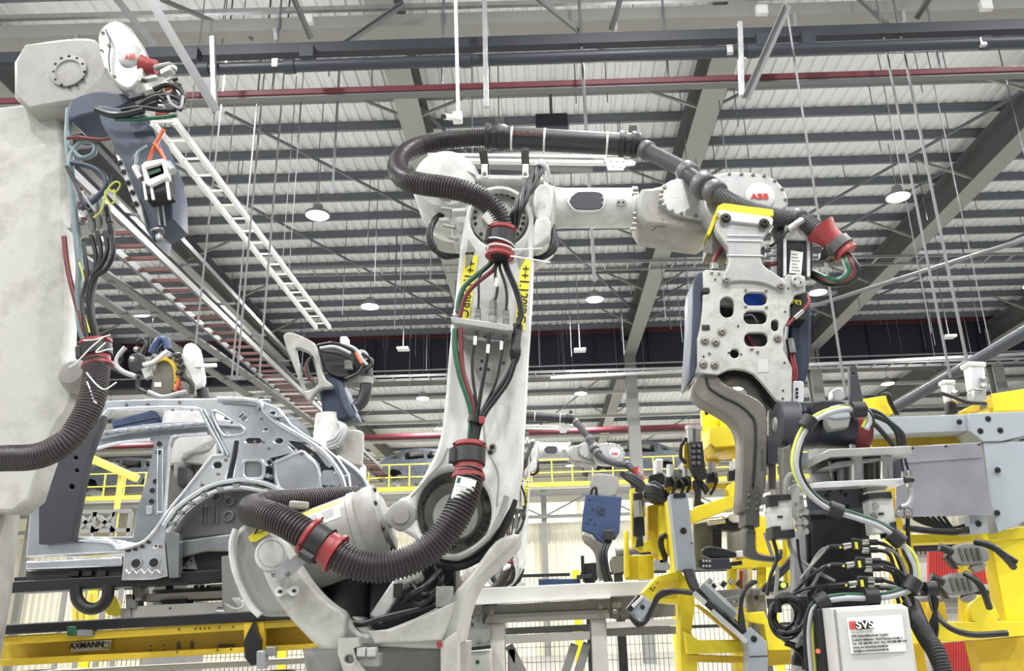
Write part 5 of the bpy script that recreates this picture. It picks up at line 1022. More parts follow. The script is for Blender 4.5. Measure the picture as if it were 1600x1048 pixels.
# the big looped cable bundle with black cuffs
lp = [(1352, 668), (1357, 655), (1350, 642), (1336, 638), (1312, 638), (1286, 646), (1266, 660), (1251, 682), (1243, 711), (1244, 735), (1256, 760), (1277, 782), (1305, 797), (1340, 808), (1375, 821), (1401, 841), (1420, 862), (1430, 884), (1430, 904), (1421, 919), (1393, 929), (1360, 932), (1320, 932), (1287, 938), (1272, 948), (1266, 970), (1265, 1000), (1270, 1060)]
for k, (ma, r, ox, oy) in enumerate((('yg', .0062, -4, -1), ('grey_cable', .0085, 2, 2.5), ('green_hose', .005, 5, -3.5), ('cable', .006, 7, 1))):
    pts = [(x + ox * (1 if y < 860 else -1), y + oy + (3 if k == 0 and y > 915 else 0), Yd - .2 - .006 * (k % 2)) for x, y in lp]
    cable('loop_cable', pts, r, ma, ds, 10)
for x, y, ax_, ay in ((1262, 661, -15, 22), (1341, 640, -20, 1), (1305, 797, 30, 12), (1400, 840, 20, 18), (1425, 914, -8, 14), (1361, 932, -30, 0), (1283, 940, -15, 8)):
    c = P(x, y, Yd - .203); d = (P(x + ax_, y + ay, Yd - .203) - c).normalized(); MB().lathe(c, d, [(-.02, .02), (-.02, .025), (.02, .025), (.02, .02)], 16).build('cuff', 'rubber', ds)
# T connectors
for i, (x, y, lx, ly) in enumerate(((1337, 851, 1291, 854), (1342, 880, 1294, 882), (1346, 910, 1288, 915))):
    Yt = Yd - .1; t = MB().box(P(x, y, Yt), (.034, .03, .04), Matrix.Rotation(.1, 3, 'Y')).build('tee_connector', 'blackp', ds, .005)
    MB().box(P(x + 1, y + 1, Yt - .016), (.009, .003, .02)).build('yellow_tag', 'sticker', t)
    MB().cyl(P(x - 8, y + 1, Yt), P(x - 21, y + 3, Yt), .012, 14).build('ring_nut', 'chrome', t)
    MB().cyl(P(x - 20, y + 3, Yt), P(lx + 4, ly, Yt), .009, 12).build('plug', 'blackp', t); MB().box(P(x - 24, y + 4, Yt - .01), (.006, .004, .006)).build('lamp', 'sticker', t)
    for dy in (-4, 8): MB().cyl(P(x + 7, y + dy, Yt), P(x + 19, y + dy, Yt), .011, 14).build('ring_nut', 'chrome', t); MB().cyl(P(x + 19, y + dy, Yt), P(x + 34, y + dy, Yt), .009, 12).build('plug', 'blackp', t)
    cable('lead', ((lx + 4, ly, Yt), (lx - 10, ly + 8, Yt), (lx - 26, ly + 34, Yt), (1246 - i * 4, 940, Yt - .02)), .005, 'grey_st' if i < 2 else 'cable', t)
    cable('lead', ((x + 33, y - 4, Yt), (x + 50, y + 2, Yt), (x + 64, y + 18, Yt), (1428, 945, Yt)), .006, 'cable', t); cable('lead', ((x + 33, y + 8, Yt), (x + 52, y + 14, Yt), (x + 62, y + 40, Yt), (1424, 955, Yt)), .006, 'cable', t)
# coil of spare cable
co = MB()
for k in range(9):
    pp = [P(1229 + (17 + k * 1.3) * math.cos(a) + (k % 3) * 1.6 - 2, 960 + (21 + (k * 5 % 9) * 1.7) * math.sin(a) + (k % 4), Yd - .11 - .006 * k + .01 * math.sin(3 * a + k)) for a in [i * 2 * math.pi / 28 for i in range(29)]]; co.tube(pp, .006, 8)
cl_ = co.build('cable_coil', 'cable', None, 0, 60, label='coil of black cable hanging left of the white maker box', cat='cable coil')
for x, y in ((1210, 946), (1252, 943)): MB().lathe(P(x, y, Yd - .14), V((0, 0, 1)), [(-.02, .02), (.02, .022)], 14).build('hook_strap', 'rubber', cl_)
cable('coil_tail', ((1212, 985, Yd - .12), (1226, 1000, Yd - .1), (1244, 1008, Yd - .1), (1258, 1022, Yd - .08)), .006, 'cable', cl_)
# maker box
bx = thing('control_box', 'white control box with a printed maker label, bottom right', 'box', P(1370, 1060, 2.45))
fr = [(1299, 950), (1410, 943), (1421, 949), (1440, 1075), (1313, 1082)]
bd = plate('housing', fr, [], 2.42, .16, 'white_st', bx, .012)
plate('door_seam', [(1303, 952), (1306, 952), (1320, 1078), (1317, 1078)], [], 2.418, .004, 'grey_st', bx)
plate('side_rail', [(1276, 952), (1284, 950), (1300, 1070), (1290, 1070)], [], 2.5, .05, 'black_st', bx, .004)
lb_ = [(1323, 965), (1409, 960), (1416, 1017), (1330, 1021)]
lp_ = plate('maker_label', lb_, [], 2.416, .003, 'paper', bx)
a, b_ = P(*lb_[0], 2.41), P(*lb_[1], 2.41); dn = (P(*lb_[3], 2.41) - a); dx = (b_ - a); wd_ = dx.length; xd = dx.normalized(); zd = V((-xd.z, 0, xd.x))
def lab(u, v): return a + dx * u + dn * v + V((0, .003, 0))
lg_ = MB().prism([lab(.15, .1), lab(.47, .1), lab(.47, .34), lab(.15, .34)], (0, .001, 0)).build('logo_field', 'ink', lp_)
text('logo_lettering', 'SVS', lab(.315, .22) + V((0, -.001, 0)), xd, zd, .021, 'paper', lg_, bold=.03, sx=1.1)
for k in range(3): MB().prism([lab(.04 + k * .035, .1), lab(.062 + k * .037, .1), lab(.062 + k * .037, .34), lab(.04 + k * .035, .34)], (0, .001, 0)).build('logo_stripe', 'ink_red', lp_)
text('logo_caption', 'Schweißtechnik', lab(.05, .41), xd, zd, .006, 'ink_gr', lp_, align='LEFT', sx=1.15)
for v_, s_, h_ in ((.53, 'SVS Schweißtechnik GmbH', .0066), (.64, 'D-45473 Mülheim · Fritz-Thyssen-Straße 5', .0058), (.74, 'Tel. +49 208 993 29-0 · Fax +49 208 408 704', .0058), (.84, 'www.svs-schweisstechnik.de', .006), (.94, 'info@svs-schweisstechnik.de', .006)):
    text('label_line', s_, lab(.05, v_), xd, zd, h_, 'ink', lp_, align='LEFT', bold=.012)
MB().lathe(P(1278, 1017, 2.46), FR, [(0, .006), (.006, .005)], 12).build('red_light', 'led_red', bx)
MB().corr(hosep([(1424, 945, 2.62), (1434, 970, 2.55), (1448, 996, 2.5), (1464, 1022, 2.46), (1478, 1062, 2.44)]), .026, .0075).build('conduit', 'rubber', None, 0, 80, label='black corrugated conduit bending down right of the white maker box', cat='conduit')
for k, x in enumerate((1450, 1436, 1456)): cable('hanging_cable', ((1428, 912 + k * 4, 2.7), (1450, 918 + k * 3, 2.7), (1458 + k * 3, 940, 2.7), (1464 - k * 5, 975, 2.7), (1462 - k * 8, 1000, 2.7)), .006, 'cable', ds)
MB().lathe(P(1454, 919, 2.68), V((1, 0, 0)), [(-.016, .02), (.016, .022)], 14).build('cuff', 'rubber', ds)
# ================================================================ GREY COVERED GATE AND YELLOW FRAMES, RIGHT
Yg = 4.3
gt = thing('gate_frame', 'light grey covered gate frame behind the drive station, far right', 'frame', V((P(1560, 1000, Yg).x, Yg, 0)))
plate('top_cover', [(1362, 652), (1511, 647), (1515, 673), (1362, 679)], [], Yg, .2, 'grey_cover', gt, .004)
cg_ = plate('corner_cover', [(1512, 646), (1620, 642), (1620, 676), (1566, 689), (1537, 690), (1515, 673)], [], Yg - .02, .2, 'grey_cover', gt, .004)
plate('leg_cover', [(1537, 691), (1566, 690), (1620, 690), (1620, 800), (1600, 815), (1560, 832), (1546, 780)], [], Yg - .01, .18, 'grey_cover', gt, .004)
plate('junction_cover', [(1514, 805), (1540, 803), (1546, 832), (1516, 834)], [], Yg - .05, .12, 'grey_cover', gt, .003); pbolt(1529, 818, Yg - .052, 3, gt, ma='bolt_dk')
for x, y in ((1499, 659), (1544, 654), (1532, 673), (1563, 672), (1559, 734), (1558, 801)): pbolt(x, y, Yg - .022, 3, gt, ma='bolt_dk')
tr_ = plate('stainless_tray', [(1400, 702), (1424, 698), (1532, 691), (1537, 716), (1551, 798), (1550, 804), (1424, 807), (1400, 806)], [], Yg - .1, .012, 'stainless', gt, .002)
plate('tray_bend', [(1400, 700), (1424, 697), (1532, 691), (1536, 714), (1424, 722), (1400, 724)], [], Yg - .11, .01, 'stainless', tr_, .002)
for x, y in ((1426, 700), (1478, 697), (1530, 694)): pbolt(x, y, Yg - .112, 1.6, tr_, ma='bolt_dk', washer=False)
plate('yellow_underbeam', [(1362, 679), (1515, 674), (1536, 690), (1424, 697), (1362, 703)], [], Yg + .15, .15, 'yellow_b', gt, .004)  # darker yellow stands for the shaded underside of the beam
for k in range(7): cable('cable', ((1420 + k * 9, 806, Yg + .05), (1446 + k * 7, 818 + k, Yg + .04), (1482 + k * 4, 826 + k, Yg + .02), (1516, 818 + k * 2, Yg)), .009, 'cable', gt)
cable('thick_cable', ((1412, 824, Yg - .03), (1450, 829, Yg - .03), (1490, 831, Yg - .03), (1514, 827, Yg - .03)), .016, 'cable', gt)
yf = thing('yellow_fixture', 'yellow welded steel frame under the stainless tray, right edge', 'frame', V((P(1500, 1030, 4.5).x, 4.5, 0)))
def yp(t, nm, pts, Y, th, ma='yellow', b=.004): return plate(nm, pts, [], Y, th, ma, t, b)
yp(yf, 'upper_beam', [(1400, 836), (1560, 830), (1620, 818), (1620, 838), (1562, 844), (1400, 850)], 4.4, .18)
yp(yf, 'right_post', [(1548, 842), (1574, 832), (1620, 826), (1620, 980), (1574, 976)], 4.42, .12)
yp(yf, 'lower_beam', [(1408, 976), (1478, 972), (1620, 970), (1620, 992), (1560, 996), (1460, 1004), (1412, 1006)], 4.3, .2)
yp(yf, 'beam_web', [(1460, 1006), (1600, 994), (1620, 1000), (1620, 1140), (1580, 1140), (1536, 1060), (1522, 1000)], 4.45, .1, 'yellow_b')  # shade on this web put in as the darker yellow
yp(yf, 'left_post', [(1408, 830), (1424, 826), (1430, 870), (1426, 1010), (1430, 1140), (1404, 1140), (1410, 980)], 4.5, .12)
yp(yf, 'bracket', chaikin([(1520, 940), (1538, 925), (1552, 940), (1566, 972), (1522, 974), (1516, 958)]), 4.3, .05); yp(yf, 'stand', [(1500, 855), (1514, 857), (1520, 900), (1516, 975), (1504, 975), (1506, 900)], 4.45, .06)
yp(yf, 'stand', [(1450, 940), (1476, 940), (1482, 976), (1448, 976)], 4.4, .1, 'yellow_b')
rpn = thing('slat_guard', 'red slatted guard panels behind the yellow frame, bottom right', 'guard', V((P(1510, 1030, 6).x, 6, 0)))
for (x0, y0, x1, y1) in ((1450, 862, 1500, 912), (1516, 880, 1562, 912), (1472, 1002, 1526, 1075), (1560, 956, 1600, 980), (1500, 956, 1514, 985)):
    pn = MB(); n = max(3, int((x1 - x0) / 4))
    for i in range(n):
        xa = x0 + (x1 - x0) * i / n; xb = xa + (x1 - x0) / n * .72
        q0, q1 = P((xa + xb) / 2, y1, 6.0), P((xa + xb) / 2, y0, 6.0); o = MB().bar(q0, q1, .03, S(xb - xa, 6), (0, 1, 0)).build('slat', 'mesh_red', rpn)
wp_ = thing('white_guard_wall', 'white low guard wall seen between yellow posts at bottom right', 'guard', V((P(1490, 1030, 6.3).x, 6.3, 0)))
plate('panel', [(1424, 842), (1640, 836), (1640, 1140), (1424, 1140)], [], 6.25, .04, 'white_st', wp_, .004)
for y in (852, 858, 928, 946): MB().bar(P(1424, y, 6.2), P(1640, y - 5, 6.2), .03, .03).build('rail', 'black_st' if y != 946 else 'grey_st', wp_)
for k in range(24): MB().bar(P(1430 + k * 7, 846, 6.22), P(1432 + k * 7, 866, 6.22), .006, .006).build('wire', 'black_st', wp_)
# clamp units
for (x, y, lb) in ((1518, 866, 'upper grey clamp unit on the yellow frame, right edge'), (1504, 913, 'lower grey clamp unit on the yellow frame, right edge')):
    t = thing('clamp_unit', lb, 'clamp', P(x, y + 20, 4.15)); s = 1.0
    plate('body', chaikin([(x - 34, y + 2), (x - 26, y - 14), (x - 4, y - 20), (x + 22, y - 12), (x + 30, y + 2), (x + 26, y + 12), (x - 8, y + 18), (x - 26, y + 14)]), [], 4.15, .06, 'grey_st', t, .006)
    for k in range(4): plate('rib', [(x - 20 + k * 9, y - 10), (x - 16 + k * 9, y - 11), (x - 10 + k * 9, y + 8), (x - 14 + k * 9, y + 10)], [], 4.14, .02, 'olive', t, .003)
    plate('jaw', [(x - 36, y - 2), (x - 32, y + 8), (x - 18, y + 22), (x - 24, y + 22), (x - 40, y + 4)], [], 4.13, .05, 'black_st', t, .004); MB().cyl(P(x - 50, y - 12, 4.12), P(x - 30, y - 4, 4.12), .02, 12).build('plunger', 'black_st', t)
    plate('tip', chaikin([(x - 4, y + 18), (x + 24, y + 12), (x + 22, y + 22), (x + 8, y + 30)]), [], 4.16, .04, 'robot_gr', t, .004)
    cable('hose', ((x + 5, y - 20, 4.1), (x + 30, y - 14, 4.05), (x + 50, y + 2, 4.05), (x + 66, y + 20, 4.1)) if y < 900 else ((x + 4, y - 18, 4.1), (x + 22, y - 6, 4.05), (x + 34, y + 14, 4.05), (x + 42, y + 36, 4.1)), .016, 'cable', t)
    cable('hose', ((x - 52, y + 8, 4.1), (x - 44, y + 40, 4.05), (x - 22, y + 66, 4.0), (x + 14, y + 78, 4.0), (x + 70, y + 76, 4.0)) if y > 900 else ((x + 8, y - 20, 4.12), (x + 34, y - 10, 4.07), (x + 70, y + 12, 4.07)), .014, 'cable', t)
# small yellow block and motors above the gate
yk = yp(None, 'yellow_box', [(1349, 623), (1392, 616), (1396, 646), (1352, 650)], 4.7, .3); tag(yk, 'plain yellow box behind the cable loop above the grey gate', 'box')
MB().span((P(1370, 640, 4.8).x - .04, 4.8, 0), (P(1370, 640, 4.8).x + .04, 4.9, P(1370, 640, 4.8).z)).build('stem', 'yellow_b', yk)
for dx in (0, 4): cable('box_cable', ((1376 + dx, 617, 4.66), (1384 + dx, 615, 4.64), (1390 + dx, 630, 4.64), (1400 + dx, 648, 4.66)), .007, 'cable', yk)
for (x, y, w, h, lb, Y) in ((1482, 612, 9, 34, 'smaller silver servo motor above the grey gate', 4.8), (1523, 590, 13, 44, 'larger tilted silver servo motor above the grey gate', 4.7)):
    t = thing('servo_motor', lb, 'motor', P(x, y + h / 2, Y)); r = S(w, Y)
    MB().bar(P(x - 2, y - h / 2 + 6, Y), P(x + 4, y + h / 2, Y), r * 1.7, r * 1.8, (0, 1, 0)).build('body', 'alu_b', t, .012)
    MB().bar(P(x - 3, y - h / 2, Y), P(x - 2, y - h / 2 + 8, Y), r * 2.1, r * 2.2, (0, 1, 0)).build('cap', 'alu_b', t, .012)
    MB().bar(P(x + 2, y + h / 2, Y), P(x + 5, y + h / 2 + 18, Y), r * 1.5, r * 1.6, (0, 1, 0)).build('gear', 'black_st' if w < 10 else 'alu', t, .008)
    for k in range(2): MB().cyl(P(x + w - 2, y + k * 12, Y - .05), P(x + w + 5, y + 3 + k * 12, Y - .08), .015, 12).build('plug', 'steel', t)
cable('servo_lead', ((1470, 614, 4.6), (1490, 620, 4.58), (1512, 628, 4.56), (1540, 630, 4.6)), .012, 'cable', t)
ya_ = thing('swing_tool', 'yellow jointed tooling arm at the upper right, above the gate corner', 'tooling arm', P(1560, 645, 4.8))
yp(ya_, 'block', [(1549, 615), (1620, 604), (1620, 640), (1552, 642)], 4.7, .2); yp(ya_, 'lever', [(1508, 641), (1512, 636), (1550, 620), (1553, 636), (1512, 646)], 4.66, .1, 'yellow_b'); plate('lever_plate', [(1532, 634), (1542, 630), (1543, 635), (1533, 639)], [], 4.65, .01, 'olive', ya_)
pd = thing('dark_post', 'dark upright plate with a hole behind the navy motor', 'post', V((P(1335, 700, 3.3).x, 3.3, 0)))
plate('plate', [(1328, 572), (1338, 570), (1352, 640), (1352, 660), (1330, 660)], [circ(1333, 584, 2.2)], 3.3, .03, 'dk', pd, .003); plate('stem', [(1332, 655), (1350, 655), (1350, 1140), (1332, 1140)], [], 3.31, .02, 'dk', pd, .003)
plate('top_fitting', chaikin([(1300, 608), (1314, 604), (1320, 612), (1322, 624), (1302, 626)]), [], 3.3, .06, 'galv', pd, .005)
# ================================================================ MIDDLE YELLOW TOOLING
ty = thing('yellow_gantry', 'large yellow box bracket behind the curved gun arm', 'bracket', V((P(1130, 1000, 4.6).x, 4.6, 0)))
yp(ty, 'back_plate', [(1096, 640), (1122, 639), (1150, 652), (1182, 660), (1182, 712), (1132, 716), (1101, 708)], 4.6, .05); pbolt(1104, 645, 4.598, 2, ty, ma='bolt_dk')
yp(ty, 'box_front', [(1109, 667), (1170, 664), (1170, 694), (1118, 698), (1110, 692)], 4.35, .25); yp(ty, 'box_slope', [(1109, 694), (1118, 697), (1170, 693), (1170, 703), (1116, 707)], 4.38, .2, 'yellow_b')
for x in (1126, 1142): yp(ty, 'rib', [(x, 640), (x + 5, 642), (x + 14, 664), (x + 4, 664)], 4.5, .08)
yp(ty, 'foot', [(1100, 708), (1122, 712), (1124, 724), (1106, 726)], 4.6, .05, 'yellow_b'); yp(ty, 'post', [(1150, 700), (1176, 700), (1176, 1140), (1150, 1140)], 4.66, .1, 'yellow_b')
kl = thing('clamp_cylinder', 'black toggle clamp with silver cylinder standing left of the yellow box', 'clamp', P(1090, 790, 4.3))
MB().cyl(P(1084, 670, 4.3), P(1084, 694, 4.3), .04, 20).build('cylinder', 'chrome', kl); MB().cyl(P(1084, 666, 4.3), P(1084, 672, 4.3), .046, 20).build('cap', 'alu', kl)
bo = plate('body', [(1078, 690), (1098, 689), (1102, 728), (1106, 745), (1092, 752), (1080, 728)], [], 4.26, .08, 'black_st', kl, .005)
for k in range(8): MB().lathe(P(1084 + (k % 2) * 8, 696 + (k // 2) * 9, 4.258), FR, [(0, .012), (.006, .01)], 12).build('screw', 'steel', bo)
plate('arm', [(1084, 750), (1096, 748), (1096, 782), (1102, 786), (1086, 790), (1088, 770)], [], 4.28, .06, 'black_st', kl, .005); plate('jaw', [(1098, 750), (1110, 764), (1104, 772), (1096, 758)], [], 4.27, .05, 'black_st', kl, .004)
yp(kl, 'mount', [(1069, 682), (1080, 680), (1080, 728), (1069, 728)], 4.34, .05, 'yellow_b'); cable('guard_loop', ((1072, 684, 4.3), (1064, 698, 4.3), (1064, 714, 4.3), (1072, 724, 4.3)), .01, 'black_st', kl)
yl = thing('yellow_lever', 'yellow slanted box beam rising right behind the grey duct cover', 'beam', P(1080, 812, 4.3))
yp(yl, 'beam', [(1078, 799), (1092, 790), (1158, 768), (1158, 788), (1096, 812), (1082, 818)], 4.2, .12); yp(yl, 'end_block', [(1136, 764), (1140, 756), (1160, 748), (1160, 770), (1140, 774)], 4.25, .1)
du = thing('duct_cover', 'tall light grey cable duct cover standing on the yellow post', 'duct', P(1070, 892, 4.0))
dc = plate('cover', [(1047, 772), (1075, 770), (1088, 890), (1060, 891)], [], 4.0, .1, 'grey_cover', du, .003); plate('dark_slot', [(1052, 771), (1071, 770), (1072, 777), (1053, 778)], [], 3.995, .02, 'ink', dc); pbolt(1068, 829, 3.998, 3.2, dc, ma='bolt_dk'); pbolt(1081, 848, 3.998, 1, dc, ma='bolt_dk', washer=False)
yq = thing('yellow_post', 'tall yellow tooling post with bracket, left of the slanted grey channel', 'post', V((P(1070, 1030, 4.15).x, 4.15, 0)))
yp(yq, 'post', [(1044, 780), (1056, 776), (1062, 890), (1084, 920), (1086, 945), (1080, 990), (1090, 1000), (1090, 1140), (1066, 1140), (1062, 940), (1054, 890)], 4.12, .14)
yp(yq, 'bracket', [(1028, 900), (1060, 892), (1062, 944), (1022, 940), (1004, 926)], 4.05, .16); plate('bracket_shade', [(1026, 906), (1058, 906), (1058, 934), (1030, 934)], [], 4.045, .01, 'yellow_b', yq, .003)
for x, y in ((1017, 919), (1020, 922), (1023, 918), (1028, 911)): pbolt(x, y, 4.048, 1.3, yq, ma='bolt_dk', washer=False)
yp(yq, 'cross_beam', [(1070, 986), (1092, 1000), (1170, 1000), (1170, 1019), (1074, 1022)], 4.05, .12); yp(yq, 'lower_beam', [(1070, 1022), (1170, 1026), (1170, 1036), (1070, 1034)], 4.1, .1, 'yellow_b')
nz = thing('nozzle_block', 'grey clamp block at the end of the yellow bracket', 'clamp', P(995, 975, 3.95))
plate('block', [(1004, 930), (1021, 942), (1004, 968), (986, 956)], [], 3.95, .1, 'grey_cover', nz, .004); plate('jaw', [(980, 950), (998, 928), (1001, 932), (984, 956)], [], 3.94, .1, 'black_st', nz, .003); plate('jaw', [(987, 945), (1003, 930), (1006, 934), (990, 950)], [], 3.93, .03, 'alu_b', nz, .003); pbolt(1004, 948, 3.948, 2.2, nz, ma='bolt_dk')
for k in range(3): cable('hose', ((986, 960 + k * 2, 3.93), (998, 972 + k * 2, 3.9), (1010, 968, 3.9), (1020, 948, 3.88), (1030, 932 - k * 2, 3.86), (1048, 925 - k, 3.86), (1066, 924, 3.88), (1080, 926, 3.92)), .012, 'cable', nz)
ch = thing('cable_channel', 'slanted grey cable channel running down to a grey cover, lower middle', 'cable channel', P(1150, 1010, 3.95))
plate('side_wall', [(1092, 918), (1101, 910), (1152, 957), (1146, 972), (1134, 962)], [], 3.95, .02, 'grey_cover', ch, .003); plate('channel_floor', [(1092, 926), (1104, 922), (1158, 976), (1180, 988), (1162, 996), (1150, 984)], [], 4.0, .03, 'dk', ch, .003)
MB().bar(P(1100, 909, 3.93), P(1152, 957, 3.93), .02, .016).build('edge', 'alu_b', ch); MB().bar(P(1084, 926, 3.9), P(1102, 942, 3.9), .03, .02).build('edge', 'alu_b', ch); MB().bar(P(1112, 954, 3.9), P(1166, 1002, 3.9), .025, .02).build('edge', 'alu_b', ch)
plate('yellow_cheek', [(1086, 944), (1092, 944), (1168, 996), (1168, 1004), (1150, 998)], [], 4.05, .05, 'yellow_b', ch, .003)
ec = plate('end_cover', [(1160, 992), (1174, 980), (1198, 1002), (1200, 1024), (1200, 1070), (1171, 1070), (1170, 1012)], [], 3.9, .12, 'grey_cover', ch, .004); pbolt(1178, 998, 3.898, 3, ec, ma='bolt_dk'); plate('seam', [(1171, 1025), (1200, 1024), (1200, 1025.5), (1171, 1026.5)], [], 3.898, .004, 'bolt_dk', ec)
for k in range(5): cable('cable', ((1070 + k * 2.5, 890, 4.0), (1078 + k * 2.5, 912, 3.98), (1090 + k * 2, 930, 3.96), (1120 + k * 2, 958, 3.94), (1158 + k * 2, 990, 3.94)), .011, 'cable', ch)
for k in range(4): cable('cable', ((1182 - k * 2, 908, 3.85), (1165 - k, 920 + k, 3.84), (1158, 945, 3.84), (1156 + k * 2, 975, 3.88), (1164, 990, 3.92)), .009, 'cable', ch)
yr = thing('yellow_fixture', 'yellow low frame below the weld gun tip', 'frame', V((P(1210, 1030, 4.2).x, 4.2, 0)))
yp(yr, 'beam', [(1150, 875), (1225, 868), (1228, 884), (1150, 888)], 4.3, .12); yp(yr, 'post', [(1180, 800), (1200, 810), (1222, 860), (1206, 870), (1182, 860)], 4.4, .06, 'yellow'); yp(yr, 'side_post', [(1228, 830), (1244, 826), (1244, 930), (1232, 936)], 4.2, .08)
yp(yr, 'leg', [(1140, 884), (1152, 884), (1150, 920), (1140, 920)], 4.4, .08); yp(yr, 'leg', [(1186, 886), (1198, 886), (1196, 930), (1186, 930)], 4.35, .06); yp(yr, 'deck', [(1160, 958), (1194, 955), (1206, 985), (1262, 980), (1270, 1014), (1200, 1016), (1194, 976), (1160, 968)], 4.0, .1); yp(yr, 'lower_rail', [(1200, 1016), (1270, 1012), (1270, 1036), (1200, 1040)], 4.1, .08, 'yellow_b')
plate('deck_plate', [(1118, 935), (1160, 926), (1240, 924), (1240, 944), (1200, 950), (1130, 948)], [], 4.3, .06, 'white_st', yr, .004)
plate('tan_pillar', [(1085, 818), (1118, 812), (1118, 890), (1088, 890)], [], 4.6, .06, 'olive', yr, .004); plate('grey_pillar', [(1138, 826), (1166, 824), (1166, 868), (1140, 870)], [], 4.6, .06, 'grey_st', yr, .004); plate('black_pillar', [(1116, 815), (1128, 813), (1128, 860), (1116, 860)], [], 4.55, .06, 'black_st', yr, .004)
yc = thing('yellow_column', 'short yellow column with black clamps left of the grey duct cover', 'column', V((P(1010, 900, 4.7).x, 4.7, 0)))
yp(yc, 'column', [(1012, 790), (1046, 782), (1050, 860), (1042, 874), (1034, 880), (1014, 846)], 4.6, .15, 'yellow_b'); yp(yc, 'arm', [(988, 852), (1030, 838), (1044, 862), (1038, 874), (1024, 860), (1002, 862)], 4.55, .06); yp(yc, 'left_post', [(985, 764), (992, 762), (996, 852), (988, 856)], 4.6, .06); yp(yc, 'right_post', [(1030, 790), (1042, 790), (1042, 880), (1030, 880)], 4.5, .06)
yp(yc, 'base_post', [(976, 830), (982, 828), (984, 900), (976, 902)], 4.7, .06); yp(yc, 'lower_panel', [(978, 868), (1022, 866), (1022, 904), (978, 906)], 4.75, .06); plate('foot_cover', [(1022, 875), (1042, 872), (1048, 885), (1046, 890), (1024, 890)], [], 4.5, .05, 'grey_cover', yc, .004)
bl_ = plate('black_slide', [(990, 770), (1004, 768), (1006, 800), (1008, 836), (1000, 840), (990, 836)], [], 4.5, .05, 'black_st', yc, .004); MB().cyl(P(998, 782, 4.46), P(1000, 808, 4.46), .03, 14).build('slide_cylinder', 'chrome', bl_); plate('slide_tip', [(996, 838), (1004, 836), (1006, 852), (994, 854)], [], 4.48, .06, 'ink', bl_, .003)
for k in range(3): cable('loop_hose', ((1046, 836 + k * 2, 4.3), (1036 - k, 838, 4.25), (1034 - k, 852, 4.25), (1040, 870 + k * 3, 4.28)), .012, 'cable', yc)
dg = thing('gun_hand', 'dark tool head with grey hoses above the yellow column', 'tool head', P(1030, 790, 4.6))
plate('head', chaikin([(1008, 762), (1020, 748), (1034, 756), (1046, 764), (1048, 776), (1036, 786), (1018, 782), (1006, 776)]), [], 4.5, .12, 'dk', dg, .01); plate('bracket', [(1014, 742), (1034, 738), (1052, 756), (1060, 768), (1054, 770), (1040, 756), (1014, 754)], [], 4.55, .05, 'black_st', dg, .004)
plate('cylinder', rrect(1024, 716, 1036, 740, 3), [], 4.6, .1, 'alu_b', dg, .008); plate('sensor_box', rrect(1062, 724, 1075, 750, 2), [], 4.5, .06, 'grey_cover', dg, .004)
for k in range(4): cable('hose', ((1010, 760 + k * 3, 4.46), (1024, 762 + k * 3, 4.42), (1038, 770 + k * 3, 4.42), (1046, 784, 4.46)), .016, 'cable', dg)
cl2 = thing('gripper_clamp', 'black gripper clamp right of the grey duct cover', 'clamp', P(1130, 890, 4.1))
plate('body', [(1092, 874), (1102, 872), (1140, 871), (1144, 888), (1104, 890), (1092, 886)], [], 4.1, .08, 'dk', cl2, .005); plate('upper', chaikin([(1098, 856), (1112, 852), (1146, 860), (1156, 866), (1146, 872), (1100, 870)]), [], 4.12, .07, 'black_st', cl2, .006)
for k in range(6): MB().lathe(P(1099 + (k % 3) * 5, 876 + (k // 3) * 8, 4.098), FR, [(0, .006), (.003, .006)], 10).build('bore', 'alu_b', cl2)
plate('rod', [(1142, 878), (1160, 875), (1160, 882), (1142, 884)], [], 4.12, .03, 'black_st', cl2, .004); MB().bar(P(1150, 866, 4.12), P(1164, 865, 4.12), .05, .03).build('white_pad', 'white_pl', cl2, .004)
gcl = thing('weld_fixture', 'grey and black fixture clamps behind the gun arm tip', 'fixture', P(1140, 830, 4.4))
plate('white_grip', chaikin([(1136, 804), (1150, 800), (1162, 806), (1160, 816), (1142, 816)]), [], 4.4, .08, 'white_pl', gcl, .006); plate('black_grip', chaikin([(1112, 812), (1136, 808), (1160, 816), (1162, 828), (1138, 830), (1116, 824)]), [], 4.42, .08, 'black_st', gcl, .006); MB().cyl(P(1106, 815, 4.4), P(1132, 812, 4.4), .02, 12).build('pin', 'chrome', gcl)
sh = thing('relay_box', 'small black switch with a glowing green light on a rail', 'switch', P(1222, 925, 4.0)); plate('body', chaikin([(1194, 914), (1206, 906), (1232, 908), (1232, 920), (1204, 926), (1194, 924)]), [], 4.0, .06, 'black_st', sh, .005); MB().lathe(P(1224, 914, 3.998), FR, [(0, .012), (.006, .01)], 14).build('green_light', 'led_green', sh)
for k in range(2): cable('cable', ((1204, 910, 3.97), (1222, 896 - k * 8, 3.95), (1244, 872 - k * 10, 3.95)), .01, 'cable', sh)
cable('hanging_wire', ((1195, 832, 3.4), (1204, 860, 3.4), (1214, 890, 3.4), (1212, 925, 3.4), (1210, 945, 3.4)), .008, 'grey_st', None, label='grey wire hanging below the left air valve', cat='cable')
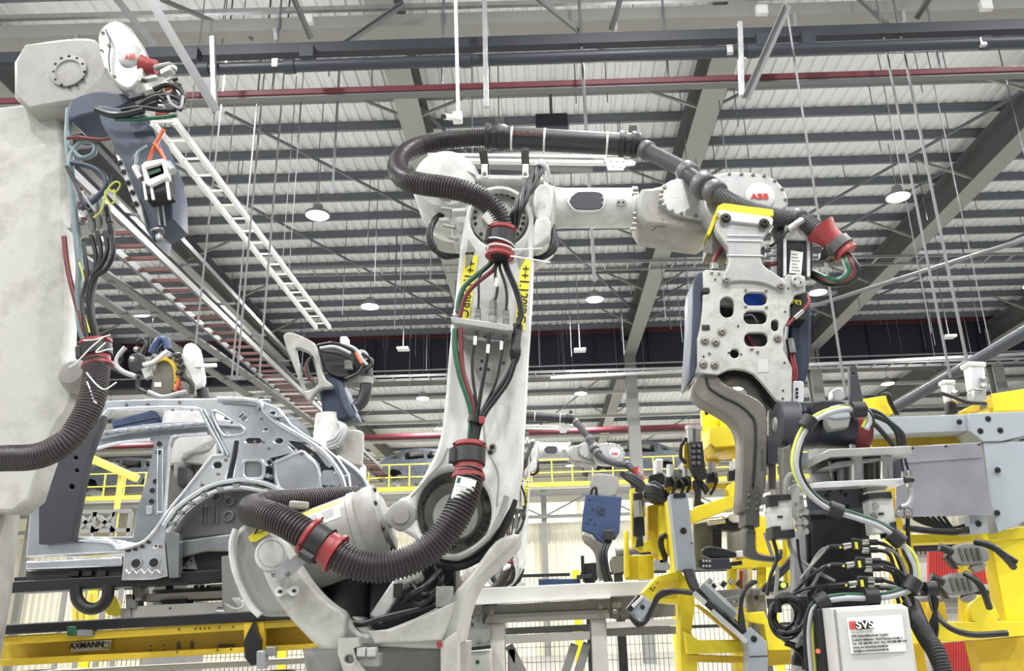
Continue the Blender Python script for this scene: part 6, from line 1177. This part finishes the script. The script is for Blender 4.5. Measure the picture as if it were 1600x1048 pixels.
# ================================================================ WHITE STEEL TABLE
tb = thing('steel_table', 'white welded steel table beneath the distant robot', 'table', V((P(850, 1000, 5.4).x, 5.4, 0)))
plate('top_beam', [(739, 919), (890, 912), (1060, 905), (1060, 927), (954, 932), (730, 941)], [], 5.3, .5, 'white_st', tb, .005); plate('flange', [(730, 941), (954, 931), (954, 934), (730, 945)], [], 5.25, .2, 'white_pl', tb, .002)
plate('channel', [(754, 946), (953, 935), (953, 965), (754, 973)], [], 5.4, .1, 'grey_st', tb, .004); plate('channel_lip', [(762, 960), (950, 952), (953, 966), (756, 974)], [], 5.37, .06, 'rafter', tb, .003); plate('right_beam', [(954, 932), (1060, 927), (1060, 962), (975, 968), (954, 966)], [], 5.45, .1, 'grey_st', tb, .004); plate('right_shelf', [(948, 972), (1060, 966), (1060, 976), (948, 982)], [], 5.35, .1, 'white_st', tb, .003); plate('right_lower', [(948, 982), (1060, 978), (1060, 990), (948, 994)], [], 5.45, .06, 'grey_st', tb, .003)
lp2 = plate('left_plate', [(722, 944), (752, 944), (754, 974), (766, 976), (765, 1000), (752, 1008), (714, 1010)], [], 5.35, .05, 'grey_st', tb, .003)
for x, y in ((768, 956), (770, 967), (938, 947), (939, 959), (746, 956), (748, 966), (960, 945), (967, 945), (961, 955), (718, 1006), (733, 1005), (748, 1004)): pbolt(x, y, 5.345 if x > 754 and x < 950 else 5.34, 2.6, tb)
for x, y in ((738, 963), (738, 975), (969, 952), (969, 964)): plate('slot', rrect(x - 1.2, y - 2.5, x + 1.2, y + 2.5, 1), [], 5.34, .006, 'ink', tb)
for x0, x1, y in ((765, 788, 974), (923, 947, 967)):
    a, b_ = P(x0, y, 5.4), P(x1, y, 5.4); MB().span((a.x, 5.4, 0), (b_.x, 5.5, a.z)).build('leg', 'white_st', tb, .006)
plate('cross_beam', [(788, 993), (922, 986), (922, 999), (788, 1006)], [], 5.42, .06, 'white_st', tb, .004); MB().bar(P(790, 986, 5.6), P(922, 980, 5.6), .05, .04).build('upper_tie', 'grey_st', tb)
for a, c in (((898, 1006), (880, 1060)), ((918, 1004), (900, 1060)), ((795, 1008), (822, 1060)), ((800, 1012), (800, 1060))): MB().bar(P(*a, 5.5), P(*c, 5.5), .06, .05).build('brace', 'grey_st', tb, .006)
wb = plate('white_cabinet', [(712, 1020), (766, 1016), (770, 1140), (712, 1140)], [], 5.1, .4, 'white_st', None, .005, label='white cabinet at the bottom edge left of the table legs', cat='cabinet'); plate('vent_strip', [(722, 1012), (766, 1008), (766, 1013), (722, 1018)], [], 5.08, .05, 'ink', wb); MB().lathe(P(746, 1034, 5.098), FR, [(0, .012), (.004, .011)], 12).build('green_dot', 'green_hose', wb)
# ================================================================ FAR SIDE: WALKWAY, CARS, ROBOTS, FENCE
YW = 36.0
zd_ = P(800, 760, YW).z
wk = thing('walkway', 'elevated steel walkway with yellow railing across the far hall', 'walkway', (0, YW, 0))
MB().span((-26, YW, zd_ - .16), (26, YW + 4.5, zd_)).build('deck', 'white_st', wk)
for z in (zd_ - .35, zd_ - 1.3): MB().span((-26, YW + .02, z - .07), (26, YW + .16, z + .07)).build('chord', 'rafter', wk)
for i in range(27):
    X = -26 + i * 2.0
    MB().bar((X, YW + .09, zd_ - 1.3), (X, YW + .09, zd_ - .35), .08, .08).build('vertical', 'rafter', wk); 
    s = 1 if i % 2 else -1; MB().bar((X, YW + .09, zd_ - .82 - .48 * s), (X + 2, YW + .09, zd_ - .82 + .48 * s), .07, .07).build('diagonal', 'rafter', wk)
rl = MB()
for h in (.04, .55, 1.1): rl = MB().span((-26, YW - .02, zd_ + h - (.1 if h < .1 else .025)), (26, YW + .02, zd_ + h + (.1 if h < .1 else .025))).build('rail' if h > .1 else 'toe_board', 'yellow_rail', wk)
po = None
for i in range(60):
    X = -26 + i * .88
    if po is None: po = MB().span((X - .025, YW - .03, zd_), (X + .025, YW + .03, zd_ + 1.1)).build('post', 'yellow_rail', wk)
    else: twin(po, V((X, YW, zd_ + .55)), wk)
for X in (-22, -11, 0, 11, 22): MB().span((X - .12, YW + .1, 0), (X + .12, YW + .35, zd_ - .2)).build('support_column', 'rafter', wk)
# corrugated cream screen below the walkway
b = MB(); x = -28.0; pr = []
while x < 28: pr += [(x, 0), (x + .12, 0), (x + .15, .05), (x + .24, .05)]; x += .27
for Z in (0, zd_ - 1.5): b.v += [V((a, YW + .7 - c, Z)) for a, c in pr]
n = len(pr); b.f = [[i, i + 1, n + i + 1, n + i] for i in range(n - 1)]
b.build('wall_middle', 'wall', smooth=0, kind='structure')
# car bodies on the elevated line
def far_car(label, px, flip, Y=YW + 1.6):
    X0 = P(px, 750, Y).x; z0 = zd_ + .45; t = thing('car_body', label, 'car body', (X0, Y, z0), 'car bodies on the elevated line')
    pr = [(-2.2, .3), (-2.15, .75), (-1.95, .95), (-1.6, 1.18), (-1.0, 1.42), (-.2, 1.5), (.5, 1.42), (1.15, 1.02), (2.0, .88), (2.25, .6), (2.25, .25), (1.75, .22), (1.6, .5), (1.3, .6), (1.0, .5), (.85, .2), (-.95, .2), (-1.1, .5), (-1.4, .6), (-1.7, .5), (-1.85, .22)]
    wins = [[(-1.55, 1.05), (-1.2, 1.28), (-1.1, 1.28), (-1.15, 1.05)], [(-.98, 1.0), (-.9, 1.3), (-.1, 1.36), (-.05, 1.0)], [(.08, 1.0), (.05, 1.36), (.45, 1.3), (1.0, 1.0)]]
    f = -1 if flip else 1
    for k, yy in enumerate((-.85, .85)):
        me = curve_mesh([[(a * f, c) for a, c in pr]] + [[(a * f, c) for a, c in w] for w in wins], .08, .01)
        me.transform(Matrix(((1, 0, 0, 0), (0, 0, -1, 0), (0, 1, 0, -.8), (0, 0, 0, 1)))); finish('side_panel', me, (X0, Y + yy, z0 + .8), 'car_paint', t, 0, 40)
    rf = MB()
    for (a0, c0), (a1, c1) in zip(pr[:9], pr[1:10]):
        if a0 > .45 and a1 < 1.2: continue
        rf.prism([(X0 + a0 * f, Y - .85, z0 + c0), (X0 + a1 * f, Y - .85, z0 + c1), (X0 + a1 * f, Y - .85, z0 + c1 - .04), (X0 + a0 * f, Y - .85, z0 + c0 - .04)], (0, 1.7, 0))
    rf.build('roof_and_lids', 'car_paint', t); MB().span((X0 - 2.0, Y - .7, z0 + .2), (X0 + 2.0, Y + .7, z0 + .3)).build('floor_pan', 'dk', t)
    for a in (-1.4, 1.3): MB().span((X0 + a - .08, Y - .5, zd_), (X0 + a + .08, Y + .5, z0 + .25)).build('support', 'galv', t)
far_car('dark car body on the elevated line, left of the main robot arm', 668, False); far_car('dark car body on the elevated line, right of the distant robot wrist', 990, True); far_car('dark car body on the elevated line, seen through the silver shell', 200, True); far_car('dark car body on the elevated line, behind the yellow box', 1235, False)
# fence with yellow posts and fine mesh
fc2 = thing('safety_fence', 'black mesh safety fence with yellow posts behind the table', 'fence', V((0, 11.5, 0)))
ft = P(830, 893, 11.5).z
fp = None; X = -6.0
while X < 9:
    if fp is None: fp = MB().span((X - .05, 11.45, 0), (X + .05, 11.55, ft)).build('post', 'yellow', fc2); X0 = X
    else: twin(fp, ORIG[fp.name] + V((X - X0, 0, 0)), fc2)
    mp = MB()
    for z in (ft - .05, ft - .75, .2): mp.span((X + .06, 11.49, z - .02), (X + 1.2, 11.51, z + .02))
    for i in range(19): mp.span((X + .06 + i * .06, 11.498, .2), (X + .066 + i * .06, 11.504, ft - .05))
    for i in range(10): mp.span((X + .06, 11.498, .3 + i * .18), (X + 1.2, 11.503, .306 + i * .18))
    o = mp.build('mesh_panel', 'black_st', fc2, 0, 0); X += 1.28
plt = None
for k, x in enumerate((858, 890)):
    q_ = P(x, 910, 10); MB().box(q_, (.24, .2, .08)).build('crate', 'blue', None, .01, label=('left' if k == 0 else 'right') + ' small blue crate standing behind the white table', cat='crate')
mc_ = thing('machine_stand', 'black machine stand behind the table near the blue gun', 'machine', V((P(925, 900, 9.8).x, 9.8, 0)))
plate('block', [(912, 880), (934, 878), (934, 906), (912, 908)], [], 9.8, .3, 'black_st', mc_, .01); MB().cyl(P(910, 868, 9.8), P(911, 900, 9.8), .02, 8).build('rod', 'black_st', mc_); plate('shelf', [(902, 898), (924, 896), (924, 902), (902, 904)], [], 9.7, .3, 'dk', mc_, .005); MB().span((P(914, 900, 9.8).x, 9.85, 0), (P(930, 900, 9.8).x, 10.0, P(914, 905, 9.8).z)).build('stand', 'black_st', mc_)
# robot behind the car, left
r3 = thing('industrial_robot', 'robot with olive side cover behind the car body roof', 'robot', V((P(280, 760, 7).x, 7, 0)))
cvr = plate('side_cover', chaikin([(234, 612), (240, 580), (246, 564), (257, 560), (268, 566), (273, 580), (272, 612), (256, 618), (240, 616)]), [], 6.8, .15, 'olive', r3, .01); plate('cover_edge', chaikin([(244, 568), (248, 559), (258, 556), (270, 564), (275, 580), (274, 608), (271, 608), (272, 582), (267, 568), (257, 562), (247, 566)]), [], 6.79, .1, 'yellow_b', cvr, .004); plate('note', rrect(241, 597, 252, 604, .5), [], 6.795, .004, 'paper', cvr)
plate('wrist_cover', chaikin([(284, 545), (290, 536), (300, 534), (308, 542), (312, 570), (316, 588), (312, 604), (302, 606), (292, 580), (284, 566)]), [], 6.8, .12, 'robot', r3, .02, 60); plate('wrist_body', chaikin([(262, 552), (284, 548), (290, 590), (300, 606), (280, 618), (262, 610)]), [], 6.86, .2, 'grey_st', r3, .02)
plate('gear_block', chaikin([(198, 556), (214, 548), (226, 556), (230, 575), (214, 586), (200, 578)]), [], 6.9, .2, 'black_st', r3, .02); plate('valve_row', [(226, 566), (250, 548), (262, 546), (266, 556), (232, 572)], [], 6.82, .1, 'steel', r3, .006); plate('small_box', [(220, 576), (232, 572), (236, 586), (226, 592)], [], 6.78, .06, 'white_st', r3, .006)
MB().tube(spline([P(x, y, 6.8) for x, y in ((238, 552), (244, 538), (252, 530), (260, 534), (262, 546))]), .035, 10).build('blue_hose', 'blue', r3)
q_ = 6.78
for ma, pts in (('cable', ((190, 558), (184, 566), (186, 578), (204, 586))), ('grey_cable', ((196, 542), (185, 556), (182, 570), (192, 580), (212, 588))), ('cable', ((216, 592), (216, 606), (232, 614), (250, 620))), ('red_hose', ((276, 596), (282, 606), (286, 614))), ('orange', ((274, 610), (278, 600), (279, 592))), ('white_pl', ((224, 570), (238, 566), (252, 556), (262, 548))), ('cable', ((214, 534), (224, 530), (228, 540), (222, 552))), ('grey_cable', ((232, 612), (254, 620), (280, 614), (292, 612))), ('cable', ((286, 588), (300, 600), (300, 616)))):
    cable('cable', [(x, y, q_) for x, y in pts], .02, ma, r3); q_ -= .01
for x, y in ((276, 562), (280, 572), (278, 582), (274, 554), (284, 590), (232, 560), (240, 556), (212, 545), (206, 560)): MB().cyl(P(x, y, 6.76), P(x + 6, y + 2, 6.74), .025, 10).build('fitting', 'bolt_dk' if x > 270 else 'steel', r3)
MB().box(P(322, 571, 6.8), (.18, .03, .03)).build('pointer', 'white_pl', r3, .004); MB().cyl(P(316, 608, 6.9), P(322, 640, 6.9), .05, 12).build('black_hose', 'rubber', r3)
bc = plate('blue_guard', [(173, 656), (236, 640), (244, 642), (248, 660), (182, 676), (176, 672)], [], 6.9, .3, 'blue', r3, .015); plate('guard_edge', [(176, 664), (246, 650), (246, 652), (177, 666)], [], 6.89, .02, 'bluegrey', bc)
MB().lathe(P(302, 665, 7.0), V((0, 0, 1)), [(-.35, .2), (-.3, .24), (0, .25), (.15, .24), (.2, .15)], 24).build('shoulder', 'robot', r3); MB().lathe(P(300, 720, 7.1), V((0, 0, 1)), [(-1.2, .2), (0, .2), (.2, .15)], 24).build('base', 'robot_dk', r3)
for k in range(3): cable('hose', ((288, 716 - k * 3, 6.8), (302, 706, 6.75), (322, 694 + k * 4, 6.75), (334, 686, 6.8)), .03, 'grey_st', r3)
plate('motor', rrect(270, 712, 290, 746, 5), [], 6.8, .2, 'grey_st', r3, .02); plate('dark_motor', rrect(276, 726, 292, 760, 5), [], 6.75, .2, 'black_st', r3, .02)
# robot with frame gripper
r4 = thing('industrial_robot', 'robot holding a grey frame gripper above the car tail', 'robot', V((P(540, 760, 7.4).x, 7.4, 0)))
go = chaikin([(440, 526), (447, 518), (462, 520), (489, 533), (494, 540), (505, 590), (520, 600), (518, 606), (500, 606), (487, 620), (484, 629), (476, 622), (466, 592)]); plate('gripper_frame', go, [chaikin([(461, 546), (464, 543), (482, 550), (487, 556), (496, 590), (496, 602), (478, 612), (474, 604)])], 7.2, .08, 'robot_gr', r4, .015, 50)
plate('head_cover', chaikin([(490, 592), (504, 580), (520, 588), (536, 594), (546, 628), (556, 648), (554, 654), (520, 658), (504, 652), (500, 620)]), [], 7.3, .3, 'dkblue_cover', r4, .03, 60)
plate('head_side', chaikin([(524, 596), (536, 596), (548, 630), (558, 648), (548, 656), (534, 636)]), [], 7.26, .1, 'bluegrey', r4, .02); plate('tool_block', chaikin([(494, 540), (520, 536), (548, 546), (566, 556), (566, 572), (545, 592), (520, 590), (502, 575)]), [], 7.35, .2, 'black_st', r4, .02)
plate('white_box', rrect(531, 525, 543, 542, 3), [], 7.3, .1, 'white_pl', r4, .01); plate('valve', chaikin([(556, 548), (566, 544), (574, 550), (572, 558), (560, 560)]), [], 7.25, .1, 'steel', r4, .01); plate('sensor', rrect(538, 562, 550, 576, 2), [], 7.28, .06, 'grey_st', r4, .006)
q_ = 7.22
for ma, pts in (('cable', ((495, 540), (520, 536), (545, 544), (562, 556))), ('cable', ((566, 552), (580, 562), (580, 572), (570, 578))), ('grey_cable', ((540, 538), (556, 546), (566, 562), (574, 570))), ('orange', ((556, 550), (562, 562), (566, 568))), ('cable', ((540, 592), (558, 584), (568, 572))), ('red_hose', ((484, 560), (478, 572), (482, 588), (488, 594))), ('cable', ((488, 556), (480, 570), (484, 590))), ('cable', ((500, 548), (530, 552), (552, 562))), ('grey_cable', ((500, 544), (524, 542), (548, 552)))):
    cable('cable', [(x, y, q_) for x, y in pts], .016, ma, r4); q_ -= .006
MB().tube(spline([P(x, y, 7.3) for x, y in ((573, 572), (573, 594), (570, 615), (565, 628), (556, 636))]), [.055] * 33, 14).build('sleeve', 'sleeve', r4); MB().lathe(P(572, 595, 7.3), V((0, 0, 1)), [(-.03, .065), (.03, .065)], 16).build('ring', 'grey_st', r4)
MB().lathe(P(515, 668, 7.4), V((0, 0, 1)), [(-.2, .15), (-.16, .14), (.12, .13)], 24).build('neck', 'robot', r4); plate('shoulder', chaikin([(490, 678), (512, 672), (536, 690), (538, 720), (520, 716), (498, 694)]), [], 7.4, .3, 'robot_gr', r4, .03)
MB().lathe(P(547, 700, 7.4), V((0, 0, 1)), [(-.16, .12), (.13, .12), (.15, .1)], 24).build('motor', 'robot_gr', r4); plate('pedestal', [(538, 722), (562, 720), (566, 1000), (538, 1000)], [], 7.45, .3, 'white_st', r4, .02)
for k in range(3): cable('cable', ((528, 660, 7.25), (540 - k * 3, 668, 7.2), (532 - k * 4, 690 - k * 3, 7.2), (512, 700 - k * 5, 7.25)), .018, 'grey_cable', r4)
# low things seen under and through the car shell
yb_ = thing('yellow_boom', 'long yellow boom slanting behind the silver car shell', 'boom', P(170, 720, 12)); MB().bar(P(110, 702, 12), P(215, 748, 12), .11, .11, (0, 1, 0)).build('boom', 'yellow_rail', yb_, .02); MB().bar(P(190, 738, 12.1), V((P(190, 738, 12.1).x, 12.1, 0)), .06, .06).build('mast', 'yellow_rail', yb_)
tk = thing('steel_trestle', 'thin steel trestle standing behind the car shell sill', 'trestle', V((P(155, 800, 9).x, 9, 0)))
for x in (120, 150, 180, 205): MB().bar(P(x, 800, 9), V((P(x, 800, 9).x, 9, 0)), .04, .04).build('post', 'grey_st', tk)
for k, (a, c) in enumerate((((118, 800), (205, 798)), ((118, 830), (205, 828)), ((120, 802), (150, 830)), ((150, 802), (120, 830)), ((150, 802), (180, 830)), ((180, 802), (150, 830)))): MB().bar(P(*a, 9), P(*c, 9), .04, .04).build('tie', 'grey_st', tk)
for t, (x, y, Y) in ((r3, (300, 720, 7.1)), (r4, (550, 800, 7.6))):
    q_ = P(x, y, Y); MB().span((q_.x - .18, Y - .15, 0), (q_.x + .18, Y + .2, q_.z - .2)).build('stand', 'grey_st', t, .01)
# ================================================================ SMALL CLUTTER ROUND THE STATION
vt = thing('valve_terminal', 'small valve terminal with silver fittings left of the dark pedestal', 'valve', V((P(1180, 930, 4.1).x, 4.1, 0)))
plate('rail', [(1118, 922), (1250, 914), (1250, 926), (1118, 934)], [], 4.12, .05, 'grey_st', vt, .003)
plate('block', rrect(1176, 920, 1188, 948, 2), [], 4.06, .05, 'olive', vt, .004); pbolt(1182, 933, 4.058, 2.2, vt, ma='bolt_dk')
plate('bracket', chaikin([(1130, 938), (1152, 928), (1164, 936), (1156, 948), (1136, 950)]), [circ(1149, 939, 2)], 4.05, .03, 'grey_st', vt, .004)
for k, (x, y) in enumerate(((1128, 916), (1140, 912), (1152, 915), (1106, 912), (1112, 920))): MB().cyl(P(x, y, 4.02), P(x + 5, y - 7, 4.02), .012, 12).build('fitting', 'steel' if k % 2 else 'bolt_dk', vt)
for x, y0, y1, ma in ((1152, 890, 922, 'white_pl'), (1158, 892, 920, 'red'), (1164, 888, 922, 'galv'), (1170, 890, 920, 'white_pl')): MB().bar(P(x, y0, 4.5), P(x, y1, 4.5), .015, .015).build('light_strip', ma, vt)
MB().span((P(1182, 930, 4.14).x - .04, 4.14, 0), (P(1182, 930, 4.14).x + .04, 4.2, P(1182, 930, 4.14).z)).build('stem', 'grey_st', vt)
for k, pts in enumerate((((1232, 842), (1236, 858), (1250, 874), (1276, 892), (1304, 908)), ((1246, 842), (1250, 880), (1262, 920), (1266, 946)), ((1208, 842), (1214, 870), (1204, 900), (1198, 930)), ((1250, 905), (1262, 890), (1276, 874), (1290, 858)), ((1240, 925), (1256, 908), (1272, 895), (1292, 884)), ((1232, 932), (1252, 922), (1270, 917), (1290, 914)), ((1244, 1010), (1256, 1002), (1266, 1012), (1262, 1030)), ((1226, 1006), (1240, 1012), (1252, 1026), (1256, 1046)))):
    cable('loose_cable', [(x, y, 2.66 - .006 * k) for x, y in pts], .0045 if k % 2 else .006, 'cable' if k % 3 else 'grey_st', ds)
for k, (x, y) in enumerate(((1256, 1000), (1250, 1015), (1262, 1030), (1246, 1030))): MB().bar(P(x - 8, y, 2.64), P(x + 8, y + 3, 2.64), .026, .03, (0, 1, 0)).build('plug_block', 'blackp' if k % 2 else 'grey_st', ds, .004)
for k, pts in enumerate((((1408, 852), (1420, 870), (1428, 900), (1436, 930)), ((1400, 858), (1408, 880), (1418, 900), (1424, 930)), ((1384, 856), (1402, 866), (1414, 890), (1420, 925)), ((1380, 884), (1404, 892), (1420, 912), (1428, 940)), ((1376, 915), (1396, 916), (1412, 926), (1424, 948)))):
    cable('loose_cable', [(x, y, 2.6 - .006 * k) for x, y in pts], .005, 'cable' if k % 2 else 'grey_st', ds)
# little sensors and cylinders on the yellow column area
sn = thing('sensor_row', 'row of small silver cylinders on black mounts above the yellow column', 'sensors', P(1060, 770, 4.4))
for k, (x, y, h) in enumerate(((1048, 748, 22), (1060, 752, 18), (1070, 748, 24), (1112, 742, 20), (1146, 738, 16))):
    MB().cyl(P(x, y, 4.4), P(x, y - h, 4.4), .022, 14).build('cylinder', 'alu_b' if k % 2 == 0 else 'grey_st', sn); MB().box(P(x, y + 5, 4.4), (.06, .06, .05)).build('mount', 'black_st', sn, .006)
    cable('hose', ((x + 2, y - 4, 4.36), (x + 8, y + 6, 4.34), (x + 4, y + 20, 4.36), (x - 2, y + 30, 4.4)), .008, 'cable', sn)
plate('mount_rail', [(1040, 760), (1160, 752), (1160, 760), (1040, 768)], [], 4.46, .05, 'yellow_b', sn, .003)
cg3 = thing('hand_valve', 'dark pipe fitting with grey hoses behind the table, beside yellow posts', 'valve', V((P(980, 870, 6.3).x, 6.3, 0)))
MB().cyl(P(962, 862, 6.3), P(1018, 856, 6.3), .035, 16).build('pipe', 'steel_dk', cg3); MB().cyl(P(1000, 858, 6.28), P(1022, 855, 6.28), .05, 16).build('sleeve', 'black_st', cg3); plate('body', chaikin([(952, 870), (972, 866), (982, 876), (976, 894), (956, 896)]), [], 6.28, .1, 'olive', cg3, .006)
MB().span((P(966, 890, 6.3).x - .03, 6.3, 0), (P(966, 890, 6.3).x + .03, 6.38, P(966, 890, 6.3).z)).build('stem', 'black_st', cg3)
for y in (878, 884): MB().bar(P(978, y, 6.26), P(1022, y - 3, 6.26), .012, .012).build('bar', 'black_st', cg3)
for k, x in enumerate((985, 992, 998)): MB().box(P(x, 872 + k * 12, 6.24), (.03, .03, .05)).build('knob', 'black_st', cg3, .006)
# short labels for the parts that look different from their robot
for o in bpy.data.objects:
    s_ = o.name.split('.')[0]
    if s_ == 'hose_clamp': o['label'] = 'red flanged hose clamp with black strap'
    elif s_ == 'hose': o['label'] = 'dark ribbed conduit hose'
